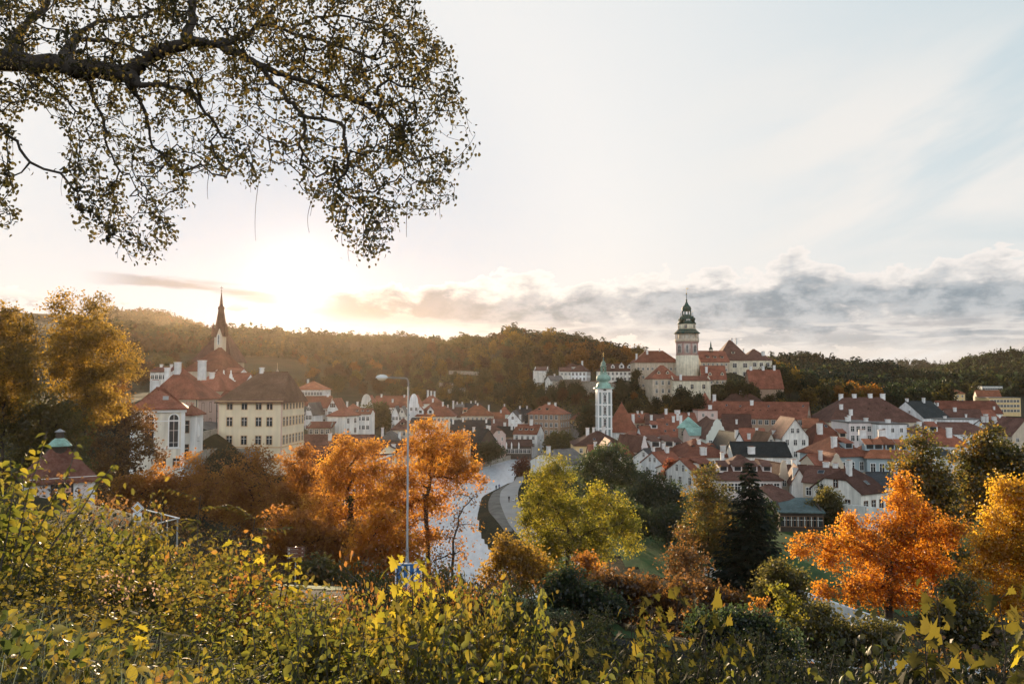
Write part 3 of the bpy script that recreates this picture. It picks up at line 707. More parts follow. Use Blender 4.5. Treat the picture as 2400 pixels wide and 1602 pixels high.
    INFO[root] = (w, e, rr, d, rf)
    return root

# ------------------------------------------------------------------ houses of the town
H = house
# --- far bank, from the cream block to the river
H('villa', 'long pale villa under an orange hipped roof just above the cream block\'s eave', 'house', 692,757,911,893,330,14,0,'h','x',W_white,T_or, f=(9,1), ch=[(.3,1,1.2)])
H('row_house', 'white house with long red roof and two rows of brown shutters beside the cream block', 'house', 706,768,953,928,272,12,0,'g','x',W_white,T_red, f=(3,3), fr=M_frameb, fw=(1.3,1.5), ch=[(.85,1,1.5)])
H('gabled_house', 'narrow white gable with paired attic windows rising behind the blank white house', 'house', 767,792,956,934,266,14,0,'g','y',W_white,T_red, f=(2,1), gw=2, fr=M_frameb)
H('gabled_house', 'small steep white gable wedged against the cream block, rows of tiny windows', 'house', 716,731,964,944,258,10,-8,'g','y',W_white,T_gy, f=(2,3), gw=2)
H('gabled_house', 'narrow grey-white house squeezed beside the cream block with a low gable', 'house', 700,716,966,953,259,9,-8,'g','y',W_rose,T_gy, f=(2,3))
H('hipped_house', 'white house with red hipped roof and large blank wall behind the covered walkway', 'house', 766,808,972,955,250,9,-20,'h','x',W_white,T_red, r=(2,2), fr=M_frameb)
H('shed', 'low stone shed with a red lean-to roof under the brown-shuttered white house', 'shed', 721,776,1001,988,241,5,0,'m','x',W_stone,T_red, f=(4,1), z1=1.3)
H('hipped_house', 'white house with broad red hipped roof beyond the blank white house', 'house', 802,850,962,946,320,12,8,'h','x',W_white,T_red, f=(4,1), ch=[(.2,1,1.4),(.7,1,1.2)])
H('row_house', 'low white house with three roof skylights behind the dark willow', 'house', 826,868,968,957,285,9,0,'g','x',W_white,T_red, f=(4,2), sky=[(.2,.5),(.5,.5),(.8,.5)])
H('baroque_house', 'house with a white rounded gable rising above roofs at the wooded slope\'s foot', 'house', 845,873,947,927,342,14,0,'g','y',W_white,T_red, parapet='round', f=(2,1))
H('long_house', 'very long plain red roof running behind the dark willow', 'house', 876,960,952,927,362,14,0,'g','x',W_white,T_red, f=(8,1), ch=[(.15,.9,1.8),(.5,.4,2),(.8,.9,1.3)])
H('baroque_house', 'rounded white gable standing behind the lamp post\'s upper shaft', 'house', 958,982,948,926,352,16,0,'g','y',W_white,T_or, parapet='round', f=(2,1))
H('hipped_house', 'red hipped house carrying three tall whitewashed chimneys in a tight row', 'house', 986,1030,944,924,400,16,0,'h','x',W_white,T_red, ch=[(.3,.9,4,1.3),(.48,.9,3.4,1.1),(.66,.9,3.2,1.1)])
H('long_house', 'wide white house with red hipped roof and two white triangular dormers', 'house', 974,1064,973,941,345,16,0,'h','x',W_white,T_red, f=(9,1), do=[(.12,.1,'gable',1.8),(.38,.1,'gable',1.8)], ch=[(.4,1,2),(.68,.7,2.6),(.95,.9,1.5)])
H('gabled_house', 'white gable with grey roof, the one nearer the willow of a twin pair', 'house', 918,934,969,952,328,10,0,'g','y',W_white,T_gy, f=(2,2))
H('gabled_house', 'white gable with grey roof, the one nearer the lamp post of a twin pair', 'house', 934,950,969,952,328.5,10,0,'g','y',W_white,T_gy, f=(2,2), gw=1)
H('hipped_house', 'small beige house with dark red hipped roof beside the lamp post', 'house', 918,964,1004,980,305,10,0,'h','x',W_beige,T_br, f=(4,1), do=[(.5,.4,'shed',.9)])
H('row_house', 'low white building with dark grey roof just behind the tall orange maple', 'house', 962,1010,990,979,322,9,0,'g','x',W_white,T_dk, f=(4,1))
H('hipped_house', 'house with grey pyramid roof beside the covered walkway\'s end', 'house', 886,936,1032,1008,248,11,0,'h','x',W_rose,T_gy, ch=[(.1,.8,2.2),(.95,.5,1.6)])
H('barn', 'dark boarded house with a plain black-brown roof behind the orange maples', 'barn', 885,962,1062,1032,236,12,0,'g','x',W_dark,T_blk, ch=[(.6,.5,1.2)])
H('row_house', 'white house with small grey roof and chimney group at the wooded slope\'s foot', 'house', 1066,1086,958,946,440,10,0,'g','x',W_white,T_gy, f=(3,1), ch=[(.2,1,1.5),(.8,1,1.5)])
H('row_house', 'white house with wide slate roof below the autumn slope', 'house', 1092,1128,957,944,450,10,0,'g','x',W_white,T_dk, f=(4,1), ch=[(.3,1,1.6),(.6,1,2)])
H('row_house', 'brown-roofed white house behind the wide beige house', 'house', 1038,1082,976,954,415,14,0,'g','x',W_white,T_br, f=(4,1), ch=[(.2,1,2)])
H('hipped_house', 'wide beige house with sunlit orange-brown hipped roof', 'house', 1080,1156,972,949,398,15,0,'h','x',W_beige,T_or, f=(7,1), do=[(.12,.3,'shed',1.3)], ch=[(.5,1,1.4),(.85,.8,1.6)])
H('hipped_house', 'small house with bright red pyramid roof below the dark wood', 'house', 1168,1196,969,951,430,12,0,'h','x',W_mint,T_red, ch=[(.5,1,1.6)])
H('row_house', 'white house with orange roof right in front of the red pyramid roof', 'house', 1140,1182,982,966,410,12,0,'g','x',W_white,T_or, f=(4,1), ch=[(.8,1,1.8)])
H('row_house', 'long white house under a dark slate roof in the riverside quarter', 'house', 1055,1148,1011,984,330,14,0,'g','x',W_white,T_dk, f=(7,1), ch=[(.05,.7,2.4),(.3,.9,2.2),(.9,.8,1.8)])
H('row_house', 'white house under brown tiles with two tall chimneys beside the slate-roofed white gable', 'house', 1143,1190,1003,981,366,12,0,'g','x',W_white,T_br, f=(4,1), ch=[(.3,.6,2.2),(.85,.2,2.6,1.6)])
H('gabled_house', 'white gable with one small dark window and slate roof near the big brown block', 'house', 1181,1222,986,963,372,18,-6,'g','y',W_white,T_dk, gw=1, fr=M_frameb, ch=[(.9,.2,3,1.4)])
H('row_house', 'white house with steep slate roof and skylights touching the big brown block', 'house', 1212,1246,988,956,388,14,0,'g','x',W_white,T_dk, sky=[(.3,.5),(.6,.55)], ch=[(.2,1,1.5),(.7,1,1.5)])
H('apartment_house', 'big brown four-sided block with red hipped roof and many windows', 'house', 1238,1311,968,947,382,14,-24,'h','x',W_brown,T_red, f=(6,3), r=(4,3), fw=(1.25,1.9), zstep=3.6, band=True, o=.6, do=[(.3,.35,'shed',1.1),(.55,.35,'shed',1.1)], ch=[(.5,1,1.3,1.6),(.7,1,1.3,1.2)], fr=M_trim)
H('row_house', 'small ochre house with red roof leaning against the big brown block', 'house', 1337,1364,981,967,396,9,-18,'h','x',W_yel,T_red, f=(2,2), r=(2,2), fr=M_frameb)
H('row_house', 'white riverside house with red roof, three dormers and one big chimney', 'house', 1203,1258,1015,994,344,11,-18,'g','x',W_white,T_red, f=(4,2), r=(2,2), fw=(1.0,1.5), do=[(.25,.35,'shed',.9),(.5,.35,'shed',.9),(.72,.35,'shed',.9)], ch=[(.62,.95,3.4,1.8),(.0,.8,3,1.2)])
H('row_house', 'dark-roofed house between the pink house and the three-dormer white house', 'house', 1160,1204,1021,999,348,12,0,'g','x',W_brown,T_blk, f=(3,1), ch=[(.9,.7,3,1.3)])
H('tavern', 'low dark timber tavern with terrace openings beside the river wall', 'tavern', 1186,1246,1044,1031,330,10,0,'m','x',W_dark,T_br, f=(6,1,1.4,1.7), z1=2.2)
H('gabled_house', 'pink house with brown roof, skylight and gabled end facing the river', 'house', 1118,1153,1018,999,322,9,-38,'k','x',W_pink,T_br, f=(2,2), r=(2,2), gw=1, quoin=M_trim, fr=M_trim, ch=[(.55,.6,2.4,1.2),(.3,.8,1.5)])
H('hipped_house', 'low beige house with red-brown roof right of the big orange maple\'s top', 'house', 1058,1098,1022,1008,300,10,0,'h','x',W_beige,T_br, ch=[(.7,.8,1.6)])
H('barn', 'black-roofed barn between the orange maple and the pink house', 'barn', 1091,1126,1034,1004,306,10,-36,'g','x',W_dark,T_blk, ch=[(.1,.8,2.2)])
H('shed', 'low brown-roofed shed by the far bank beside the orange maple', 'shed', 1052,1100,1046,1026,284,9,0,'g','x',W_beige,T_br)
H('barn', 'white half-hipped barn end with grey-brown roof at the river bend', 'barn', 1322,1386,1084,1052,246,17,36,'g','x',W_white,T_gy, kl=(2.5,.6), l=(1,1), z1=1.5, ch=[(.05,1,1.6,1.5)])

# --- peninsula quarter, below the castle
H('long_house', 'yellow-walled building with wide dark brown hipped roof below the white church tower', 'house', 1347,1468,1042,1010,262,18,0,'h','x',W_yel,T_br, f=(5,1), kr=0, ch=[(.3,1,1.6,1.4),(.42,1,1.8),(.62,1,2.2,1.4)], sky=[(.4,.4)])
H('hipped_house', 'white six-windowed house with faceted red roof right of the yellow-walled building', 'house', 1452,1507,1028,1008,258,13,-10,'h','x',W_white,T_red, f=(4,1), fw=(1.1,1.7), do=[(.3,.45,'eye',.8),(.75,.45,'eye',.8)])
H('gabled_house', 'white triangular gable with one brown shuttered window among the riverside trees', 'house', 1406,1456,1062,1032,228,14,0,'g','y',W_white,T_red, gw=1, f=(2,1), fr=M_frameb, fw=(2.0,2.2), band=True)
H('annex', 'red-tiled annex joined to the shuttered white gable on the yellow wall\'s side', 'house', 1382,1408,1064,1042,233,9,0,'g','x',W_beige,T_red, ch=[(.6,.6,3,1.1)])
H('annex', 'red-tiled annex joined to the shuttered white gable below the faceted roof', 'house', 1454,1508,1066,1046,232,9,0,'g','x',W_beige,T_red, f=(3,1))
H('row_house', 'brick-coloured house with skylit red roof tucked under the castle rock', 'house', 1478,1532,988,968,345,10,14,'g','x',W_beige,T_red, f=(5,1), sky=[(.25,.5),(.5,.65),(.7,.4)], ch=[(.5,1,1.4),(.7,1,1.4)], fr=M_frameb)
H('row_house', 'brown house with steep red roof right below the castle\'s wooded rock', 'house', 1515,1558,992,970,335,13,-6,'g','x',W_brown,T_br, ch=[(.3,.4,3,1.4),(.9,.3,1.4)])
H('row_house', 'low white-walled house with square red roof and white roof terrace', 'house', 1504,1550,1020,998,300,12,0,'g','x',W_white,T_red, f=(5,1), do=[(.75,.75,'shed',1.6)])
H('long_house', 'tall steep red roof with three bright skylights beside the green copper tower', 'house', 1543,1594,1026,981,304,18,-8,'g','x',W_white,T_red, sky=[(.35,.35),(.45,.7),(.75,.4)], ch=[(.75,.85,3.2,1.4),(.95,.95,4.0,1.2)])
H('row_house', 'red roof crowned by two broad white chimney blocks under the castle trees', 'house', 1562,1636,992,967,340,14,0,'g','x',W_white,T_red, ch=[(.08,.9,3.4,1.4),(.45,.95,2,3.0),(.8,.8,1.5)])
H('baroque_house', 'pale mint house with ornate scrolled gable and one lit window', 'house', 1655,1708,1024,985,268,16,0,'g','y',W_mint,T_br, parapet='volute', f=(3,1), fw=(1.1,1.7), fr=M_trim)
H('row_house', 'pink-walled house with grey tin roof joined to the scrolled mint gable', 'house', 1616,1657,1018,1000,276,12,0,'g','x',W_pink,T_cop, f=(3,2))
H('long_house', 'broad red-brown roof behind the scrolled mint gable', 'house', 1696,1760,1024,970,292,18,-14,'g','x',W_beige,T_br, ch=[(.5,.6,2)])
H('long_house', 'long house with brown mansard roof, white window band and scrolled white end', 'house', 1514,1612,1056,1027,236,12,12,'g','x',W_white,T_br, f=(6,2), do=[(.28,.3,'shed',2.0),(.62,.3,'shed',2.0),(.85,.3,'shed',1.6)], ch=[(.45,.2,2.2,1.2)])
H('baroque_house', 'narrow white house with pink scrolled gable at the mansard roof\'s end', 'house', 1502,1517,1048,1023,230,13,24,'g','y',W_rose,T_br, parapet='volute', f=(2,3), fw=(.8,1.3))
H('gabled_house', 'slim white house with dark roof, first below the scrolled pink gable', 'house', 1532,1556,1073,1050,212,8,34,'g','x',W_white,T_dk, l=(1,2), gw=1, ch=[(.7,.7,1.5)])
H('gabled_house', 'slim white house with long red roof overgrown by dark red creeper', 'house', 1553,1606,1086,1058,206,9,30,'g','x',W_white,T_red, l=(2,2), gw=2, ch=[(.7,.95,2,1.4)])
H('hipped_house', 'large red hipped roof with two eyelid dormers and a sunlit west end', 'house', 1606,1718,1069,1028,224,20,10,'h','x',W_white,T_red, f=(6,1), do=[(.33,.55,'eye',1.3),(.75,.55,'eye',1.3)], ch=[(.5,.7,2.0,1.2),(.38,.1,3.2,1.4),(.44,.1,3.0,1.1),(.86,.15,3.4,1.8)])
H('gabled_house', 'white house with rounded half-hipped end and dark moss-grey roof', 'house', 1600,1632,1098,1079,192,8,42,'k','x',W_white,T_moss, l=(2,2), gw=2)
H('gabled_house', 'white house with three arched doors and red roof beside the tall spruce', 'house', 1626,1692,1108,1072,184,10,32,'g','x',W_white,T_red, l=(3,2), gw=2, f=(4,1), fw=(.9,1.7), do=[(.45,.3,'shed',1.3),(.75,.3,'shed',1.3)])
H('long_house', 'long pale rose house with big brown-red hipped roof and dormers behind the spruce', 'house', 1686,1832,1121,1066,174,17,0,'h','x',W_rose,T_br, f=(9,1), fw=(1.1,1.7), do=[(.12,.3,'shed',1.3),(.35,.3,'shed',1.3),(.6,.3,'shed',1.3),(.83,.3,'shed',1.3)], ch=[(.2,.9,1.5)])
H('long_house', 'white house with wide black roof and blocked-up plaster wall', 'house', 1722,1852,1067,1035,215,13,-6,'g','x',W_white,T_blk, f=(5,2), fw=(.8,.9), zstep=3.6, ch=[(.32,.15,2.6,2.4)])
H('gabled_house', 'white weathered gable with lone chimney behind the wide black roof', 'house', 1712,1754,1050,1014,242,14,10,'g','y',W_white,T_blk, ch=[(.4,.1,2.6,1.1)])
H('row_house', 'red-brown roof with slim white chimney between two white gables', 'house', 1741,1798,1038,1003,262,13,-8,'g','x',W_white,T_red, ch=[(.3,.3,2.5,1.3),(.62,.35,5.0,1.0),(.8,.2,2.0)])
H('gabled_house', 'small white gable with tall round-capped chimney and one dark attic window', 'house', 1793,1822,1042,1014,240,12,4,'g','y',W_white,T_moss, gw=1, ch=[(.95,.3,6.0,1.3,1)])
H('gabled_house', 'tall white house with high pointed gable and projecting oriel', 'house', 1834,1894,1021,980,232,15,-3,'g','y',W_white,T_br, gw=2, f=(3,3), fw=(.9,1.5), zstep=3.4, o=.6)
H('row_house', 'narrow beige house with orange roof behind the tall pointed gable', 'house', 1884,1916,1000,980,248,10,-20,'g','x',W_beige,T_or, f=(2,3))
H('hipped_house', 'cream house with sun-struck orange roof and one massive white chimney', 'house', 1906,1998,1041,985,236,17,0,'h','x',W_beige,T_red, f=(4,1), do=[(.85,.3,'shed',1.4)], ch=[(.3,.45,4.6,2.1)], sky=[(.55,.75)])
H('baroque_house', 'small house with rounded yellow gable in front of the black-roofed white house', 'house', 1825,1846,1111,1086,178,12,12,'g','y',W_beige,T_br, parapet='round', f=(1,1), fw=(.8,1.2))
H('row_house', 'brown-tiled house between the rounded yellow gable and the half-timber white gable', 'house', 1845,1908,1120,1089,184,9,0,'g','x',W_white,T_br, ch=[(.1,.8,2,1.1),(.5,.9,2.2,1.5)])
H('gabled_house', 'small white gable with grey garage door and red-brown roof', 'house', 1857,1890,1128,1098,171,12,-14,'g','y',W_white,T_br, ch=[(.3,.2,1.6,1.6)])
H('row_house', 'beige two-storey house with twin skylights and whitewashed side gable', 'house', 1889,1947,1127,1092,163,9,-34,'g','x',W_beige,T_br, f=(3,2), fw=(.95,1.5), fr=M_trim, sky=[(.45,.6),(.53,.6)], ch=[(.6,1,1.2,1.6),(.9,1,1,1.3)], z1=2.2, zstep=3.3)
H('baroque_house', 'house with little scrolled beige dormer gable and tall thin chimney', 'house', 1945,1976,1088,1064,193,10,0,'g','y',W_beige,T_red, parapet='volute', f=(1,1), fw=(1.0,1.4))
H('row_house', 'red-roofed wing with tall thin chimney joined to the scrolled beige gable', 'house', 1911,1947,1087,1064,196,10,0,'g','x',W_beige,T_red, ch=[(.55,.4,3.6,1.0)])
H('palace', 'blue-grey house with white pilasters and sunlit red roof with long dormers', 'house', 2036,2140,1068,1020,198,15,-10,'h','x',W_blue,T_or, f=(5,1), fw=(1.1,2.1), fr=M_trim, do=[(.12,.3,'shed',1.5),(.3,.3,'shed',1.5),(.55,.3,'shed',1.5),(.8,.3,'shed',1.5)], ch=[(.08,1,2,2.2),(.5,1,2,2.2)], z1=3.0, o=.7, kl=0)
H('palace', 'angled wing of the blue-grey house with hipped red roof and big chimney', 'house', 1958,2037,1064,1021,200,15,16,'h','x',W_blue,T_red, f=(3,1), fw=(1.1,2.1), fr=M_trim, do=[(.6,.3,'shed',1.6)], ch=[(.2,.45,3.6,1.7)], sky=[(.4,.4)], z1=3.0, o=.7, kr=0)
H('gabled_house', 'white house with half-hipped gable and brown roof above the terrace wall', 'house', 2008,2086,1150,1098,152,11,30,'k','x',W_white,T_br, l=(2,2), f=(3,1), gw=1, fr=M_frameb, fw=(.95,1.6), kr=0, ch=[(.3,.75,4.2,1.2)], sky=[(.6,.35)], z1=2.6)
H('barn', 'dark-roofed wing running behind the half-hipped white house', 'barn', 2058,2116,1136,1106,168,12,0,'g','x',W_white,T_dk)
H('cottage', 'small pink cottage with brown half-hipped roof behind the green shed', 'house', 1812,1868,1169,1136,149,9,22,'k','x',W_pink,T_br, l=(2,1), f=(2,1), kr=0)
H('shed', 'long green felt-roofed garden pavilion with glass front on the lawn\'s edge', 'shed', 1830,1926,1199,1172,143,7,-6,'m','x',W_dark,T_shed, f=(6,1,1.6,1.7), z1=1.7, fr=M_frameb)
H('town_block', 'white and pale pink block with flat roof and roof terrace', 'house', 1990,2058,991,988,266,16,-2,'f','x',W_rose,T_gy, f=(5,2), fw=(1.1,1.7), ch=[(.1,.5,2.5,1.4),(.3,.9,3,1.2),(.75,.5,2,1.6)])
H('town_block', 'plain white block with flat light roof joined to the roof-terrace block', 'house', 2058,2126,994,991,262,14,4,'f','x',W_white,T_gy, f=(3,1), ch=[(.5,.4,2,2)])
H('long_house', 'enormous dark red hipped roof with five big chimneys along its ridge', 'house', 1944,2160,986,931,335,26,0,'h','x',W_beige,T_br, f=(12,1), do=[(.3,.5,'eye',.8),(.5,.5,'eye',.8),(.7,.5,'eye',.8)], ch=[(.27,1,2.2,2.2),(.42,1,2.2,2.2),(.6,1,2.4,2.2),(.74,1,2.4,2.6),(.2,.5,3,1.8),(.27,.25,3.5,1.8)])
H('gabled_house', 'black-roofed house with plain white gable beside the enormous dark red roof', 'house', 2152,2236,976,939,345,16,30,'g','x',W_white,T_blk, l=(2,1), gw=2, ch=[(.05,1,1.6,1.8),(.65,.9,3,1.7)])
H('long_house', 'long bright red roof on the far edge of the town', 'house', 2212,2346,967,939,392,16,-6,'g','x',W_white,T_red, ch=[(.0,.6,2),(.9,.3,2)])
H('row_house', 'brown-roofed house with white verge and chimney below the long bright red roof', 'house', 2226,2300,984,958,352,13,-16,'g','x',W_white,T_br, ch=[(.3,.8,2.4,1.7),(.55,.3,1.6)])
H('row_house', 'red-brown house with white roof edge behind the many chimneys', 'house', 2290,2352,986,960,360,13,10,'g','x',W_white,T_red, ch=[(.5,.4,1.5,2.4)])
H('long_house', 'low dark red roof and grey flat annex in the middle of the right-hand quarter', 'house', 2150,2330,1014,989,286,14,-4,'h','x',W_white,T_br, f=(9,1), ch=[(.12,.7,2,2),(.35,.9,1.4)])
H('town_block', 'low house with pale flat sheet roof behind the dark red roof', 'house', 2214,2302,983,981,318,10,0,'f','x',W_white,T_gy, ch=[(.1,.5,1.6,1.4)])
H('hipped_house', 'red hipped house with tapering white chimney among the tall green trees', 'house', 2176,2268,1042,1001,244,14,-10,'h','x',W_white,T_red, f=(5,1), do=[(.3,.75,'shed',1.8)], ch=[(.62,.45,4.4,2.0)])
H('gabled_house', 'dark-roofed cottage with bare white gable between two tall green trees', 'house', 2226,2262,1078,1052,206,10,32,'g','x',W_white,T_blk, l=(1,1))
H('row_house', 'dark brown roof crowded with white chimneys near the picture\'s edge', 'house', 2322,2410,1006,984,302,14,0,'g','x',W_white,T_br, f=(5,1), ch=[(.05,.8,3.2,1.8),(.13,.8,3.2,1.6),(.4,1,2,2),(.62,.9,2.6,1.8),(.8,.4,2.4,1.6),(.2,.1,4.4,1.8)])
H('gabled_house', 'beige gabled house with dark windows at the picture\'s edge', 'house', 2372,2440,1018,980,285,14,0,'g','y',W_beige,T_br, f=(3,2), gw=1)
H('villa', 'ochre villa with small orange pyramid roof in front of the far wood', 'house', 2218,2262,921,907,520,14,0,'h','x',W_yel,T_or, f=(4,2))
H('row_house', 'far white gabled house with orange roof below the modern block', 'house', 2296,2342,929,914,520,14,-20,'g','x',W_white,T_or, r=(2,1), gw=1)
H('modern_block', 'long modern white block with flat green roof under the far hill', 'building', 2302,2350,905,903,600,14,0,'f','x',W_white,T_shed, f=(8,2), fw=(2.2,1.4))
H('apartment_block', 'far ochre apartment block with rows of windows and balconies', 'building', 2318,2392,932,931,480,14,0,'f','x',W_yel,T_gy, f=(9,3), fw=(1.5,1.4), zstep=2.9)
H('long_house', 'long brown brewery-like building with row of eyelid dormers and sunlit gable', 'building', 1676,1872,978,941,350,17,-27,'g','x',W_brown,T_red, f=(14,1), fw=(1.5,1.9), gw=1, do=[(.06+.077*i,.45,'eye',.75) for i in range(12)], ch=[(.42,.8,3,1.8),(.0,.1,7,2.0)], sky=[(.15,.75),(.3,.7),(.6,.72),(.95,.75)], z1=2.0)
H('long_house', 'dull brown roof with one chimney behind the row of eyelid dormers', 'house', 1690,1796,946,922,395,15,-8,'h','x',W_beige,T_br, ch=[(.5,1,2,2)])

# --- castle hill
H('castle_wing', 'brown castle wing with sgraffito wall rising from the rock beside the white manor', 'castle', 1488,1592,847,822,442,17,0,'h','x',W_castle,T_red, f=(9,3), fw=(1.1,1.3), fr=M_frame, zstep=4.6, z1=4.0, ch=[(.32,.7,3.4,1.4),(.06,.4,3,1.2),(.62,1,1.6)], kr=0, base=20)
H('castle_wing', 'lower castle building with pale walls and three dormers in front of the round tower', 'castle', 1529,1592,885,856,416,14,6,'h','x',W_castle,T_red, f=(4,3), fw=(1.1,2.0), zstep=4.2, z1=2.6, do=[(.28,.3,'gable',1.2),(.62,.3,'gable',1.2)], kr=0, base=16)
H('castle_wing', 'low ashlar castle front with narrow red roof below the round tower', 'castle', 1578,1666,891,880,412,8,2,'m','x',W_sgraf,T_red, f=(3,1), fw=(1.3,2.0), fr=M_frameb, z1=3.2, base=20, ch=[(.2,.1,4.5,1.5)])
H('castle_wing', 'long red roof with dormers linking the round tower to the upper castle', 'castle', 1642,1710,846,822,452,16,4,'g','x',W_castle,T_red, f=(6,2), do=[(.3,.3,'shed',1.2),(.55,.3,'shed',1.2),(.8,.3,'shed',1.2)])
H('castle_wing', 'red-roofed castle house with tall white chimney close to the round tower', 'castle', 1646,1702,887,857,424,13,-6,'g','x',W_beige,T_red, f=(4,2), do=[(.35,.25,'gable',1.2),(.85,.25,'gable',1.2)], ch=[(.22,.5,4.5,1.6)], base=22)
H('castle_wing', 'upper castle with tall pyramid-like brown roof and two green chimneys', 'castle', 1684,1760,842,797,456,26,-4,'h','x',W_sgraf,T_br, f=(3,2), fw=(2.2,2.4), zstep=5, z1=3.4, do=[(.5,.3,'shed',1.3)], ch=[(.56,1,1.5,1.3),(.7,1,1.5,1.3)], base=25)
H('castle_wing', 'eastern end of the upper castle with brown hipped roof and white chimney', 'castle', 1744,1809,842,818,460,18,-2,'h','x',W_sgraf,T_br, f=(4,1), fw=(1.8,2.2), z1=3.0, ch=[(.75,.4,3.4,2.4),(.1,.8,2)], base=22)
H('castle_house', 'red roof with three tall white chimneys amid the trees below the upper castle', 'castle', 1760,1836,908,866,424,16,-4,'g','x',W_brown,T_red, ch=[(.12,1,3.0,1.8),(.5,1,3.2,1.8),(.84,1,3.6,1.6)], kl=0)
H('stair_house', 'pink castle gatehouse with stepped dark red roofs leading up the hill', 'castle', 1652,1700,962,930,382,12,-10,'h','x',W_pink,T_red, f=(2,1), ch=[(.5,.6,6,2.0)])
H('stair_house', 'small red-roofed turret house highest of the gatehouse steps', 'castle', 1640,1668,948,920,398,9,-10,'h','x',W_pink,T_red, f=(2,2))
H('stair_house', 'beige gatehouse below the stepped roofs with deep red pyramid roof', 'castle', 1643,1692,1003,975,330,12,6,'h','x',W_beige,T_br, f=(3,1))
H('stair_house', 'narrow pale tower house at the foot of the castle steps', 'castle', 1636,1682,962,948,352,10,0,'f','x',W_pink,T_red, f=(2,3))
H('manor_wing', 'white castle manor with brown hipped roof left of the onion-domed church tower', 'castle', 1338,1374,869,853,500,14,-16,'h','x',W_white,T_br, f=(4,2), r=(4,2), fr=M_frameb, ch=[(.6,1,3,1.4)], base=30)
H('manor_wing', 'white castle manor with four white dormers right of the onion-domed church tower', 'castle', 1400,1482,868,852,482,14,-4,'h','x',W_white,T_br, f=(8,3), fr=M_frameb, do=[(.2,.35,'gable',1.5),(.45,.35,'gable',1.5),(.7,.35,'gable',2.0),(.92,.35,'gable',1.5)], base=31)
H('manor_wing', 'low white range beside the manor at the edge of the castle wood', 'castle', 1312,1340,869,860,505,10,0,'g','x',W_white,T_br, f=(3,1), base=31)
H('manor_wing', 'far white pavilion half hidden in the wood above the manor', 'castle', 1328,1356,858,850,545,10,0,'h','x',W_white,T_br, f=(5,1), base=38)
H('guard_house', 'small white house with grey roof perched on the castle rampart', 'house', 1291,1322,891,880,476,9,20,'g','x',W_white,T_gy, l=(1,1), f=(2,1), ch=[(.5,1,1.6)], base=25)
H('farm_house', 'white-walled terrace house alone on the wooded slope', 'house', 1252,1282,868,858,520,9,-10,'m','x',W_white,T_br, base=29)

# round castle tower
t0 = P(1617, 880, 430); S = 430 / F
tw = empty('castle_tower', (t0.x, 430 + 6.2, t0.z - 6), 'tall round painted castle tower with arcaded gallery and dark green lantern roof', 'tower')
def tz(py): return P(1617, py, 434).z - (t0.z - 6)
r0 = 27.0 * S
m = MB(); m.lathe([(r0*1.03, -14), (r0, tz(860)), (r0*.97, tz(832))], 28); m.build('stone_base', W_sgraf, tw, True)
m = MB(); m.lathe([(r0*.93, tz(832)), (r0*.93, tz(802))], 28, mi=0); m.build('painted_drum', surf('painted_drum', (0.50, 0.40, 0.35), 0.85, 0.2, 0.8), tw, True)
m = MB()
for k in range(8):
    a = k*math.pi/4 + .2; m.lathe([(.45, tz(831)), (.45, tz(803))], 6, math.cos(a)*r0*.935, math.sin(a)*r0*.935)
m.lathe([(r0*.98, tz(832)), (r0*.98, tz(830))], 28); m.lathe([(r0*.98, tz(804)), (r0*1.02, tz(801))], 28)
m.build('painted_pilasters', surf('pinkish_stone', (0.40, 0.24, 0.21), 0.85, 0.2, 1.0), tw)
for k in range(8):
    a = k*math.pi/4 + .2 + math.pi/8; fm, gm = win_mesh(1.5 if k % 2 else 2.6, 4.6, 'arch', M_frame, True)
    put('pane', gm, put('window', fm, tw, (math.cos(a)*r0*.93, math.sin(a)*r0*.93, tz(817)), (0, 0, a + math.pi/2)))
m = MB(); m.lathe([(r0*1.02, tz(801)), (r0*1.05, tz(799)), (r0*1.05, tz(794)), (r0*.99, tz(794))], 28); m.build('gallery_parapet', W_castle, tw, True)
m = MB(); m.lathe([(r0*.74, tz(800)), (r0*.74, tz(776))], 24); m.build('gallery_core', W_white, tw, True)
NG = 16
for k in range(NG):
    a = 2*math.pi*k/NG; m = MB(); m.lathe([(.36, tz(794)), (.3, tz(783)), (.5, tz(780))], 8, math.cos(a)*r0*.97, math.sin(a)*r0*.97); m.build('gallery_column', W_castle, tw)
m = MB()
for k in range(NG):
    a, b_ = 2*math.pi*k/NG, 2*math.pi*(k+1)/NG; n = 7
    out_ = [];
    for i in range(n):
        q_ = a + (b_-a)*i/(n-1); h_ = tz(782) + (tz(778)-tz(782))*math.sin(math.pi*i/(n-1))
        out_.append((math.cos(q_)*r0*.99, math.sin(q_)*r0*.99, h_))
    for i in range(n-1):
        p_, q2 = out_[i], out_[i+1]; m.poly([p_, q2, (q2[0], q2[1], tz(776)), (p_[0], p_[1], tz(776))]); m.poly([(p_[0]*.94, p_[1]*.94, p_[2]), (p_[0]*.94, p_[1]*.94, tz(776)), (q2[0]*.94, q2[1]*.94, tz(776)), (q2[0]*.94, q2[1]*.94, q2[2])])
        m.poly([p_, (p_[0]*.94, p_[1]*.94, p_[2]), (q2[0]*.94, q2[1]*.94, q2[2]), q2])
m.build('gallery_arches', W_castle, tw)
m = MB(); m.lathe([(r0*1.16, tz(781)), (r0*1.14, tz(780)), (r0*.86, tz(773)), (r0*.80, tz(771))], 28); m.build('gallery_roof', T_verd, tw, True)
m = MB(); m.lathe([(r0*.78, tz(773)), (r0*.76, tz(758))], 24, mi=0); m.lathe([(r0*.8, tz(759)), (r0*.84, tz(757.5))], 24, mi=1); m.build('upper_drum', [W_sgraf, T_verd], tw, True)
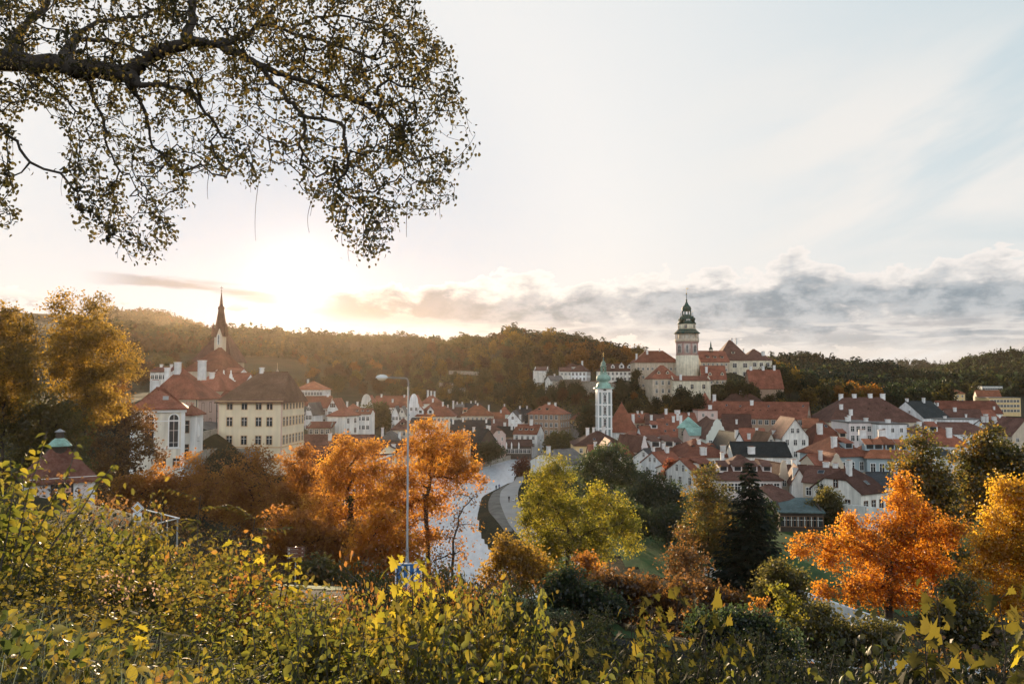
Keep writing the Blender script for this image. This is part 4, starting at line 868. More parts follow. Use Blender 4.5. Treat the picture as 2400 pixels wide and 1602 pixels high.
for k in range(6):
    a = k*math.pi/3 - 1.9; fm, gm = win_mesh(1.0, 1.6, 'rect', M_frameb, True)
    put('pane', gm, put('window', fm, tw, (math.cos(a)*r0*.775, math.sin(a)*r0*.775, tz(765)), (0, 0, a + math.pi/2)))
m = MB(); m.lathe([(r0*.84, tz(757.5)), (r0*.7, tz(754)), (r0*.56, tz(748)), (r0*.5, tz(742)), (r0*.42, tz(739)), (r0*.44, tz(737))], 24); m.build('bell_roof', T_verd, tw, True)
for k in range(4):
    a = k*math.pi/2 + math.pi/4 - .1; x_, y_ = math.cos(a)*r0*.66*1.02, math.sin(a)*r0*.66*1.02
    m = MB(); m.lathe([(r0*.17, tz(758)), (r0*.17, tz(750)), (r0*.23, tz(749)), (r0*.2, tz(745.5)), (r0*.07, tz(743.5)), (r0*.1, tz(742)), (r0*.02, tz(740)), (.05, tz(729))], 12, x_, y_); t_ = m.build('corner_turret', T_verd, tw, True)
    m = MB(); m.lathe([(.02, tz(731)), (.28, tz(730)), (.02, tz(728.8))], 8, x_, y_); m.build('gilded_ball', M_gold, t_)
m = MB(); m.box(-1.0, 1.0, -r0*.62, -r0*.4, tz(756), tz(748), 0); m.box(-.5, .5, -r0*.63, -r0*.6, tz(754.5), tz(750), 1); m.box(-1.3, 1.3, -r0*.66, -r0*.38, tz(748), tz(747.4), 2); m.build('dormer', [W_white, M_glass, T_verd], tw)
for k in range(8):
    a = k*math.pi/4 + .15; m = MB(); m.lathe([(.34, tz(737)), (.3, tz(727))], 6, math.cos(a)*r0*.36, math.sin(a)*r0*.36); m.build('lantern_post', T_verd, tw)
m = MB(); m.lathe([(r0*.40, tz(728)), (r0*.37, tz(726)), (r0*.42, tz(723)), (r0*.36, tz(718)), (r0*.18, tz(713)), (r0*.10, tz(708)), (r0*.05, tz(704)), (r0*.09, tz(702)), (r0*.03, tz(700)), (.12, tz(688))], 20); m.build('lantern_dome', T_verd, tw, True)
m = MB(); m.lathe([(.05, tz(689)), (.5, tz(687)), (.05, tz(685))], 10); m.tube([(0, 0, tz(687)), (0, 0, tz(673))], .05, 5); m.extr([(0, 0, tz(675.5)), (1.3, 0, tz(675)), (1.0, 0, tz(674)), (0, 0, tz(674))], (0, .06, 0)); m.build('weathervane', M_gold, tw)
# tiny roof turret of the castle
p = P(1674, 826, 452); t = empty('roof_turret', (p.x, p.y + 7.5, p.z - 1), 'tiny pointed belfry on the long red castle roof', 'turret')
m = MB(); m.lathe([(1.1, -1), (1.0, 1.2)], 8); m.lathe([(1.3, 3.2), (.9, 4.0), (.35, 4.8), (.5, 5.2), (.05, 8)], 10)
for k in range(6): m.lathe([(.14, 1.2), (.14, 3.2)], 5, math.cos(k*1.047)*.85, math.sin(k*1.047)*.85)
m.build('belfry', T_verd, t)
# castle rampart: long retaining wall under the manor, and rounded bastion
def wall_run(name, label, pts, th, mat, coping=None, cat='wall'):
    """free-standing wall along (x, y, ztop, zbottom) stations"""
    c0 = pts[0]; root = empty(name, (c0[0], c0[1], c0[3]), label, cat); m = MB(); cp = MB()
    for a, b_ in zip(pts, pts[1:]):
        t_ = Vector((b_[0]-a[0], b_[1]-a[1], 0)).normalized(); n_ = Vector((-t_.y, t_.x, 0)) * th/2
        q_ = lambda p_, s, z: (p_[0]+n_.x*s-c0[0], p_[1]+n_.y*s-c0[1], z-c0[3])
        v = [q_(a,-1,a[3]), q_(b_,-1,b_[3]), q_(b_,1,b_[3]), q_(a,1,a[3]), q_(a,-1,a[2]), q_(b_,-1,b_[2]), q_(b_,1,b_[2]), q_(a,1,a[2])]
        m.add(v, [(0,1,5,4),(1,2,6,5),(2,3,7,6),(3,0,4,7),(4,5,6,7)])
        if coping: 
            k_ = 1.5; top = [q_(a,-k_,a[2]+.003), q_(b_,-k_,b_[2]+.003), q_(b_,k_,b_[2]+.003), q_(a,k_,a[2]+.003)]
            cp.slab([(x_, y_, z_+.15) for x_, y_, z_ in top], .147)
    m.build('masonry', mat, root)
    if coping: cp.build('coping', coping, root)
    return root
def st(px, py, Y, dz): p_ = P(px, py, Y); return (p_.x, p_.y, p_.z, p_.z - dz)
wall_run('rampart', 'long pale retaining wall below the white manor', [st(1350,893,470,8), st(1392,893,466,9), st(1440,898,462,11), st(1492,902,456,14)], 1.5, W_stone, T_red)
p = P(1338, 890, 462); t = empty('bastion', (p.x, p.y + 4, p.z - 9), 'rounded grey stone bastion at the end of the rampart', 'bastion')
m = MB(); m.lathe([(6.6, -6), (6.2, 9.0), (6.5, 9.0), (6.5, 9.4)], 20); m.build('masonry', W_stone, t, True)
wall_run('rampart', 'high sloping rock-coloured rampart below the small white perched house', [st(1296,892,470,8), st(1322,896,468,9), st(1336,898,466,9)], 1.4, W_stone)
wall_run('terrace_wall', 'upper pale terrace wall on the bare brown slope', [st(1052,868,565,2.5), st(1085,869,566,2.5), st(1130,871,560,2.5)], .8, W_stone)
wall_run('terrace_wall', 'lower short terrace wall on the bare brown slope', [st(1030,896,520,3), st(1062,898,520,3)], .8, W_stone)
wall_run('terrace_wall', 'narrow terrace wall facing the town at the slope\'s foot', [st(1050,912,500,2.5), st(1090,908,505,2.5)], .8, W_stone)
wall_run('terrace_wall', 'white wall lit on the slope far left of the castle', [st(1250,868,512,7), st(1282,876,508,6)], .8, W_white)

# church tower with onion dome
c0 = P(1418, 1012, 330); ct = empty('church_tower', (c0.x, 330, gnd(c0.x, 330)), 'white and grey church tower with green copper onion dome', 'tower', None, R(3))
zc = lambda py: P(1418, py, 330).z - ct.location.z
hw = 16.2*330/F; D = hw*2
m = MB(); m.box(-hw, hw, 0, D, -1, zc(917)); m.build('shaft', surf('grey_panel_plaster', (0.19, 0.24, 0.24), 0.85, 0.08, 0.6), ct)
m = MB()
lv = [1004, 975.5, 948, 917]
for sx_ in (-1, 1):
    for sy_ in (0, 1):
        m.box(*sorted((sx_*(hw+.12), sx_*(hw-.5))), *((-.12, .5) if sy_ == 0 else (D-.5, D+.12)), -1, zc(912))
    m.box(sx_*hw*.40-.28, sx_*hw*.40+.28, -.10, 0, -1, zc(917))
for py in lv: m.box(-hw-.22, hw+.22, -.24, D+.22, zc(py)-.3, zc(py)+.3)
m.box(-hw-.1, hw+.1, -.1, D+.1, zc(917)+.3, zc(911)); m.box(-hw-.4, hw+.4, -.4, D+.4, zc(911), zc(909.5))
for sx_ in (-1, 1): m.box(*sorted((sx_*(hw-.05), sx_*(hw+.1))), D*.35, D*.65, -1, zc(917))
m.build('white_trim', M_trim, ct)
for py in (933, 961, 989, 1016):
    fm, gm = win_mesh(1.5, 3.6, 'arch', M_trim, True); o = put('belfry_opening', fm, ct, (0, -.03, zc(py)), (0, 0, 0)); put('pane', gm, o)
    o = put('belfry_opening', fm, ct, (-hw-.03, D/2, zc(py)), (0, 0, -math.pi/2)); put('pane', gm, o)
m = MB(); m.lathe([(0.01, 0), (.95, 0), (.95, .1), (.75, .12), (.75, .06)], 20, mi=0, cap=False); m.lathe([(0.01, .08), (.72, .08)], 20, mi=1, cap=False); m.build('clock', [M_trim, M_iron], ct, loc=(0, -.12, zc(915.5)), rot=(math.pi/2, 0, 0))
m = MB(); m.lathe([(hw*1.55, zc(910)), (hw*1.5, zc(908)), (hw*1.12, zc(906)), (hw*1.02, zc(900)), (hw*.92, zc(897.5))], 8, 0, D/2, rot=math.pi/8); m.build('skirt_roof', T_cop, ct)
m = MB(); m.lathe([(hw*.88, zc(898)), (hw*.7, zc(896)), (hw*.74, zc(893.5)), (hw*1.02, zc(890)), (hw*1.08, zc(886.5)), (hw*.98, zc(882)), (hw*.7, zc(878)), (hw*.5, zc(875.5)), (hw*.62, zc(873.5)), (hw*.6, zc(872)), (hw*.45, zc(871.5))], 20, 0, D/2); m.build('onion_dome', T_cop, ct, True)
for k in range(6): a = k*math.pi/3; m = MB(); m.lathe([(.22, zc(872)), (.2, zc(858))], 6, math.cos(a)*hw*.36, D/2 + math.sin(a)*hw*.36); m.build('lantern_post', T_cop, ct)
m = MB(); m.lathe([(hw*.5, zc(858)), (hw*.45, zc(856.5)), (hw*.3, zc(854.5)), (hw*.38, zc(851.5)), (hw*.28, zc(848)), (hw*.08, zc(844)), (.08, zc(836))], 16, 0, D/2); m.build('lantern_dome', T_cop, ct, True)
m = MB(); m.lathe([(.02, zc(836)), (.4, zc(834)), (.02, zc(832.5))], 8, 0, D/2); m.box(-.06, .06, D/2-.05, D/2+.05, zc(833), zc(825)); m.box(-.5, .5, D/2-.05, D/2+.05, zc(829.5), zc(829)); m.build('cross', M_gold, ct)
H('church_nave', 'steep red church roof standing right behind the white church tower', 'church', 1420,1494,1008,944,338,20,-8,'h','y',W_white,T_red, kl=(4.0,0), kr=(4.0,0), ch=[(.86,.25,5.4,1.6)])
# green copper tower house
p = P(1613, 1001, 286); t = empty('tower_house', (p.x, 286, gnd(p.x, 286)), 'square stone tower house with green copper pyramid roof', 'tower', None, R(-14))
ze_ = p.z - t.location.z; w_ = 46*286/F/2
m = MB(); m.box(-w_, w_, 0, 2*w_, -1, ze_); m.build('wall', W_stone, t)
m = MB(); za = P(1613, 975, 290).z - t.location.z
o_ = .5; q_ = [(-w_-o_, -o_), (w_+o_, -o_), (w_+o_, 2*w_+o_), (-w_-o_, 2*w_+o_)]
for i in range(4):
    a, b_ = q_[i], q_[(i+1) % 4]; m.slab([(a[0], a[1], ze_-.1), (b_[0], b_[1], ze_-.1), (0, w_, za)], .2)
rf_ = m.build('roof', T_cop, t); chimney(rf_, -w_*.75, w_*.6, ze_, 6.5, 1.3)
windows(t, 'f', 2*w_, 2*w_, [ze_-2.2], [-1.8, 1.6], .9, 1.3, fr=M_frameb, big=False)

# ------------------------------------------------------------------ old town on the high left bank
cb = H('school_block', 'big cream four-storey block with dark hipped roof at the edge of the slope', 'building', 511,661,936,872,165,15,-3,'h','x',W_cream,T_moss, kl=(5.6,0), kr=(1.2,0), fw=(1.15,1.75), fr=surf('ochre_surround', (0.62,0.42,0.24), 0.8, .1, 1.0), z1=2.2, zstep=3.5, base=13, quoin=surf('rose_quoin', (0.66,0.44,0.34), .8, .1, 1), o=.7, ch=[(.47,1.0,1.4,1.0)])
w_, e_, rr_, d_, rf_ = INFO[cb]
fo = surf('ochre_surround', (0.62,0.42,0.24))
for i, py in enumerate((949, 988, 1031)):
    z_ = P(585, py, 165).z - 13
    windows(cb, 'f', w_, d_, [z_], [((px-586)*165/F) for px in (538, 573, 607, 633)], 1.15, 1.75, fr=fo)
    windows(cb, 'r', w_, d_, [z_], [1.5+2.05*k for k in range(7)], 1.0, 1.75, fr=fo)
m = MB(); m.box(-w_/2-.12, w_/2+.12, -.12, d_+.12, P(585,1049,165).z-13, P(585,1046,165).z-13); m.build('string_course', fo, cb)
m = MB(); m.box(-w_/2-.5, w_/2+.5, -.5, d_+.5, e_-.55, e_-.25); m.build('cornice', fo, cb)
m = MB(); m.box(-2.6, 2.4, -1.2, -.01, -1, P(585,1050,165).z-13); m.box(-w_/2-.6, -w_/2+4.0, -.6, -.01, -1, P(585,1049,165).z-13); m.build('stone_base', W_stone, cb)
m = MB(); m.tube([(-w_/2-.25, -.25, e_-.4), (-w_/2-.25, -.25, 2)], .09, 6); m.build('drainpipe', M_iron, cb)
for k in range(6):
    x_ = w_/2-.25; dormer(rf_, w_/2-.1, 1.8+2.2*k, e_+.9, .8, .7, 'eye', None, T_moss, 1.0, math.pi/2)
cp_ = H('chapel_hall', 'tall white hall with two round-arched windows and red hipped roof', 'building', 318,424,953,908,130,12,22,'h','x',W_white,T_red, base=15, kl=(4.6,0), kr=(4.6,0), o=.55)
w_, e_, rr_, d_, rf_ = INFO[cp_]
zz = P(370, 1008, 131).z - 15
fm, gm = win_mesh(1.75, 5.6, 'arch', M_trim, True)
for x_ in (-w_*.16, w_*.30): put('pane', gm, put('arched_window', fm, cp_, (x_, 0, zz)))
windows(cp_, 'f', w_, d_, [P(400,1083,131).z-15], [w_*.1, w_*.36], .8, 1.1, fr=M_frameb)
m = MB(); m.box(-w_/2-.1, w_/2+.1, -.15, d_, P(370,1051,131).z-15, P(370,1048,131).z-15); m.box(-w_/2-.3, w_/2+.3, -.3, d_, e_-.9, e_-.3); m.box(-w_/2-.1, -w_/2+.5, -.12, 0, -1, e_-.9); m.box(w_/2-.5, w_/2+.1, -.12, 0, -1, e_-.9)
m.box(-w_/2-.05, w_/2+.05, -.07, 0, e_-2.4, e_-2.25); m.build('moulding', M_trim, cp_)
k = MB(); k.box(-.45, .45, -.6, .6, .02, .14); k.build('skylight', M_metal, rf_, loc=(1.0, d_*.22, e_+(rr_-e_)*.42), rot=(math.atan2(rr_-e_, d_/2), 0, 0))
H('annex', 'narrow white annex with two windows between the tall white hall and the hotel', 'house', 421,447,969,948,142,7,4,'h','x',W_white,T_red, f=(1,2), fw=(1.3,2.0), zstep=4.2, z1=2.3, base=15, fr=M_frameb)
ho = H('hotel', 'old hotel with wide red hipped roof, painted name and pink street front', 'hotel', 345,466,929,864,172,12,-3,'h','x',W_beige,T_red, r=(3,3), fw=(1.0,2.0), z1=2.4, zstep=3.6, base=16, fr=M_frameb, kl=(4,0), kr=(6.2,0), ch=[(.18,.75,2.6,1.4),(.36,.85,3.6,1.7),(.05,.35,2.0,2.4),(.82,1.0,2.8,2.2)])
w_, e_, rr_, d_, rf_ = INFO[ho]
m = MB(); m.box(w_/2-.01, w_/2+.05, 0, d_, e_-7.6, e_-.35, 0); m.box(w_/2-.005, w_/2+.1, 0, d_, -1, e_-7.6, 1); m.build('street_front', [W_pink, W_redbrick], ho)
tx = bpy.data.curves.new('lettering', 'FONT'); tx.body = 'Hotel Růže'; tx.size = .9; tx.extrude = .03; tx.align_x = 'CENTER'
to = bpy.data.objects.new('lettering_curve', tx); COL.objects.link(to); bpy.context.view_layer.update()
me_ = bpy.data.meshes.new_from_object(to.evaluated_get(bpy.context.evaluated_depsgraph_get())); bpy.data.objects.remove(to)
me_.materials.clear(); me_.materials.append(surf('red_lettering', (0.42, 0.13, 0.09), .8, .05, 1))
put('lettering', me_, ho, ((434-405.5)*172/F, -.04, e_-1.75), (math.pi/2, 0, 0))
m = MB(); m.tube([(w_/2-.3, -.12, e_-.3), (w_/2-.3, -.12, 0)], .09, 6); m.build('drainpipe', M_iron, ho)
H('row_house', 'red-roofed house behind the hotel chimney with sun-bleached roof end', 'house', 440,512,912,868,196,14,-8,'h','x',W_beige,T_red, ch=[(.5,.6,2,1.4)])
H('corner_house', 'tall narrow house with pale front between hotel and cream block', 'house', 500,512,950,915,183,9,-14,'g','x',W_white,T_red, f=(2,4), fr=M_frameb)
so = H('statue_house', 'red-roofed house with three white ornate dormer gables behind the cream block', 'house', 490,566,905,874,215,12,-4,'g','x',W_white,T_red, base=20)
w_, e_, rr_, d_, rf_ = INFO[so]
for i, x_ in enumerate((-.36, -.13, .1)):
    m = MB(); sc_ = [(1,0),(1,.5),(.72,.58),(.62,.9),(.34,.98),(.26,1.35),(.1,1.5),(.08,1.9),(0,2.0)]
    pts = [(a*1.1, 0, b_*1.9) for a, b_ in sc_] + [(-a*1.1, 0, b_*1.9) for a, b_ in sc_[-2::-1]]
    m.extr(pts, (0, -.5, 0)); m.box(-.95, .95, 0, 3, -.6, 1.0); m.box(-.35, .35, -.55, -.505, .25, .95, 1); m.build('ornate_dormer', [M_trim, M_glass], rf_, loc=(x_*w_, d_*.14, e_+.6))
H('baroque_house', 'small white turret-like gable house behind the hotel roof', 'house', 499,519,888,868,240,8,0,'g','y',W_white,T_red, parapet='volute', f=(2,1), base=22)
H('long_house', 'long white facade with row of little dormers under the church', 'house', 526,562,871,862,285,10,4,'g','x',W_white,T_red, f=(9,2), base=22)
H('row_house', 'white houses row glimpsed over the hotel roof', 'house', 352,400,869,860,250,10,0,'g','x',W_white,T_red, f=(5,1), base=22, ch=[(.2,1,1.2),(.7,1,1.2)])
p = P(650, 872, 205); t = empty('roof_turret', (p.x, p.y, p.z - 3), 'slim pale domed turret with spike behind the dark hipped roof', 'turret')
m = MB(); m.lathe([(1.7, -4), (1.7, .9), (1.9, 1.0), (1.4, 1.7), (.6, 2.2), (.35, 2.5), (.3, 3.0), (.45, 3.1), (.2, 3.6), (.05, 4.0), (.03, 5.4)], 14); m.build('dome', W_beige, t, True)
# gothic church
p = P(523, 830, 322); ch_ = empty('gothic_church', (p.x, 322, 24), 'gothic church with steep dark roof and needle spire against the sun', 'church', None, R(0))
X_ = lambda px, Y=322: (px-1200)/F*Y/ (1) - p.x
Z_ = lambda py, Y=322: P(523, py, Y).z - 24
m = MB(); x0, x1 = X_(452), X_(541); d_ = 18; ze_, zr_ = Z_(842), Z_(768)
m.box(x0+.6, x1-.6, 0, d_, -4, ze_); m.build('nave_wall', W_beige, ch_)
m = MB()
for pl in roof_polys(x1-x0, d_, ze_, zr_, 'x', (7.5, 0), (5.5, 0), .5): m.slab([((a+(x0+x1)/2), b_, c) for a, b_, c in pl], .3)
m.build('nave_roof', T_br, ch_)
m = MB(); bt = 3.5
m.box(X_(513), X_(531), -5.5, -1.0, -4, Z_(815), 0)
m.extr([(X_(513), -5.5, Z_(815)), (X_(531), -5.5, Z_(815)), (X_(531), -5.5, Z_(792)), (X_(524), -5.5, Z_(772)), (X_(517), -5.5, Z_(792)), (X_(513), -5.5, Z_(792))][::-1], (0, 4.5, 0), 0)
m.build('tower', W_beige, ch_)
fm, gm = win_mesh(1.1, 4.2, 'arch', M_trim, True); put('pane', gm, put('belfry_window', fm, ch_, (X_(523), -5.52, Z_(797))))
sx_ = X_(521.5); m = MB(); m.lathe([(2.9, Z_(790)), (2.5, Z_(774)), (1.15, Z_(728)), (1.35, Z_(725)), (1.3, Z_(721)), (.75, Z_(718)), (.12, Z_(686))], 8, sx_, -2.6); m.build('spire', T_br, ch_)
m = MB(); m.lathe([(.02, Z_(685)), (.35, Z_(683)), (.02, Z_(681))], 8, sx_, -2.6); m.box(sx_-.06, sx_+.06, -2.66, -2.54, Z_(683), Z_(672)); m.box(sx_-.6, sx_+.6, -2.66, -2.54, Z_(676.5), Z_(675.6)); m.build('cross', M_iron, ch_)
for a in (-1, 1):
    m = MB(); m.lathe([(.7, Z_(790)), (.6, Z_(770)), (.05, Z_(757))], 6, sx_+a*2.7, -3.6); m.build('pinnacle', T_br, ch_)
H('choir_chapel', 'red-roofed choir with pale sunlit roof flank below the gothic church', 'church', 424,524,866,815,288,16,-12,'h','x',W_beige,T_red, kl=(9,0), kr=(5.2,0), base=22)
# riverside rows on the left bank
H('long_house', 'covered timber walkway with long brown-red roof and white openings', 'walkway', 704,872,1041,1018,206,6,-2,'g','x',W_dark,T_br, f=(14,1,.9,1.0), z1=.9, fr=M_trim, ch=[(.39,.5,2.4,1.1)])
H('long_house', 'second lower brown roof in front of the covered walkway', 'house', 682,806,1068,1047,188,8,-2,'g','x',W_dark,T_br)
rh = H('riverside_house', 'brick-red riverside house with white window frames and cornices', 'house', 792,858,1082,1062,158,20,-6,'g','x',W_redbrick,T_br, f=(4,4), r=(7,5), fw=(1.0,1.6), z1=1.9, zstep=3.2, band=True, fr=M_trim, base=2)
H('riverside_house', 'cream riverside house with small balconies next to the brick-red one', 'house', 842,884,1062,1040,184,15,-8,'g','x',W_cream,T_br, f=(3,3), r=(5,4), fw=(.8,1.5), base=3, fr=M_frameb)
H('riverside_house', 'riverside house with brown roof, glass veranda and white awning', 'house', 868,926,1062,1036,202,13,-20,'g','x',W_beige,T_br, r=(3,2), ch=[(.75,.4,1.8)], base=3, sky=[(.5,.6)])
# retaining wall below the street and the umbrellas on its terrace
wall_run('retaining_wall', 'old ivy-stained stone retaining wall beneath the cafe terrace', [st(424,1082,134,10), st(452,1066,140,12), st(478,1054,150,12), st(512,1048,160,14)], 1.2, W_stone)
wall_run('parapet_wall', 'stone street parapet between the annex and the cream block', [st(446,1018,150,6), st(478,1010,158,6), st(508,1004,166,6)], .6, W_stone)
def parasol(px, py, Y, h, label, group):
    q_ = P(px, py, Y); t_ = empty('closed_parasol', q_, label, 'parasol', group)
    m = MB(); m.lathe([(.03, 0), (.03, h)], 6); m.lathe([(.3, 0), (.3, .08)], 8); m.build('pole', M_metal, t_)
    m = MB(); m.lathe([(.12, h*.25), (.3, h*.34), (.26, h*.55), (.3, h*.75), (.16, h*.92), (.02, h*1.04)], 9); m.build('canopy', M_trim, t_)
for px, py, h, la in ((452,1058,3.6,'closed white parasol, the one nearest the annex on the stone terrace'), (457,1052,3.4,'closed white parasol, the middle one of three on the stone terrace'), (464,1034,3.2,'closed white parasol standing highest up on the stone terrace')):
    parasol(px, py, 146, h, la, 'parasols on the cafe terrace')
for px, la in ((1187,'closed white parasol beside the pink house on the river terrace'), (1199,'closed white parasol midway along the tavern\'s river terrace'), (1216,'closed white parasol nearest the awninged end of the tavern terrace')):
    parasol(px, 1057, 322, 3.6, la, 'parasols by the tavern')

# pavilion with lantern roof
pv = H('pavilion', 'small white garden pavilion with tiled pyramid roof and glass door', 'pavilion', 96,202,1117,1045,68,5.0,38,'h','x',W_white,tiles('old_brown_tiles', (0.15,0.062,0.042)), kl=(1.9,0), kr=(1.9,0), o=.35, base=19.2)
w_, e_, rr_, d_, rf_ = INFO[pv]
m = MB(); m.box(-w_/2-.1, w_/2+.1, -.1, d_+.1, e_-.35, e_-.05); m.build('cornice', M_trim, pv)
for x_ in (-w_*.33, w_*.31):
    m = MB(); m.box(-.42, .42, -.05, 0, 0.6, e_-.75); m.box(-.34, .34, -.07, -.05, .7, e_-.85); m.build('panel', W_rose, pv, loc=(x_, 0, 0))
m = MB(); m.box(-.85, .85, -.05, 0, 0, e_-.6, 0); m.box(-.72, .72, -.06, -.05, .1, e_-.72, 1); m.box(-.03, .03, -.09, -.06, 0, e_-.7, 0); dr = m.build('door', [M_iron, M_glass], pv, loc=(-w_*.02, 0, 0))
m = MB(); m.box(-.62, -.15, -.1, -.065, e_-1.35, e_-.95); m.build('notice', M_trim, dr)
m = MB(); m.box(.08, .68, -.1, -.065, e_-1.35, e_-.92); m.build('coloured_notice', surf('poster_paper', (0.62,0.33,0.22), .8, .4, 6), dr)
m = MB(); zt = rr_; m.lathe([(.62, zt-1.0), (.62, zt+.05)], 12, 0, d_/2); m.build('lantern_drum', W_dark, rf_)
m = MB(); m.lathe([(1.0, zt+.02), (.98, zt+.08), (.55, zt+.55), (.36, zt+.7)], 12, 0, d_/2); m.build('lantern_roof', T_cop, rf_)
m = MB(); m.lathe([(.32, zt+.65), (.32, zt+1.25)], 10, 0, d_/2, mi=0); m.lathe([(.42, zt+1.24), (.40, zt+1.28), (.05, zt+1.5)], 10, 0, d_/2, mi=1); m.build('finial', [W_dark, M_metal], rf_)
# white garden wall by the lawn, and the terrace wall under the half-hipped house
wall_run('garden_wall', 'long whitewashed garden wall slanting down beside the lawn', [st(1652,1327,122,2.6), st(1760,1352,114,3), st(1880,1384,106,3), st(1990,1422,99,3), st(2120,1466,92,3)], .4, W_white)
wall_run('terrace_wall', 'white terrace wall below the half-hipped white house', [st(1978,1180,146,3.5), st(2030,1186,142,4), st(2100,1194,140,4)], .5, W_white)
wall_run('quay_wall', 'low stone quay along the far river bank', [(-37,243,1.5,-1), (-29.5,264,1.5,-1), (-16,284,1.5,-1), (-8,308,1.6,-1), (1,336,1.7,-1), (14.5,362,1.8,-1), (28,386,1.8,-1)], .8, W_stone)

# ------------------------------------------------------------------ trees
L_gold = leafmat('golden_olive_leaves', [(0.10,0.075,0.016),(0.24,0.15,0.022),(0.46,0.27,0.03)])
L_orange = leafmat('orange_maple_leaves', [(0.32,0.21,0.022),(0.44,0.17,0.016),(0.60,0.26,0.022),(0.70,0.42,0.036)])
L_rust = leafmat('rusty_maple_leaves', [(0.24,0.15,0.02),(0.36,0.145,0.02),(0.50,0.24,0.03),(0.56,0.34,0.045)])
L_amber = leafmat('amber_leaves', [(0.16,0.07,0.013),(0.36,0.15,0.02),(0.42,0.26,0.032)])
L_yelg = leafmat('yellow_green_leaves', [(0.085,0.10,0.014),(0.20,0.185,0.018),(0.44,0.32,0.028)])
L_yellow = leafmat('yellow_orange_leaves', [(0.26,0.17,0.018),(0.56,0.32,0.025),(0.58,0.38,0.035)])
L_glow = leafmat('glare_warmed_leaves', [(0.16,0.065,0.014),(0.34,0.14,0.02),(0.46,0.23,0.028)])  # warm veil of sun glare put into the leaf colour
L_brown = leafmat('russet_leaves', [(0.06,0.034,0.013),(0.14,0.07,0.018),(0.26,0.12,0.022)])
L_olive = leafmat('olive_leaves', [(0.055,0.06,0.018),(0.11,0.10,0.022),(0.19,0.14,0.028)])
L_green = leafmat('dark_green_leaves', [(0.022,0.04,0.016),(0.04,0.06,0.02),(0.075,0.078,0.022)])
L_mixed = leafmat('turning_green_leaves', [(0.05,0.065,0.018),(0.12,0.10,0.02),(0.36,0.17,0.02)])
L_spruce = leafmat('spruce_needles', [(0.012,0.026,0.018),(0.02,0.036,0.02),(0.03,0.045,0.022)], 0.25, 0.03)
L_fir = leafmat('far_fir_needles', [(0.022,0.036,0.02),(0.035,0.048,0.022),(0.05,0.055,0.025)], 0.3, 0.02)
L_creep = leafmat('wine_red_creeper', [(0.10,0.03,0.02),(0.2,0.05,0.025),(0.12,0.07,0.025)])

def unit(v): return v / np.maximum(np.linalg.norm(v, axis=-1, keepdims=True), 1e-9)
LEAF4 = (np.array([(0,0,0),(.42,.5,.06),(1,0,-.05),(.42,-.5,.06)], float), np.array([(0,1,2,3)]))           # along x, width y
LEAF_OVAL = (np.array([(0,0,0),(.3,.42,.08),(.62,.40,.06),(1,0,-.16),(.62,-.40,.06),(.3,-.42,.08),(.35,0,0),(.68,0,-.05)], float),
             np.array([(0,1,6),(1,2,6),(2,7,6),(2,3,7),(3,4,7),(4,6,7),(4,5,6),(5,0,6)][:8]))
_mp = [(0,0),(.0,.16),(-.14,.46),(.12,.33),(.30,.74),(.40,.36),(.62,.48),(.66,.25),(.80,.24),(1.0,0)]
_ml = [(x, y, .16*abs(y)-.22*x*x) for x, y in _mp] + [(x, -y, .16*abs(y)-.22*x*x) for x, y in _mp[-2:0:-1]]
MAPLE = (np.array([(.38, 0, 0)] + _ml, float), np.array([(0, i, i % len(_ml) + 1) for i in range(1, len(_ml)+1)]))
def leaves(shape, pos, ax, nrm, length, width):
    """one copy of a leaf shape per position; ax = pointing direction, nrm = face normal"""
    V, Fc = shape; ax = unit(ax); sd = unit(np.cross(nrm, ax)); nm = np.cross(ax, sd)
    n = len(pos); L_ = np.broadcast_to(length, (n,))[:, None, None]; W_ = np.broadcast_to(width, (n,))[:, None, None]
    v = pos[:, None] + ax[:, None]*V[None, :, :1]*L_ + sd[:, None]*V[None, :, 1:2]*W_ + nm[:, None]*V[None, :, 2:]*L_
    f = Fc[None] + (np.arange(n)*len(V))[:, None, None]
    return v.reshape(-1, 3), f.reshape(-1, Fc.shape[1])
def rand_dirs(n, up=0.0, g=None):
    g = g or rng; v = g.normal(size=(n, 3)); v[:, 2] += up; return unit(v)
def skeleton(nodes, par, att, step, droop=0.0, jit=0.12, g=None, back=0.0):
    """grow twigs from an existing limb skeleton to every attractor; returns nodes, parents and the twig-end index"""
    g = g or rng; att = np.asarray(att, float); n0 = len(nodes)
    N_ = np.zeros((n0 + len(att)*10 + 10, 3)); N_[:n0] = nodes; PR = np.zeros(len(N_), int); PR[:n0] = par; cnt = n0
    d0 = np.min(np.linalg.norm(att[:, None, :] - np.asarray(nodes)[None], axis=2), axis=1); ends = []
    for i in np.argsort(d0):
        p = att[i]; dd = N_[:cnt] - p; d = np.sqrt((dd*dd).sum(1)) + back*np.maximum(-dd[:, 2]*-1, 0)*0
        j = int(np.argmin(d)); L_ = d[j]; k = int(min(9, max(1, round(L_/step)))); a = N_[j].copy(); last = j
        for s in range(1, k+1):
            t = s/k; q_ = a*(1-t) + p*t
            if s < k: q_ = q_ + g.normal(size=3)*jit*L_*0.5*math.sin(math.pi*t); q_[2] += droop*L_*math.sin(math.pi*t)
            N_[cnt] = q_; PR[cnt] = last; last = cnt; cnt += 1
        ends.append(last)
    return N_[:cnt], PR[:cnt], np.array(ends)
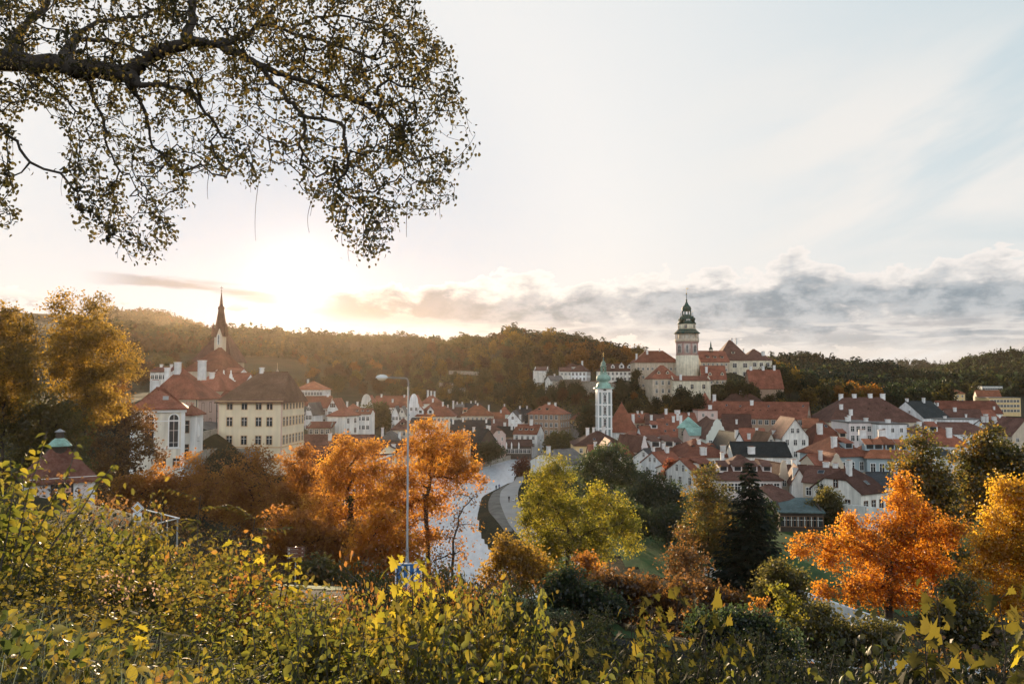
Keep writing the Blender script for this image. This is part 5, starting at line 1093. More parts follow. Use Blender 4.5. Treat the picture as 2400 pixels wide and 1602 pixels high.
def limb_mesh(nodes, par, ends, r_tip, r_max, expo=0.45, r_min=0.0, sides=5):
    n = len(nodes); w_ = np.zeros(n); w_[ends] = 1
    for i in range(n-1, 0, -1):
        if par[i] != i: w_[par[i]] += w_[i]
    r = np.minimum(r_tip*np.maximum(w_, 1)**expo, r_max)
    idx = np.array([i for i in range(n) if par[i] != i and r[i] >= r_min]); 
    a, b_ = nodes[par[idx]], nodes[idx]; ra = np.minimum(r[par[idx]], r[idx]*1.5); rb = r[idx]
    t = unit(b_-a); ref = np.where(np.abs(t[:, 2:]) < .9, np.array([[0, 0, 1.]]), np.array([[1., 0, 0]])); u = unit(np.cross(t, ref)); v = np.cross(t, u)
    an = 2*np.pi*np.arange(sides)/sides; c_, s_ = np.cos(an)[None, :, None], np.sin(an)[None, :, None]
    ring = u[:, None]*c_ + v[:, None]*s_; e2 = t*(rb[:, None]*0.5)
    V = np.concatenate([(a-t*ra[:, None]*.3)[:, None] + ring*ra[:, None, None], (b_+e2)[:, None] + ring*rb[:, None, None]], 1).reshape(-1, 3)
    k = np.arange(sides); k2 = (k+1) % sides; q = np.stack([k, k2, k2+sides, k+sides], 1)
    Q = (q[None] + (np.arange(len(idx))*2*sides)[:, None, None]).reshape(-1, 4)
    return V, Q, r
def blob_points(blobs, n, g, shell=0.5, flat=1.0):
    """points through a cluster of round leaf masses (x, y, z, r)"""
    b_ = np.array(blobs, float); wt = b_[:, 3]**2.2; wt /= wt.sum(); k = g.choice(len(b_), n, p=wt)
    d = unit(g.normal(size=(n, 3))); rr = b_[k, 3] * g.random(n)**shell
    return b_[k, :3] + d*rr[:, None]*np.array([1, flat, 1])
def tree(label, Y, bpx, blobs, mat, n=260, k=16, leaf=(.34,.24), spread=.62, name='tree', cat='tree', bark=None, tr=.28, shape=LEAF4, seed=None, flat=.9, bare=0, group=None, lean=0.0, zb=None, trunk_to=.55, up=.25):
    """a broadleaf tree; blobs are its leaf masses as photo circles (px, py, r) at depth Y"""
    g = np.random.default_rng(seed if seed is not None else abs(hash(label)) % 9999 if False else sum(map(ord, label)))
    x = P(bpx, 900, Y).x; z0 = gnd(x, Y) if zb is None else zb; root = empty(name, (x, Y, z0 - .15), label, cat, group)
    o = np.array([x, Y, z0 - .15]); B = []
    for px, py, r in blobs:
        r_ = r*Y/F; p = P(px, py, Y); B.append((p.x - o[0], g.normal()*r_*.35, p.z - o[2], r_))
    B = np.array(B); att = blob_points(B, n, g, .45, flat)
    low = att[:, 2].min()
    if np.mean(att[:, 2] > .6) < .6: att[:, 2] += .6 - np.percentile(att[:, 2], 15)
    att = att[att[:, 2] > .6]
    cen = (B[:, :3]*B[:, 3:]**2).sum(0)/(B[:, 3]**2).sum(); top = B[:, 2].max()
    tt = cen*np.array([trunk_to, trunk_to, 0]) + np.array([0, 0, max(1.2, cen[2]*.9)])
    hs = np.linspace(0, 1, 7); nodes = np.array([tt*np.array([h**1.4, h**1.4, h]) + np.array([g.normal()*.1*h, g.normal()*.1*h, 0]) for h in hs]); par = np.maximum(np.arange(7)-1, 0)
    # main limbs towards each leaf mass
    for b_ in B[np.argsort(-B[:, 3])]:
        j = int(np.argmin(np.linalg.norm((nodes[2:] - b_[:3])*np.array([1, 1, 1.6]) + np.array([0, 0, -.0]), axis=1))) + 2
        a = nodes[j]; m_ = 4; pts = [a*(1-t) + b_[:3]*t + g.normal(size=3)*.06*b_[3] + np.array([0, 0, .12*b_[3]*math.sin(math.pi*t)]) for t in np.linspace(.25, 1, m_)]
        for i, p_ in enumerate(pts): nodes = np.vstack([nodes, p_]); par = np.append(par, j if i == 0 else len(nodes)-2)
    N_, PR, ends = skeleton(nodes, par, att, .55, .06, .2, g)
    V, Q, r = limb_mesh(N_, PR, ends, .0085, tr, .5, .009)
    put('trunk', np_mesh('trunk', V, Q, bark or M_bark, smooth=True), root)
    k = int(k*1.7); live = ends if not bare else ends[g.random(len(ends)) > bare]
    c_ = np.repeat(N_[live], k, 0); nl = len(c_)
    pos = c_ + g.normal(size=(nl, 3))*spread*.5*np.array([1, 1, .75]); ax = unit(g.normal(size=(nl, 3)) + (pos-c_)*.8 + np.array([0, 0, -.35])); nm = rand_dirs(nl, up*2, g)
    sc = g.uniform(.65, 1.25, nl)
    V, Q = leaves(shape, pos, ax, nm, leaf[0]*sc, leaf[1]*sc)
    put('crown', np_mesh('crown', V, Q, mat), root)
    return root

T = tree
T('tall golden-green tree towering over the small pavilion against the sky', 90, 200, [(170,760,62),(230,800,60),(140,830,60),(260,880,58),(180,900,70),(285,850,45),(230,720,34),(130,715,30),(150,700,22),(190,960,60),(250,940,50),(205,830,70)], L_gold, 560, 25, (.28,.20), .8, tr=.4)
T('olive tree with ragged top at the picture\'s edge beside the golden-green tree', 82, 10, [(20,790,55),(-30,760,60),(50,750,30),(40,850,60),(-20,860,70),(60,900,45),(0,940,60),(-60,900,60),(20,725,18)], L_gold, 450, 24, (.28,.20), .8, tr=.4)
T('dark olive bushy tree directly behind the pavilion', 84, 110, [(90,960,60),(150,1000,55),(50,1010,50),(110,1040,50),(20,960,50),(40,1080,50),(190,1060,40)], L_olive, 380, 17, (.34,.25), .75)
T('russet bushy tree in front of the white hall\'s left corner', 104, 300, [(250,960,58),(320,1000,52),(210,1020,55),(300,1070,58),(230,1100,55),(350,1060,34),(180,960,50),(270,900,32)], L_brown, 430, 18, (.34,.25), .8)
T('brown-orange thicket tree below the white hall', 96, 390, [(380,1120,45),(430,1100,36),(340,1150,50),(410,1170,50),(300,1150,45),(450,1140,30)], L_glow, 260, 17, (.32,.23), .75)
T('low russet tree against the stone retaining wall', 112, 480, [(480,1140,40),(520,1160,40),(450,1170,40),(505,1190,40),(540,1130,28)], L_glow, 240, 17, (.34,.24), .8)
T('amber tree covering the cream block\'s foot', 96, 590, [(560,1110,42),(610,1085,36),(580,1160,50),(640,1140,38),(540,1180,45),(600,1210,48),(650,1190,40),(595,1065,20)], L_glow, 340, 16, (.32,.23), .75)
T('thin amber tree between the cream block and the ivy-clad maple', 86, 690, [(680,1090,32),(720,1070,28),(700,1130,42),(740,1120,30),(670,1160,40),(720,1180,42),(700,1060,16),(690,1220,40)], L_glow, 300, 14, (.30,.22), .75)
T('orange maple with dark ivy-wrapped trunk before the riverside houses', 74, 822, [(800,1050,30),(850,1060,34),(780,1085,34),(880,1040,20),(830,1110,40),(775,1130,36),(880,1100,34),(790,1180,42),(865,1170,40),(900,1160,30),(760,1220,40),(840,1230,40),(815,1035,18),(730,1180,26)], L_rust, 420, 23, (.21,.16), .7, tr=.3)
T('rust-brown tree low on the slope behind the brown road sign', 64, 730, [(700,1250,55),(760,1270,50),(660,1230,45),(720,1310,55),(790,1310,50),(650,1290,40),(810,1260,40)], L_glow, 380, 17, (.26,.19), .65)
T('great orange maple rising behind the street lamp', 72, 1012, [(1010,1020,46),(1060,1050,44),(970,1060,40),(1090,1085,36),(1010,1090,54),(1060,1120,48),(950,1130,44),(1110,1110,24),(985,1170,46),(920,1180,38),(930,1105,34),(905,1150,34),(900,1220,38),(945,1200,40),(1030,1185,30),(1000,1000,22),(950,1240,40),(1000,1255,36),(1120,1130,16)], L_rust, 640, 23, (.21,.155), .66, tr=.32, bare=.06)
T('half-bare orange tree reaching over the river with thin dark branches', 66, 1060, [(1080,1200,36),(1110,1165,24),(1060,1250,36),(1085,1290,30),(1020,1310,40),(1075,1160,24),(1115,1230,18)], L_amber, 190, 7, (.22,.16), .6, tr=.22, bare=.6)
T('amber thicket tree left of the lamp post above the dark verge', 60, 890, [(880,1250,50),(930,1290,50),(850,1300,46),(900,1340,50),(960,1330,44),(830,1350,40),(905,1210,36)], L_orange, 380, 16, (.24,.18), .6)
T('dark brown undergrowth tree along the verge below the amber thicket', 55, 800, [(780,1360,42),(850,1390,46),(920,1390,44),(740,1340,36),(980,1380,40),(1030,1360,36)], L_olive, 300, 16, (.24,.18), .6)
T('broad yellow-green tree between the river path and the dark gardens', 86, 1322, [(1290,1100,36),(1320,1125,42),(1265,1140,40),(1250,1190,44),(1300,1190,52),(1360,1200,46),(1400,1165,36),(1440,1190,36),(1470,1225,38),(1420,1235,46),(1350,1260,54),(1280,1260,52),(1480,1270,28),(1240,1250,28),(1310,1085,24),(1395,1290,42),(1300,1310,44),(1230,1220,18)], L_yelg, 700, 24, (.23,.17), .7, tr=.42)
T('amber bush-like tree at the path\'s lower end', 66, 1210, [(1200,1300,42),(1250,1320,44),(1170,1320,36),(1220,1360,44),(1280,1350,36),(1180,1270,24),(1150,1360,34)], L_gold, 300, 15, (.24,.18), .6)
T('orange-topped bush below the yellow-green tree', 48, 1375, [(1370,1320,26),(1390,1350,32),(1350,1360,34),(1410,1390,38),(1330,1400,38),(1380,1420,44),(1300,1390,30)], L_amber, 300, 15, (.19,.14), .5)
T('dark green garden tree below the shuttered white gable', 176, 1420, [(1400,1080,34),(1440,1070,36),(1370,1100,30),(1470,1100,34),(1420,1120,44),(1480,1130,34),(1380,1135,30)], L_green, 330, 16, (.5,.38), 1.1)
T('dark rounded garden tree below the slim white houses', 160, 1530, [(1530,1140,38),(1570,1155,34),(1500,1160,34),(1545,1180,44),(1590,1180,30),(1490,1190,34)], L_green, 320, 16, (.46,.35), 1.0)
T('low dark fruit tree on the shaded lawn', 140, 1560, [(1540,1215,28),(1580,1210,28),(1560,1240,34),(1610,1235,28),(1515,1235,26)], L_green, 240, 16, (.4,.3), .9)
T('low dark fruit tree by the yellow-green tree\'s edge', 138, 1480, [(1470,1195,24),(1500,1215,26),(1450,1220,24),(1480,1245,30)], L_green, 200, 16, (.4,.3), .9)
T('brownish-green tree leaning on the spruce', 118, 1655, [(1650,1130,34),(1680,1160,36),(1630,1170,34),(1660,1200,46),(1690,1240,44),(1630,1245,44),(1660,1290,46),(1665,1105,20)], L_mixed, 400, 16, (.34,.26), .8)
T('thin russet tree in front of the spruce foot', 96, 1610, [(1600,1290,34),(1630,1320,34),(1580,1330,34),(1610,1360,36),(1600,1250,20)], L_brown, 220, 12, (.28,.21), .8, bare=.2)
T('small round green tree in front of the half-hipped white house', 146, 1948, [(1945,1170,28),(1970,1190,26),(1920,1190,26),(1948,1210,30),(1940,1150,14)], L_olive, 260, 16, (.34,.26), .8)
T('tall green tree with orange sprinkled crown behind the bright maple', 62, 2170, [(2150,1020,26),(2165,1060,46),(2130,1090,44),(2190,1110,48),(2150,1150,54),(2210,1170,44),(2120,1160,38),(2170,1220,54),(2220,1230,40),(2130,1260,44),(2190,1290,50),(2230,1310,40)], L_mixed, 560, 15, (.26,.20), .6, tr=.3)
T('green and amber tree filling the picture\'s edge above the yellow maple', 66, 2320, [(2300,1040,34),(2340,1060,44),(2280,1080,40),(2390,1080,44),(2320,1110,50),(2370,1140,46),(2270,1140,44),(2300,1190,50),(2420,1130,50),(2330,1010,20),(2250,1200,40)], L_mixed, 540, 15, (.27,.20), .62, tr=.3)
T('brilliant orange maple spreading over the white garden wall', 46, 2070, [(2110,1125,26),(2130,1165,36),(2100,1190,34),(2160,1210,40),(2060,1240,40),(2110,1250,48),(2180,1260,44),(2000,1230,30),(1960,1260,34),(1900,1280,30),(1870,1285,20),(2020,1290,50),(2090,1310,54),(2160,1320,50),(2220,1250,36),(1950,1310,34),(1990,1360,44),(2060,1380,52),(2130,1390,50),(2200,1340,40),(1930,1380,26),(2030,1430,44),(2100,1450,44),(1960,1440,24),(2180,1420,36),(2250,1230,22),(2060,1475,44),(2135,1480,38),(1985,1465,30),(2090,1500,30)], L_orange, 1100, 24, (.145,.11), .42, tr=.24, zb=18.0, up=.4)
T('yellow-orange maple cut by the picture\'s edge', 43, 2390, [(2360,1150,36),(2400,1180,50),(2330,1220,40),(2380,1250,54),(2310,1270,34),(2350,1310,50),(2420,1300,60),(2300,1340,36),(2360,1370,46),(2410,1130,36),(2340,1420,40),(2280,1400,30),(2450,1220,60)], L_yellow, 760, 24, (.14,.105), .42, tr=.24, zb=18.5, up=.4)
T('green understorey tree between the two bright maples', 40, 2250, [(2250,1380,40),(2220,1430,44),(2280,1450,44),(2240,1490,50),(2190,1470,36),(2310,1500,40)], L_olive, 330, 15, (.17,.13), .45, zb=17.5)
T('dark green tree standing before the white garden wall', 62, 1840, [(1830,1350,36),(1870,1370,36),(1800,1390,36),(1850,1410,46),(1890,1430,36),(1780,1430,36),(1840,1460,44),(1800,1340,20)], L_olive, 380, 16, (.24,.18), .6)
T('dark leafy tree on the steep bank hiding the river\'s near bend', 80, 1400, [(1380,1400,40),(1430,1410,44),(1340,1430,36),(1470,1440,40),(1400,1450,50),(1500,1420,34),(1440,1470,44)], L_olive, 380, 20, (.26,.19), .7)
T('dark russet tree on the steep bank between spruce foot and river', 76, 1540, [(1530,1400,38),(1570,1420,40),(1510,1440,40),(1600,1440,40),(1560,1460,46),(1620,1470,40)], L_brown, 360, 20, (.25,.19), .7)
T('russet shrub-tree left of the wall under the spruce', 58, 1690, [(1680,1400,36),(1720,1420,36),(1650,1430,36),(1700,1460,44),(1760,1460,36),(1640,1380,26)], L_brown, 320, 15, (.23,.17), .58)
T('pointed amber shrub in front of the dark green wall tree', 40, 1780, [(1780,1410,12),(1775,1440,20),(1790,1470,26),(1765,1490,26),(1800,1500,28)], L_amber, 170, 14, (.16,.12), .36)
T('small yellow-leaved shrub beside the pointed amber shrub', 36, 1835, [(1825,1420,14),(1840,1450,20),(1845,1490,26),(1880,1520,30),(1860,1550,36)], L_yelg, 200, 14, (.15,.11), .36)
T('dark evergreen-looking shrub at the bottom of the shaded slope', 30, 1740, [(1720,1520,46),(1780,1540,46),(1690,1560,46),(1750,1590,54),(1830,1580,46),(1650,1530,40)], L_green, 420, 16, (.14,.10), .36)
T('dark brown bush with amber tips above the shaded grass', 36, 1450, [(1420,1440,40),(1470,1450,36),(1520,1470,40),(1440,1490,44),(1380,1480,40),(1490,1520,44),(1560,1500,40),(1600,1450,36)], L_brown, 420, 16, (.16,.12), .4)
T('dark green bush deep in the slope\'s shade', 34, 1350, [(1330,1470,36),(1380,1520,40),(1300,1500,34),(1430,1540,36),(1350,1540,36)], L_green, 300, 16, (.15,.11), .4)
T('dense dark bush filling the shade under the brilliant maple', 34, 1960, [(1930,1500,44),(1990,1520,44),(2050,1530,44),(1900,1550,44),(1960,1570,50),(2030,1580,50),(2100,1540,40)], L_olive, 400, 16, (.15,.11), .4)
T('round olive willow on the far bank among the white houses', 332, 880, [(870,970,26),(900,980,24),(850,985,22),(880,995,28),(910,1000,20),(890,960,18)], L_olive, 260, 14, (1.0,.8), 1.9)
T('dark bush-like tree in front of the pink house', 300, 1150, [(1138,1050,14),(1155,1052,16),(1170,1056,12),(1145,1062,16)], L_green, 160, 14, (.8,.6), 1.5)
T('broad dark willow on the river bank under the big brown block', 340, 1315, [(1300,1030,18),(1325,1032,20),(1312,1048,22),(1340,1046,16),(1292,1048,16)], L_olive, 220, 14, (.9,.7), 1.7)
T('tall dark tree between the ochre house and the white church tower', 380, 1385, [(1385,970,24),(1372,990,22),(1392,1000,22),(1380,1020,22),(1395,955,16),(1378,1035,20)], L_green, 240, 14, (1.1,.85), 2.0)
T('wine-red creeper bush by the slim white houses', 192, 1572, [(1570,1090,14),(1580,1105,16),(1562,1110,14)], L_creep, 120, 14, (.5,.38), 1.0)
T('red-brown riverside bush at the bend of the pale path', 262, 1222, [(1222,1105,10),(1215,1120,12),(1228,1125,14),(1220,1140,12),(1232,1108,8)], L_creep, 120, 12, (.6,.45), 1.2, bare=.15)
T('dark ivy-covered shrub growing on the twin-skylight house wall', 158, 1934, [(1934,1135,10),(1936,1150,12),(1930,1160,12)], L_green, 110, 14, (.4,.3), .8)
# ivy sleeve on the maple trunk
x = P(822, 900, 73).x; g_ = np.random.default_rng(5); zz = gnd(x, 73.5)
iv = empty('ivy', (x, 73.5, zz), 'dark ivy sleeve climbing the orange maple\'s trunk', 'ivy')
n_ = 2600; h_ = g_.random(n_)*11; a_ = g_.random(n_)*6.283; r_ = (.35+.25*np.sin(h_*1.3)**2)*(1-h_/16)
pos = np.stack([np.cos(a_)*r_ + .05*h_*0, np.sin(a_)*r_, h_], 1); V, Q = leaves(LEAF4, pos, np.stack([np.cos(a_), np.sin(a_), -1.0*np.ones(n_)], 1), np.stack([np.cos(a_), np.sin(a_), .4*np.ones(n_)], 1), .16, .14)
put('foliage', np_mesh('ivy_leaves', V, Q, L_green), iv)

# spruce
def conifer_mesh(h, r, g, tiers=26, per=11, sub=9, leaf=(.7,.34)):
    nodes = [(0, 0, z) for z in np.linspace(0, h, 14)]; bases = []; P_, A_, N2 = [], [], []; bv, bq = [], []; n0 = 0
    lim = MB(); lim.tube([(0, 0, 0), (0, 0, h*.5), (0, 0, h)], [h*.018, h*.01, .02], 7)
    for i in range(tiers):
        t = i/(tiers-1); z = h*(.06 + .93*t); R_ = r*(1-t)**.85*g.uniform(.8, 1.12) + .12
        for k in range(max(4, int(per*(1-t*.55)))):
            a = g.random()*6.283; rr = R_*g.uniform(.7, 1.08); dz = -rr*g.uniform(.18, .42)
            tip = np.array([math.cos(a)*rr, math.sin(a)*rr, dz + rr*.10])
            lim.tube([(0, 0, z), (tip[0]*.5, tip[1]*.5, z + dz*.62), (tip[0], tip[1], z + tip[2])], [.05, .03, .01], 4, cap=False)
            m_ = max(4, int(sub*rr/r*1.8))
            for s in g.uniform(.12, 1, m_):
                p = np.array([tip[0]*s, tip[1]*s, z + dz*(1-(1-s)**1.6) + (.1*rr*s if s > .7 else 0)]); P_.append(p + g.normal(size=3)*.12*np.array([1, 1, .5]))
                sd = g.choice([-1, 1]); out_ = np.array([math.cos(a + sd*.8), math.sin(a + sd*.8), -.35]); A_.append(out_); N2.append([0, 0, 1.0])
    P_, A_, N2 = map(np.array, (P_, A_, N2)); N2 = N2 + g.normal(size=N2.shape)*.35; sc = g.uniform(.7, 1.3, len(P_))
    V, Q = leaves(LEAF4, P_, A_, N2, leaf[0]*sc, leaf[1]*sc); return lim, V, Q
x = P(1752, 900, 112).x; z0 = gnd(x, 112); hs = P(1752, 1078, 112).z - z0
sp = empty('spruce', (x, 112, z0 - .2), 'tall dark spruce standing on the lawn before the rose house', 'spruce')
lim, V, Q = conifer_mesh(hs, 6.6, np.random.default_rng(3), 36, 19, 18, (.85,.36)); lim.build('trunk', M_bark, sp); put('crown', np_mesh('crown', V, Q, L_spruce), sp)

F_blue = leafmat('far_haze_blue_crowns', [(0.014,0.036,0.03),(0.022,0.05,0.04),(0.035,0.06,0.042)], .35, .02, 1.1)  # blue of the distance haze put into the crown colour
F_gold = leafmat('far_golden_crowns', [(0.10,0.075,0.016),(0.20,0.13,0.02),(0.32,0.19,0.025)], .5, .02, 1.4)
F_amber = leafmat('far_orange_crowns', [(0.18,0.07,0.014),(0.32,0.125,0.018),(0.36,0.19,0.022)], .5, .02, 1.4)
F_brown = leafmat('far_russet_crowns', [(0.05,0.03,0.014),(0.10,0.05,0.016),(0.16,0.075,0.018)], .4, .02, 1.1)
F_olive = leafmat('far_olive_crowns', [(0.04,0.046,0.015),(0.08,0.075,0.019),(0.14,0.10,0.022)], .5, .02, 1.3)
F_green = leafmat('far_green_crowns', [(0.024,0.043,0.02),(0.042,0.062,0.024),(0.07,0.078,0.026)], .45, .02, 1.2)
# ------------------------------------------------------------------ woods: tree kinds for the slopes
def proto(h, r, g, n, k, leaf, spread, blobs=6, lo=.25):
    B = [(g.normal()*r*.42, g.normal()*r*.42, h*(lo + (1-lo)*g.uniform(.22, .8)), r*g.uniform(.42, .62)) for _ in range(blobs)] + [(0, 0, h - r*.5, r*.5), (0, 0, h*.55, r*.65)]
    att = blob_points(B, n, g, .4); att = att[att[:, 2] > .5]
    nodes = np.array([(0, 0, h*t) for t in np.linspace(0, .6, 5)]); par = np.maximum(np.arange(5)-1, 0)
    N_, PR, ends = skeleton(nodes, par, att, 1.4, .05, .2, g); tv = limb_mesh(N_, PR, ends, .05, .35, .45, .07, 4)
    c_ = np.repeat(N_[ends], k, 0); nl = len(c_); pos = c_ + g.normal(size=(nl, 3))*spread*.5
    V, Q = leaves(LEAF4, pos, unit(g.normal(size=(nl, 3))), rand_dirs(nl, .6, g), leaf[0]*g.uniform(.7, 1.3, nl), leaf[1]*g.uniform(.7, 1.3, nl))
    return tv[:2], (V, Q)
PROT = {}
for nm, mat, cnt in (('rust', F_brown, 3), ('amber', F_amber, 2), ('gold', F_gold, 3), ('olive', F_olive, 4), ('green', F_green, 3)):
    PROT[nm] = []
    for i in range(cnt):
        g_ = np.random.default_rng(100 + len(PROT)*17 + i); (tv, tq), (lv_, lq) = proto(13, 4.6, g_, 120, 8, (1.15,.85), 1.9)
        PROT[nm].append((np_mesh('slope_trunk', tv, tq, M_bark), np_mesh('slope_crown', lv_, lq, mat)))
PROT['fir'] = []
for i in range(3):
    lim, V, Q = conifer_mesh(17, 3.0, np.random.default_rng(60+i), 16, 8, 6, (1.5,.8)); PROT['fir'].append((lim.mesh('fir_trunk', M_bark), np_mesh('fir_crown', V, Q, L_fir)))
WORDS = {'rust': 'russet broadleaf tree', 'amber': 'orange broadleaf tree', 'gold': 'golden-green broadleaf tree', 'olive': 'olive-brown broadleaf tree', 'green': 'dark green broadleaf tree', 'fir': 'dark pointed fir'}
def plant(kind, x, y, s, where, group, sz=None, base=None):
    tm, cm = PROT[kind][random.randrange(len(PROT[kind]))]
    nm = 'fir_tree' if kind == 'fir' else 'broadleaf_tree'
    o = empty(nm, (x, y, (gnd(x, y) if base is None else base) - .3), WORDS[kind] + ' ' + where, 'tree', group, random.random()*6.28)
    o.scale = (s, s, s*(sz or random.uniform(.85, 1.2)))
    put('trunk', tm, o); put('crown', cm, o); return o
def inpoly(x, y, poly):
    c = False; n = len(poly)
    for i in range(n):
        (x0, y0), (x1, y1) = poly[i], poly[(i+1) % n]
        if (y0 > y) != (y1 > y) and x < (x1-x0)*(y-y0)/(y1-y0)+x0: c = not c
    return c
_taken = []
def wood(poly, n, dist, kinds, where, group, s=(.7, 1.15), rnd=None, avoid=()):
    """scatter single trees inside a ground polygon, not closer than dist"""
    r_ = random.Random(rnd or len(_taken)); xs = [p[0] for p in poly]; ys = [p[1] for p in poly]; done = 0
    for _ in range(n*30):
        if done >= n: break
        x, y = r_.uniform(min(xs), max(xs)), r_.uniform(min(ys), max(ys))
        if not inpoly(x, y, poly) or any((x-a)**2 + (y-b_)**2 < dist*dist for a, b_ in _taken): continue
        _taken.append((x, y)); done += 1; plant(r_.choice(kinds), x, y, r_.uniform(*s), where, group)
def pxy(lst): return [(P(px, 900, Y).x, Y) for px, Y in lst]
# slope behind the town
wood(pxy([(1010,470),(1240,455),(1300,480),(1240,560),(1000,560)]), 42, 6.5, ['olive','green','olive','rust','gold'], 'low on the slope between the town roofs and the terraces', 'trees at the foot of the wooded slope', (.65, 1.0))
wood(pxy([(760,470),(1010,470),(1000,600),(700,600)]), 40, 8, ['rust','olive','rust','amber','gold'], 'on the hazy slope below the sun', 'trees on the hazy slope', (.6, .95))
wood(pxy([(980,600),(1260,570),(1290,700),(960,690)]), 40, 8.5, ['gold','olive','gold','rust','green'], 'on the crest above the bare terraces', 'trees on the crest', (.9, 1.45))
wood(pxy([(1250,560),(1490,500),(1500,600),(1290,680)]), 55, 7.5, ['amber','rust','amber','gold','rust'], 'in the glowing autumn wood above the white manor', 'trees above the manor', (.75, 1.15))
wood(pxy([(1240,430),(1480,415),(1490,445),(1330,458),(1250,462)]), 34, 6, ['green','olive','green','rust'], 'on the steep bank below the manor\'s rampart', 'trees below the rampart', (.55, .85))
wood(pxy([(1512,392),(1650,392),(1640,407),(1520,409)]), 20, 5.0, ['olive','green','olive','gold'], 'on the rock face under the castle', 'trees on the castle rock', (.55, .8))
wood(pxy([(1440,405),(1515,398),(1500,425),(1440,432)]), 6, 6, ['rust','olive','amber'], 'beside the castle\'s brown wing', 'trees beside the castle wing', (.42, .6))
wood(pxy([(1790,440),(1930,430),(1960,520),(1800,500)]), 26, 7, ['green','olive','gold','olive'], 'in the park between the castle and the enormous dark roof', 'park trees east of the castle', (.8, 1.15))
wood(pxy([(1920,450),(2060,460),(2040,530),(1930,520)]), 16, 7.5, ['amber','gold','amber','olive'], 'with lit top in the park behind the enormous dark roof', 'bright park trees', (.9, 1.25))
wood(pxy([(2060,430),(2230,440),(2220,560),(2050,560)]), 26, 8, ['green','olive','green','green'], 'in the shaded park behind the black-roofed house', 'shaded park trees', (.8, 1.2))
wood(pxy([(2240,540),(2440,540),(2460,640),(2240,640)]), 18, 9, ['green','olive','green'], 'round the far villas', 'trees round the far villas', (.7, 1.0))
wood(pxy([(1690,402),(1830,402),(1830,416),(1690,412)]), 12, 6, ['olive','gold','green'], 'at the wall of the three-chimneyed castle house', 'trees by the three-chimneyed house', (.6, .85))
wood(pxy([(330,360),(520,380),(560,480),(300,480)]), 20, 9, ['rust','olive','amber'], 'behind the gothic church', 'trees behind the church', (.7, 1.0))
wood(pxy([(560,330),(700,380),(720,470),(570,470)]), 18, 9, ['rust','olive','gold'], 'behind the cream block in the sun glare', 'trees behind the cream block', (.6, .9))
wood(pxy([(1010,292),(1090,288),(1130,300),(1060,306)]), 4, 5, ['green','olive'], 'on the far bank below the pink house', 'bank trees', (.3, .42))
wood(pxy([(1700,120),(1820,124),(1800,140),(1690,138)]), 5, 5, ['green'], 'in the dark garden beside the spruce', 'garden trees by the spruce', (.35, .5))

# far forest, one mass per hill
def forest(name, label, poly, n, size, kinds, seed, mats=None):
    g = np.random.default_rng(seed); poly = np.array(poly, float); Vs, Qs, Ms = [], [], []; off = 0
    tpl = []
    for i in range(4):
        B = [(g.normal()*.2, g.normal()*.2, g.uniform(.35, .75), g.uniform(.2, .32)) for _ in range(4)] + [(0, 0, .75, .22)]
        p = blob_points(B, 46, g, .35); tpl.append((p, unit(g.normal(size=p.shape)), rand_dirs(len(p), .5, g), .24, .20))
    for i in range(2):
        t = g.random(46)**1.3; a = g.random(46)*6.283; r = .26*(1-t)+.02; p = np.stack([np.cos(a)*r, np.sin(a)*r, .08 + t*1.02], 1)
        tpl.append((p, np.stack([np.cos(a), np.sin(a), -.5*np.ones(46)], 1), np.stack([np.cos(a)*.5, np.sin(a)*.5, np.ones(46)], 1), .22, .16))
    x0, y0 = poly.min(0); x1, y1 = poly.max(0); pts = []
    while len(pts) < n:
        c = np.stack([g.uniform(x0, x1, n), g.uniform(y0, y1, n)], 1)
        ok = np.zeros(n, bool)
        for (a0, b0), (a1, b1) in zip(poly, np.roll(poly, -1, 0)): ok ^= ((b0 > c[:, 1]) != (b1 > c[:, 1])) & (c[:, 0] < (a1-a0)*(c[:, 1]-b0)/(b1-b0+1e-12)+a0)
        pts += list(c[ok])
    pts = np.array(pts[:n]); z = grid_z(pts[:, 0], pts[:, 1])
    patch = np.sin(pts[:, 0]*.021 + seed) + np.sin(pts[:, 1]*.017 + seed*2) + g.normal(size=n)*.7
    for i in range(n):
        con = (g.random() < kinds[0]); j = 4 + g.integers(2) if con else g.integers(4); p, ax, nm, l_, w_ = tpl[j]
        s = g.uniform(*size)*(1 + .28*math.sin(pts[i, 0]*.037 + seed)*math.sin(pts[i, 1]*.029)) * (1.25 if g.random() < .12 else 1); a = g.random()*6.283; c_, s_ = math.cos(a), math.sin(a); M_ = np.array([[c_, s_, 0], [-s_, c_, 0], [0, 0, 1]])
        v, q = leaves(LEAF4, (p @ M_)*s*np.array([1, 1, 1.15 if con else 1.0]) + np.array([pts[i, 0], pts[i, 1], z[i]]), ax @ M_, nm @ M_, l_*s, w_*s)
        Vs.append(v); Qs.append(q + off); off += len(v)
        mi = 0 if con else (1 if patch[i] < kinds[1] else (2 if patch[i] < kinds[2] else 3)); Ms.append(np.full(len(q), mi))
    return tag(put(name, np_mesh(name, np.concatenate(Vs), np.concatenate(Qs), mats or [L_fir, F_green, F_olive, F_brown], np.concatenate(Ms))), label, 'forest', kind='stuff')
forest('forest', 'wooded rounded hill behind the white manor and castle', pxy([(1060,740),(1290,700),(1520,640),(1560,960),(1300,1000),(1050,960)]), 3000, (7.5, 12), (.45, .3, 1.4), 1)
forest('forest', 'hazy wooded ridge straight below the sun', pxy([(240,600),(980,620),(1060,760),(1020,900),(460,900),(150,800)]), 3400, (7.5, 12), (.35, .0, 1.0), 2)
forest('forest', 'farther wooded hill behind the gothic spire', pxy([(240,1300),(500,1250),(560,1650),(180,1700)]), 1500, (11, 17), (.5, .5, 1.5), 3)
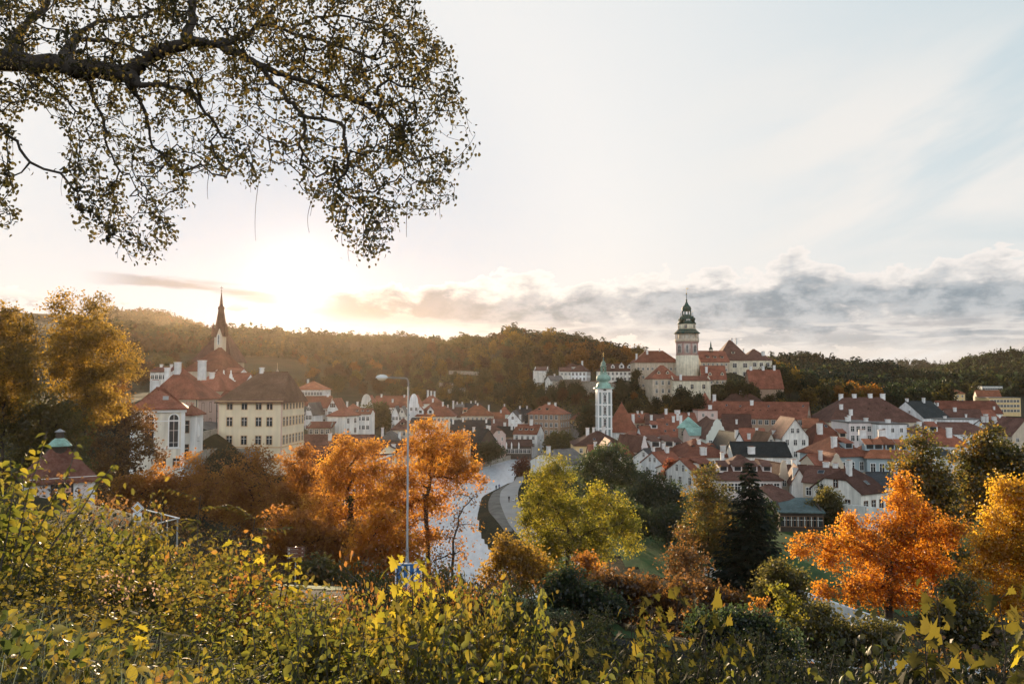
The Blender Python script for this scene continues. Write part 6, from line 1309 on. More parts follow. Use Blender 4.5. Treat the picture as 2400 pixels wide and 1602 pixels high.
forest('forest', 'dark wooded hill east of the castle', pxy([(1770,620),(2080,620),(2120,1050),(1760,1060)]), 2400, (8, 13), (.55, 1.2, 2.4), 4, [F_blue, F_green, F_olive, F_brown])
forest('forest', 'dark wood under the eastern far hills', pxy([(2060,640),(2480,650),(2540,1750),(2040,1700)]), 5200, (8, 14), (.45, 1.2, 2.4), 5)
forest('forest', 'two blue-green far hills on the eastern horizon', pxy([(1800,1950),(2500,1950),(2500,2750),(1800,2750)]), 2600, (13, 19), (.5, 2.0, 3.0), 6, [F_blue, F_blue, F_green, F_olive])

# ------------------------------------------------------------------ old tree overhanging from the west
L_over = leafmat('pear_leaves', [(0.022,0.022,0.008),(0.05,0.042,0.012),(0.13,0.085,0.016)], 0.6, 0.02)
def limb3(pts):
    pts = [(a, b, c, d*.68) for a, b, c, d in pts]
    """limb stations (px, py, depth, radius) -> points"""
    return [(np.array(P(px, py, Y)), r) for px, py, Y, r in pts]
LIMBS = [
 [(-560,330,7.6,.26),(-300,190,7.4,.20),(-60,140,7.2,.15),(60,146,7.1,.125),(150,152,7.0,.12),(235,164,7.0,.115),(296,172,7.0,.125),(330,150,7.0,.10),(360,130,7.0,.085),(400,112,7.0,.08),(438,98,7.0,.085)],
 [(438,98,7.0,.085),(446,60,7.1,.055),(452,10,7.2,.05),(462,-60,7.3,.04),(470,-160,7.4,.03)],
 [(438,98,7.0,.085),(480,100,6.9,.055),(520,108,6.8,.05),(562,124,6.8,.046),(605,152,6.7,.042),(650,172,6.7,.036),(700,186,6.6,.030),(760,208,6.6,.024),(830,238,6.6,.018),(900,275,6.6,.012)],
 [(520,100,6.9,.05),(548,96,7.1,.04),(572,90,7.2,.03),(596,66,7.3,.026),(625,58,7.4,.024),(680,76,7.5,.022),(735,92,7.6,.02),(800,110,7.6,.016),(880,140,7.6,.011)],
 [(600,150,6.7,.042),(640,196,6.5,.026),(668,225,6.5,.022),(692,252,6.5,.02),(712,272,6.5,.017),(716,300,6.5,.013),(700,350,6.4,.009)],
 [(712,272,6.5,.017),(755,278,6.4,.013),(797,288,6.4,.013),(810,330,6.4,.011),(816,380,6.3,.009),(820,420,6.3,.007)],
 [(296,178,7.0,.09),(330,200,6.8,.035),(383,198,6.7,.03),(430,212,6.6,.024),(462,240,6.6,.02),(490,272,6.5,.017),(512,308,6.5,.014),(545,335,6.5,.01)],
 [(296,178,7.0,.09),(318,222,7.1,.03),(338,258,7.1,.024),(350,300,7.1,.018),(356,340,7.1,.014),(380,360,7.0,.01)],
 [(200,160,7.0,.1),(214,205,7.2,.026),(226,250,7.2,.02),(244,300,7.2,.017),(252,345,7.2,.012),(280,400,7.2,.008)],
 [(60,146,7.1,.12),(90,180,7.3,.024),(130,205,7.4,.018),(160,235,7.4,.014),(174,268,7.4,.01)],
 [(150,152,7.0,.12),(180,80,7.6,.04),(230,50,7.8,.03),(300,40,7.9,.022),(380,20,8.0,.016)],
 [(20,140,7.1,.13),(60,60,7.7,.05),(110,10,7.9,.04),(150,-80,8.0,.03)],
 [(120,100,7.6,.03),(180,92,7.6,.03),(250,94,7.6,.028),(310,112,7.5,.02),(360,130,7.4,.012)],
 [(-300,190,7.4,.18),(-140,230,6.6,.05),(-40,270,6.2,.03),(0,292,6.2,.02),(40,330,6.2,.014),(70,380,6.2,.009)],
 [(596,66,7.3,.026),(640,20,7.6,.02),(700,-20,7.8,.016),(760,-60,7.9,.012)],
 [(680,76,7.5,.022),(740,40,7.7,.014),(820,40,7.8,.012),(900,60,7.8,.009)],
]
nodes, par, lr = [], [], []
for lb in LIMBS:
    L3 = limb3(lb); prev = None
    for i, (p, r) in enumerate(L3):
        if i == 0 and nodes:
            d = [np.linalg.norm(q_ - p) for q_ in nodes]; j = int(np.argmin(d)); prev = j; continue
        if prev is not None:
            a = nodes[prev]; ra = lr[prev]
            for t in (.33, .67, 1.0):
                q_ = a*(1-t) + p*t + (rng.normal(size=3)*.012 if t < 1 else 0); nodes.append(q_); par.append(prev); lr.append(min(ra, r if t == 1 else ra*(1-t)+r*t)); prev = len(nodes)-1
        else: nodes.append(p); par.append(0); lr.append(r); prev = 0
nodes = np.array(nodes); par = np.array(par); lr = np.array(lr)
ENV = [(-80,-80),(-80,330),(40,310),(60,235),(110,240),(150,300),(160,400),(180,500),(200,560),(280,590),(325,640),(350,625),(405,585),(425,480),(440,400),(470,400),(500,425),(560,410),(600,440),(640,400),(690,420),(720,470),(760,480),(800,590),(870,630),(895,590),(925,540),(960,500),(1010,500),(1060,470),(1095,390),(1120,330),(1100,270),(1085,220),(1060,110),(1000,30),(980,-80)]
ga = np.random.default_rng(11); att = []
wgt = lambda x, y: (1.25 if y < 230 else .85) * (1.25 if x > 700 else 1.0) * 1.0
while len(att) < 3800:
    px, py = ga.uniform(-80, 1120), ga.uniform(-80, 615)
    if inpoly(px, py, ENV) and ga.random() < wgt(px, py)/1.3:
        dens = math.sin(px*.021+1)*math.sin(py*.024+.5) + ga.normal()*.6
        if dens > -1.0: att.append(tuple(P(px, py, ga.uniform(5.9, 8.2))))
# a drooping spray at the picture's edge
for _ in range(60): att.append(tuple(P(ga.uniform(-60, 34), ga.uniform(300, 545)*1.0, ga.uniform(5.9, 6.6))))
n0 = len(nodes); N_, PR, ends = skeleton(nodes, par, np.array(att), .09, -.12, .11, ga)
V, Q, r = limb_mesh(N_, PR, ends, .0019, .017, .37, 0, 4)
# thick traced limbs replace the pipe radii of their own stations
idx = np.array([i for i in range(1, n0)]); mb = MB()
for i in idx: mb.tube([nodes[par[i]], nodes[i] + (nodes[i]-nodes[par[i]])*.15], [max(lr[par[i]], lr[i]) if par[i] else lr[i], lr[i]], 10, cap=False)
tb = P(-560, 330, 7.6); tr_ = empty('overhanging_tree', (tb.x, tb.y, gnd(tb.x, tb.y) - .2), 'old gnarled tree whose drooping leafy boughs hang across the sky', 'tree')
o_ = np.array(tr_.location)
base = [(0, 0, 0), (.05, 0, .8), (.02, .02, 1.8), (.1, 0, 2.6)]
mb2 = MB(); top = np.array(tb) - o_
mb2.tube([(0, 0, -.3), (0, 0, .3), tuple(top*.35 + np.array([0.05, .04, 0])), tuple(top*.7), tuple(top), tuple(top + np.array([.05, .1, 1.2])), tuple(top + np.array([-.2, .3, 3.0]))], [.62, .45, .36, .34, .31, .22, .12], 14)
put('trunk', mb2.mesh('trunk', M_bark, True), tr_)
mb.v = [tuple(np.array(v) - o_) for v in mb.v]; lo_ = mb.build('bough', M_bark, tr_, True)
twV, twQ = V, Q
pos_l, ax_l, nm_l = [], [], []
for e in ends:
    chain = [e]; 
    while len(chain) < 5 and PR[chain[-1]] >= n0: chain.append(PR[chain[-1]])
    nleaf = int(min(20, ga.exponential(6.5)))
    for _ in range(nleaf):
        c_ = N_[chain[min(len(chain)-1, int(ga.random()**1.5*len(chain)))]]; pos_l.append(c_ + ga.normal(size=3)*.035); v = ga.normal(size=3); v[2] -= .8; ax_l.append(v); nm_l.append(ga.normal(size=3) + np.array([0, 0, .6]))
nl = len(pos_l); s_ = ga.uniform(.025, .045, nl)
V, Q = leaves(LEAF_OVAL, np.array(pos_l), np.array(ax_l), np.array(nm_l), s_, s_*.78)
put('crown', np_mesh('crown', V - o_, Q, L_over), tr_)
# bare whips hanging below the leaves
g_ = MB()
for px, py, ln in ((650,400,170),(700,420,120),(735,440,110),(470,400,90),(575,410,60),(520,390,55),(930,470,60),(1010,440,70),(880,520,60),(155,390,80),(170,350,110),(300,560,40),(830,520,80),(960,470,80),(60,330,70),(90,350,60),(40,360,90),(1050,430,90),(640,330,60),(800,500,90)):
    Y = ga.uniform(6.1, 7.4); p0 = Vector(N_[int(np.argmin(np.linalg.norm(N_ - np.array(P(px, py, Y)), axis=1)))]); sw = ga.uniform(-.25, .25); L_ = ln*Y/F
    pts = [p0 + Vector((sw*L_*math.sin(t*2.2) , 0, -L_*t)) for t in np.linspace(0, 1, 9)]; g_.tube(pts, list(np.linspace(.0030, .0013, 9)), 4, cap=False)
put('twigs', np_mesh('twigs', np.vstack([twV, np.array(g_.v)]) - o_, np.vstack([twQ, np.array(g_.f) + len(twV)]), M_bark, smooth=True), lo_)

# ------------------------------------------------------------------ plants of the near slope
L_dog = leafmat('dogwood_leaves', [(0.04,0.058,0.012),(0.13,0.13,0.018),(0.34,0.25,0.025)], 0.58, 0.025, 1.7, .38)
L_map = leafmat('sycamore_leaves', [(0.13,0.14,0.017),(0.32,0.26,0.022),(0.44,0.31,0.024)], 0.6, 0.015, 1.6, .55)
L_mapd = leafmat('mottled_sycamore_leaves', [(0.02,0.026,0.009),(0.07,0.065,0.013),(0.15,0.12,0.017),(0.42,0.30,0.024)], 0.55, 0.012, 1.5, .55)
L_bush = leafmat('thicket_leaves', [(0.035,0.048,0.012),(0.13,0.105,0.017),(0.34,0.21,0.025)], 0.58, 0.025, 1.7, .4)
L_rose = leafmat('reddening_leaves', [(0.16,0.075,0.02),(0.30,0.13,0.025),(0.28,0.20,0.03)], 0.58, 0.035, 1.6, .4)
L_grass = leafmat('grass_blades', [(0.05,0.075,0.02),(0.12,0.14,0.03),(0.30,0.25,0.07)], 0.45, 0.12, 1.2, .35)
L_dry = leafmat('faded_seed_heads', [(0.30,0.19,0.13),(0.42,0.28,0.20)], 0.5, 0.03)
L_shade = leafmat('shade_leaves', [(0.010,0.018,0.008),(0.024,0.032,0.011),(0.06,0.052,0.014)], 0.4, 0.03, 1.2)  # darker copy of the thicket leaves, shade put into the colour
def stems_mesh(n, h, lean, g, r0=.012, arch=.3, base_r=.12):
    out = []
    for _ in range(n):
        a = g.random()*6.283; L_ = h*g.uniform(.6, 1.0); ln = lean*g.uniform(.2, 1)
        b_ = np.array([math.cos(a)*base_r*g.random(), math.sin(a)*base_r*g.random(), 0]); d = np.array([math.cos(a)*ln, math.sin(a)*ln, 0])
        ts = np.linspace(0, 1, 9); pts = [b_ + d*L_*(t**1.3) + np.array([0, 0, L_*(t - arch*ln*t*t)]) + g.normal(size=3)*.012*L_*t for t in ts]; out.append(np.array(pts))
    return out
def shrub_mesh(kind, h, g):
    """stem mesh and leaf arrays of one shrub"""
    mb = MB(); P_, A_, N2, S_ = [], [], [], []
    if kind in ('dogwood', 'shoot'):
        st_ = stems_mesh(16, h, .55, g) if kind == 'dogwood' else stems_mesh(3, h, .16, g, base_r=.05)
        for s in st_:
            mb.tube(s, list(np.linspace(.011, .003, 9)), 5, cap=False); L_ = np.linalg.norm(s[-1]-s[0]); m_ = int(L_/.055)
            for j in range(m_):
                t = .22 + .78*(j+.5)/m_; i = min(7, int(t*8)); p = s[i]*(1-(t*8-i)) + s[i+1]*(t*8-i); a0 = j*1.57 + g.normal()*.3
                for sd in (0, math.pi):
                    if g.random() < .12: continue
                    a = a0 + sd; A_.append([math.cos(a), math.sin(a), g.uniform(-.9, .1)]); P_.append(p); N2.append([math.cos(a)*.2 + g.normal()*.55, math.sin(a)*.2 + g.normal()*.55, .8]); S_.append(g.uniform(.07, .115)*(1.1-.35*t))
        shp, asp = LEAF_OVAL, .62
    elif kind == 'maple':
        st_ = stems_mesh(3, h, .2, g, arch=.1)
        for s in st_:
            mb.tube(s, list(np.linspace(.015, .004, 9)), 6, cap=False); L_ = np.linalg.norm(s[-1]-s[0]); m_ = int(L_/.085)
            for j in range(m_):
                t = .2 + .8*(j+.8)/m_; t = min(t, .999); i = min(7, int(t*8)); p = s[i]*(1-(t*8-i)) + s[i+1]*(t*8-i)
                for sd in (0, math.pi):
                    a = j*1.57 + sd + g.normal()*.35; pl = g.uniform(.05, .13); q_ = p + np.array([math.cos(a)*pl, math.sin(a)*pl, pl*.45]); mb.tube([p, q_], .0022, 4, cap=False)
                    P_.append(q_); A_.append([math.cos(a), math.sin(a), g.uniform(-.8, .0)]); N2.append([math.cos(a)*.5 + g.normal()*.25, math.sin(a)*.5 + g.normal()*.45, .7]); S_.append(g.uniform(.08, .145)*(1.08-.35*t))
        shp, asp = MAPLE, 1.0
    elif kind == 'rowan':
        st_ = stems_mesh(4, h, .35, g)
        for s in st_:
            mb.tube(s, list(np.linspace(.012, .003, 9)), 5, cap=False); L_ = np.linalg.norm(s[-1]-s[0]); m_ = int(L_/.12)
            for j in range(m_):
                t = min(.999, .3 + .7*(j+.6)/m_); i = min(7, int(t*8)); p = s[i]*(1-(t*8-i)) + s[i+1]*(t*8-i); a = j*2.4; ra = g.uniform(.2, .3)
                tip = p + np.array([math.cos(a)*ra, math.sin(a)*ra, g.uniform(-.02, .12)]); mb.tube([p, tip], .002, 4, cap=False)
                for k in range(7):
                    u = (k+1)/7; q_ = p*(1-u) + tip*u
                    for sd in (-1, 1):
                        b_ = a + sd*1.0; P_.append(q_); A_.append([math.cos(b_), math.sin(b_), g.uniform(-.4, .1)]); N2.append([g.normal()*.2, g.normal()*.2, 1]); S_.append(g.uniform(.06, .085))
        shp, asp = LEAF_OVAL, .36
    elif kind in ('bush', 'rose'):
        B = [(g.normal()*h*.22, g.normal()*h*.22, h*g.uniform(.35, .75), h*g.uniform(.2, .32)) for _ in range(6)] + [(0, 0, h*.45, h*.4)]
        att = blob_points(B, 150, g, .45); att = att[att[:, 2] > .1]; nodes = np.array([(0, 0, h*t) for t in np.linspace(0, .35, 4)]); pr = np.maximum(np.arange(4)-1, 0)
        N_, PR, ends = skeleton(nodes, pr, att, .14, .05, .22, g); v, q, r = limb_mesh(N_, PR, ends, .0022, .02, .45, 0, 4); mb.add(v.tolist(), q.tolist())
        for e in ends:
            c = e
            for _ in range(14):
                P_.append(N_[c] + g.normal(size=3)*.07); A_.append(g.normal(size=3) + np.array([0, 0, -.3])); N2.append(g.normal(size=3) + np.array([0, 0, .5])); S_.append(g.uniform(.042, .074) if kind == 'bush' else g.uniform(.034, .058))
                if g.random() < .3 and PR[c] > 3: c = PR[c]
        shp, asp = LEAF_OVAL, .66
    P_, A_, N2, S_ = np.array(P_), np.array(A_, float), np.array(N2, float), np.array(S_)
    V, Q = leaves(shp, P_, A_, N2, S_, S_*asp)
    return mb, V, Q
SH = {}
for kind, mat, hh, cnt in (('dogwood', L_dog, 2.0, 4), ('maple', L_map, 1.9, 5), ('rowan', L_bush, 2.0, 2), ('bush', L_bush, 1.6, 4), ('rose', L_rose, 1.4, 3)):
    SH[kind] = []
    for i in range(cnt):
        mb, V, Q = shrub_mesh(kind, hh, np.random.default_rng(300 + len(SH)*31 + i)); SH[kind].append((hh, mb.mesh(kind + '_stems', M_barkg if kind != 'maple' else M_bark), np_mesh(kind + '_leaves', V, Q, mat)))
def variant(src, key, mat, seed, hh, n):
    SH[key] = []
    for i in range(n):
        mb, V, Q = shrub_mesh(src, hh, np.random.default_rng(seed + i)); SH[key].append((hh, mb.mesh(key + '_stems', M_bark), np_mesh(key + '_leaves', V, Q, mat)))
variant('shoot', 'shoot', L_dog, 800, 2.0, 4)
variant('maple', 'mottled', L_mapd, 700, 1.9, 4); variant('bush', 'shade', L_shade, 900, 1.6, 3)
NAMES = {'dogwood': 'dogwood_shrub', 'maple': 'sycamore_sapling', 'rowan': 'rowan_sapling', 'bush': 'thicket_bush', 'rose': 'briar_bush', 'shade': 'thicket_bush', 'mottled': 'sycamore_sapling', 'shoot': 'dogwood_shrub'}
TOPZ = {}
def shrub(kind, px, top, Y, label, group=None, s=None, var=None):
    """plant a shrub at photo column px, depth Y, so that its top reaches photo row `top`"""
    x = P(px, 900, Y).x; g0 = gnd(x, Y) - .05; h = P(px, top, Y).z - g0
    if Y < 7.2 and kind in ('dogwood', 'bush', 'rose', 'maple') and px > 420: s = (s or .9)*.72
    hh, sm, lm = SH[kind][(var if var is not None else random.randrange(99)) % len(SH[kind])]
    if lm.name not in TOPZ: c_ = np.empty(len(lm.vertices)*3, np.float32); lm.vertices.foreach_get('co', c_); TOPZ[lm.name] = float(np.percentile(c_[2::3], 99.5))
    k = max(.35, h/TOPZ[lm.name]); o = empty(NAMES[kind], (x, Y, g0), label, 'sapling' if 'sapling' in NAMES[kind] else 'shrub', group, random.random()*6.28)
    if kind == 'mottled': s = .78
    if kind == 'shoot': s = .9
    w_ = s or min(1.5, max(.7, k)); o.scale = (w_, w_, k); put('stems', sm, o); put('leaves', lm, o); return o
# skyline plants, one by one
for kind, px, top, Y, la in (
 ('shoot', 40, 1005, 9.5, 'tall yellow-green dogwood shoots reaching in front of the pavilion roof'),
 ('dogwood', 66, 1150, 9.0, 'dogwood beside the pavilion\'s corner, its shoots below the eave'),
 ('dogwood', -30, 1040, 8.5, 'dense dogwood cut by the picture\'s edge next to the tall shoots'),
 ('bush', 20, 1140, 10.5, 'leafy bush low at the edge beneath the tall dogwood'),
 ('bush', 228, 1180, 13, 'leafy bush hiding the foot of the pavilion door'),
 ('dogwood', 255, 1185, 12, 'dogwood between the pavilion and the yellow diamond sign'),
 ('bush', 350, 1268, 13, 'bush in front of the yellow diamond sign\'s post'),
 ('rowan', 445, 1158, 11.5, 'rowan sapling with backlit feathery leaves beyond the diamond sign'),
 ('rowan', 545, 1205, 10.5, 'second rowan sapling between the feathery one and the brown road sign'),
 ('maple', 300, 1255, 11, 'slender sapling with orange-lit top leaves under the diamond sign'),
 ('dogwood', 480, 1290, 9, 'dogwood in front of the feathery rowan'),
 ('bush', 600, 1290, 11, 'bush on the brow toward the brown road sign'),
 ('maple', 640, 1275, 8.5, 'yellow sapling standing beside the brown road sign\'s post'),
 ('maple', 648, 1310, 8.2, 'low leafy sapling under the yellow one at the road sign'),
 ('rose', 560, 1350, 8, 'reddish briar in the middle of the sunlit thicket'),
 ('dogwood', 700, 1400, 6.6, 'bright dogwood beneath the dark gap by the road sign'),
 ('dogwood', 760, 1430, 6.2, 'bright dogwood at the foot of the dark grassy gap'),
 ('rose', 838, 1350, 7.0, 'thin reddish shoot standing alone before the amber thicket'),
 ('maple', 850, 1430, 5.6, 'sapling with one large star-shaped yellow leaf beside the reddish shoot'),
 ('maple', 960, 1300, 5.2, 'tallest yellow sycamore sapling covering the blue striped sign'),
 ('maple', 940, 1310, 4.9, 'yellow sapling overlapping the tallest sapling toward the road sign'),
 ('maple', 988, 1325, 5.0, 'yellow sapling overlapping the tallest sapling toward the river'),
 ('maple', 1010, 1345, 5.4, 'sycamore sapling with big leaves just beside the tallest one'),
 ('maple', 900, 1440, 4.8, 'broad sycamore sapling low in front of the blue sign'),
 ('maple', 1050, 1385, 5.6, 'greyish-leaved sapling toward the river side of the blue sign'),
 ('dogwood', 1115, 1385, 5.8, 'dogwood with upright curled leaves past the sycamore group'),
 ('dogwood', 1190, 1400, 5.4, 'dogwood at the end of the sunlit thicket, before the orange-tinted sapling'),
 ('mottled', 1285, 1485, 5.2, 'orange-tinted sapling at the edge of the shaded grass'),
 ('shoot', 1265, 1395, 6.4, 'single upright dogwood shoot in front of the amber bush'),
 ('shoot', 1345, 1555, 4.6, 'short dogwood tuft at the bottom of the shaded grass'),
 ('shoot', 1450, 1508, 4.4, 'slim dogwood shoot rising alone from the bottom edge'),
 ('mottled', 1510, 1370, 7.0, 'sparse sapling with a few bright yellow leaves against the dark bushes'),
 ('mottled', 1475, 1440, 6.0, 'sparse sapling with drooping mottled leaves beside the lone dogwood'),
 ('mottled', 1560, 1420, 6.6, 'thin wiry sapling with one yellow leaf on top'),
 ('mottled', 1655, 1410, 6.2, 'tall thin sapling with dry curled leaves below the garden wall'),
 ('shoot', 1775, 1535, 4.4, 'short dogwood clump under the dark shrub'),
 ('shoot', 1945, 1500, 4.3, 'upright dogwood shoot with arching glossy leaves before the brilliant maple'),
 ('mottled', 2085, 1470, 4.2, 'big-leaved sycamore sapling under the brilliant maple\'s trunk'),
 ('mottled', 2150, 1500, 4.0, 'second big-leaved sapling close under the brilliant maple'),
 ('mottled', 2330, 1365, 4.4, 'tall sycamore sapling with lime leaf near the picture\'s corner'),
 ('maple', 2400, 1470, 3.9, 'large lime-yellow sapling filling the picture\'s corner'),
 ('mottled', 2270, 1530, 4.0, 'low sapling with mottled leaves between the two corner saplings')):
    shrub(kind, px, top, Y, la)
# the thicket that fills the slope below that skyline
def fill(px0, px1, Y0, Y1, n, top0, top1, kinds, label, group, seed):
    r_ = random.Random(seed)
    for i in range(n):
        px = px0 + (px1-px0)*(i+r_.random())/n; Y = r_.uniform(Y0, Y1); u = (px-px0)/(px1-px0)
        k = r_.choice(kinds); top = top0 + (top1-top0)*u + r_.uniform(-42, 40)
        if 80 < px < 230: top = max(top, 1192)
        if 285 < px < 430: top = max(top, 1262)
        if 600 < px < 815: top = max(top, 1405)
        shrub(k, px, top, Y, label[NAMES[k]], group, r_.uniform(.8, 1.15))
LB = {'dogwood_shrub': 'yellow-green dogwood in the sunlit thicket', 'thicket_bush': 'small-leaved bush in the sunlit thicket', 'briar_bush': 'reddish briar in the sunlit thicket', 'rowan_sapling': 'rowan in the sunlit thicket', 'sycamore_sapling': 'sycamore sapling in the sunlit thicket'}
fill(-60, 420, 11, 15, 9, 1190, 1260, ['bush','dogwood','bush'], LB, 'sunlit thicket', 1)
fill(-40, 620, 8, 11, 14, 1250, 1370, ['bush','dogwood','bush','rose','dogwood'], LB, 'sunlit thicket', 2)
fill(-20, 700, 6, 8, 15, 1330, 1440, ['bush','dogwood','dogwood','bush'], LB, 'sunlit thicket', 3)
fill(380, 1150, 4.6, 6.0, 15, 1440, 1490, ['dogwood','bush','dogwood','maple'], LB, 'sunlit thicket', 4)
fill(560, 1170, 3.7, 4.4, 13, 1510, 1520, ['dogwood','dogwood','bush'], LB, 'sunlit thicket', 5)
fill(520, 1180, 5.3, 6.9, 15, 1405, 1425, ['dogwood','dogwood','bush'], LB, 'sunlit thicket', 16)
fill(0, 640, 9, 12, 10, 1270, 1330, ['bush','rose','dogwood'], LB, 'sunlit thicket', 17)
fill(300, 700, 14, 20, 6, 1250, 1330, ['bush'], LB, 'sunlit thicket', 6)
LS = {k: v.replace('sunlit thicket', 'shade below the dark bushes') for k, v in LB.items()}
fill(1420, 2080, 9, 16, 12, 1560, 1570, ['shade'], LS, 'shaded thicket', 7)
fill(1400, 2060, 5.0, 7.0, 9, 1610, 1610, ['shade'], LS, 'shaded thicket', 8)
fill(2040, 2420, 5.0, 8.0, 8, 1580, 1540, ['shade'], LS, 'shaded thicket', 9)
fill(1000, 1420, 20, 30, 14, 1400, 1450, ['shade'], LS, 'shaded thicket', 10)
LV = {k: v.replace('sunlit thicket', 'dark brush between thicket and road') for k, v in LB.items()}
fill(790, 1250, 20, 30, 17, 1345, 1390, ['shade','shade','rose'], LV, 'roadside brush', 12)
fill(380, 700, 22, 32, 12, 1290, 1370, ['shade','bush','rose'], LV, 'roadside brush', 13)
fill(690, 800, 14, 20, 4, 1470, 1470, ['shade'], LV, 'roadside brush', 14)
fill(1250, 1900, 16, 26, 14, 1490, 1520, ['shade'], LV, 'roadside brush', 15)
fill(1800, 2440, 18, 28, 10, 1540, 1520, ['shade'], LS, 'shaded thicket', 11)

# creeper with reddening leaves and long grass on the bank below the viewpoint
g_ = np.random.default_rng(21)
def on_slope(px0, px1, Y0, Y1, n):
    px = g_.uniform(px0, px1, n); Y = g_.uniform(Y0, Y1, n); x = (px-1200)/F*Y; return x, Y, grid_z(x, Y)
x, y, z = on_slope(-80, 760, 3.4, 7.5, 11000); h_ = g_.random(len(x))**.7*(.95 - .35*np.clip((y-3.4)/4, 0, 1))
pos = np.stack([x, y, z + h_], 1); n_ = len(x); nm = rand_dirs(n_, 1.4, g_); ax = unit(g_.normal(size=(n_, 3)) + np.array([0, -.2, -.5])); s_ = g_.uniform(.04, .088, n_)
L_cr = leafmat('creeper_leaves', [(0.02,0.032,0.010),(0.05,0.065,0.014),(0.20,0.16,0.022),(0.32,0.11,0.02)], 0.58, 0.04, 1.6, .35)
V, Q = leaves(LEAF_OVAL, pos, ax, nm, s_, s_*.62); tag(put('creeper_foliage', np_mesh('creeper_foliage', V, Q, L_cr)), 'tangled creeper with yellowing and rust-red leaves over the bank', 'creeper', kind='stuff')
def grass(name, label, px0, px1, Y0, Y1, n, h, mat):
    x, y, z = on_slope(px0, px1, Y0, Y1, n); a = g_.random(n)*6.283; L_ = h*g_.uniform(.5, 1.1, n); b_ = g_.uniform(.25, 1.0, n); segs = 5
    d = np.stack([np.cos(a), np.sin(a), np.zeros(n)], 1); s_ = np.stack([-np.sin(a), np.cos(a), np.zeros(n)], 1); Vs = []
    for k in range(segs+1):
        t = k/segs; c_ = np.stack([x, y, z], 1) + d*(L_*b_*t**2*.8)[:, None] + np.array([0, 0, 1])*(L_*(t - .45*b_*t**3))[:, None]; w_ = .006*(1-t*.9)
        Vs += [c_ - s_*w_, c_ + s_*w_]
    V = np.stack(Vs, 1).reshape(-1, 3); q = np.array([(2*k, 2*k+1, 2*k+3, 2*k+2) for k in range(segs)]); Q = (q[None] + (np.arange(n)*2*(segs+1))[:, None, None]).reshape(-1, 4)
    return tag(put(name, np_mesh(name, V, Q, mat)), label, 'grass', kind='stuff')
grass('long_grass', 'long arching grass on the bank at the lower corner', -120, 620, 3.0, 5.0, 6500, 1.0, L_grass)
grass('slope_grass', 'rough grass between the shrubs of the slope', -100, 2500, 5.0, 30, 22000, .42, leafmat('rough_grass_blades', [(0.02,0.032,0.01),(0.05,0.06,0.016),(0.13,0.11,0.03)], 0.45, 0.04, 1.2))
x, y, z = on_slope(240, 420, 6.4, 8.0, 420); pos = np.stack([x, y, z + g_.uniform(.5, 1.2, 420)], 1)
V, Q = leaves(LEAF4, pos, rand_dirs(420, .8, g_), rand_dirs(420, 0, g_), .035, .02); tag(put('seed_heads', np_mesh('seed_heads', V, Q, L_dry)), 'pale pink faded seed heads in the sunlit thicket', 'wildflowers', kind='stuff')
# undergrowth covering the steep bank between road and river, and the garden edges
def under(name, label, poly, n, h, mat, size, seed):
    g = np.random.default_rng(seed); poly = np.array(poly, float); x0, y0 = poly.min(0); x1, y1 = poly.max(0)
    c = np.stack([g.uniform(x0, x1, n), g.uniform(y0, y1, n)], 1); ok = np.zeros(n, bool)
    for (a0, b0), (a1, b1) in zip(poly, np.roll(poly, -1, 0)): ok ^= ((b0 > c[:, 1]) != (b1 > c[:, 1])) & (c[:, 0] < (a1-a0)*(c[:, 1]-b0)/(b1-b0+1e-12)+a0)
    c = c[ok]; n = len(c); zz = grid_z(c[:, 0], c[:, 1]); c = c[zz > .5]; zz = zz[zz > .5]; n = len(c)
    hh = h*(.35 + .65*np.clip(np.sin(c[:, 0]*.5)*np.sin(c[:, 1]*.43)+.5, 0, 1)); pos = np.stack([c[:, 0], c[:, 1], zz + g.random(n)**.8*hh], 1)
    V, Q = leaves(LEAF4, pos, rand_dirs(n, -.2, g), rand_dirs(n, 1.0, g), size*g.uniform(.6, 1.3, n), size*.75*g.uniform(.6, 1.3, n))
    return tag(put(name, np_mesh(name, V, Q, mat)), label, 'undergrowth', kind='stuff')
under('undergrowth', 'brown undergrowth on the steep bank between road and river', [(-44,62),(-20,52),(0,46),(20,34),(40,28),(70,30),(60,66),(30,74),(10,84),(-8,98),(-22,118),(-34,150),(-45,150),(-60,120),(-60,90)], 60000, 2.2, L_brown, .3, 31)
under('undergrowth', 'dark shrubs filling the shaded gardens below the houses', [(16,150),(30,168),(36,196),(24,240),(14,262),(6,262),(4,236),(2,214),(4,190),(8,160)], 26000, 2.6, L_green, .45, 32)
under('undergrowth', 'dark hedges along the garden edge under the houses', [(36,158),(60,150),(90,150),(90,160),(60,166),(40,176)], 9000, 1.8, L_green, .4, 33)
under('undergrowth', 'ivy and brush hanging on the slope under the old town', [(-66,112),(-50,112),(-40,150),(-40,182),(-50,186),(-58,150)], 16000, 2.0, L_brown, .4, 34)
under('undergrowth', 'scrub on the bare brown slope and along its terraces', [(-70,490),(0,470),(40,500),(50,560),(20,640),(-90,640)], 30000, 3.5, L_olive, 1.3, 35)
under('undergrowth', 'brush on the rocky sides of the castle hill', [(40,392),(160,392),(190,420),(180,440),(60,436),(30,460),(10,440)], 16000, 3.0, L_olive, .9, 36)

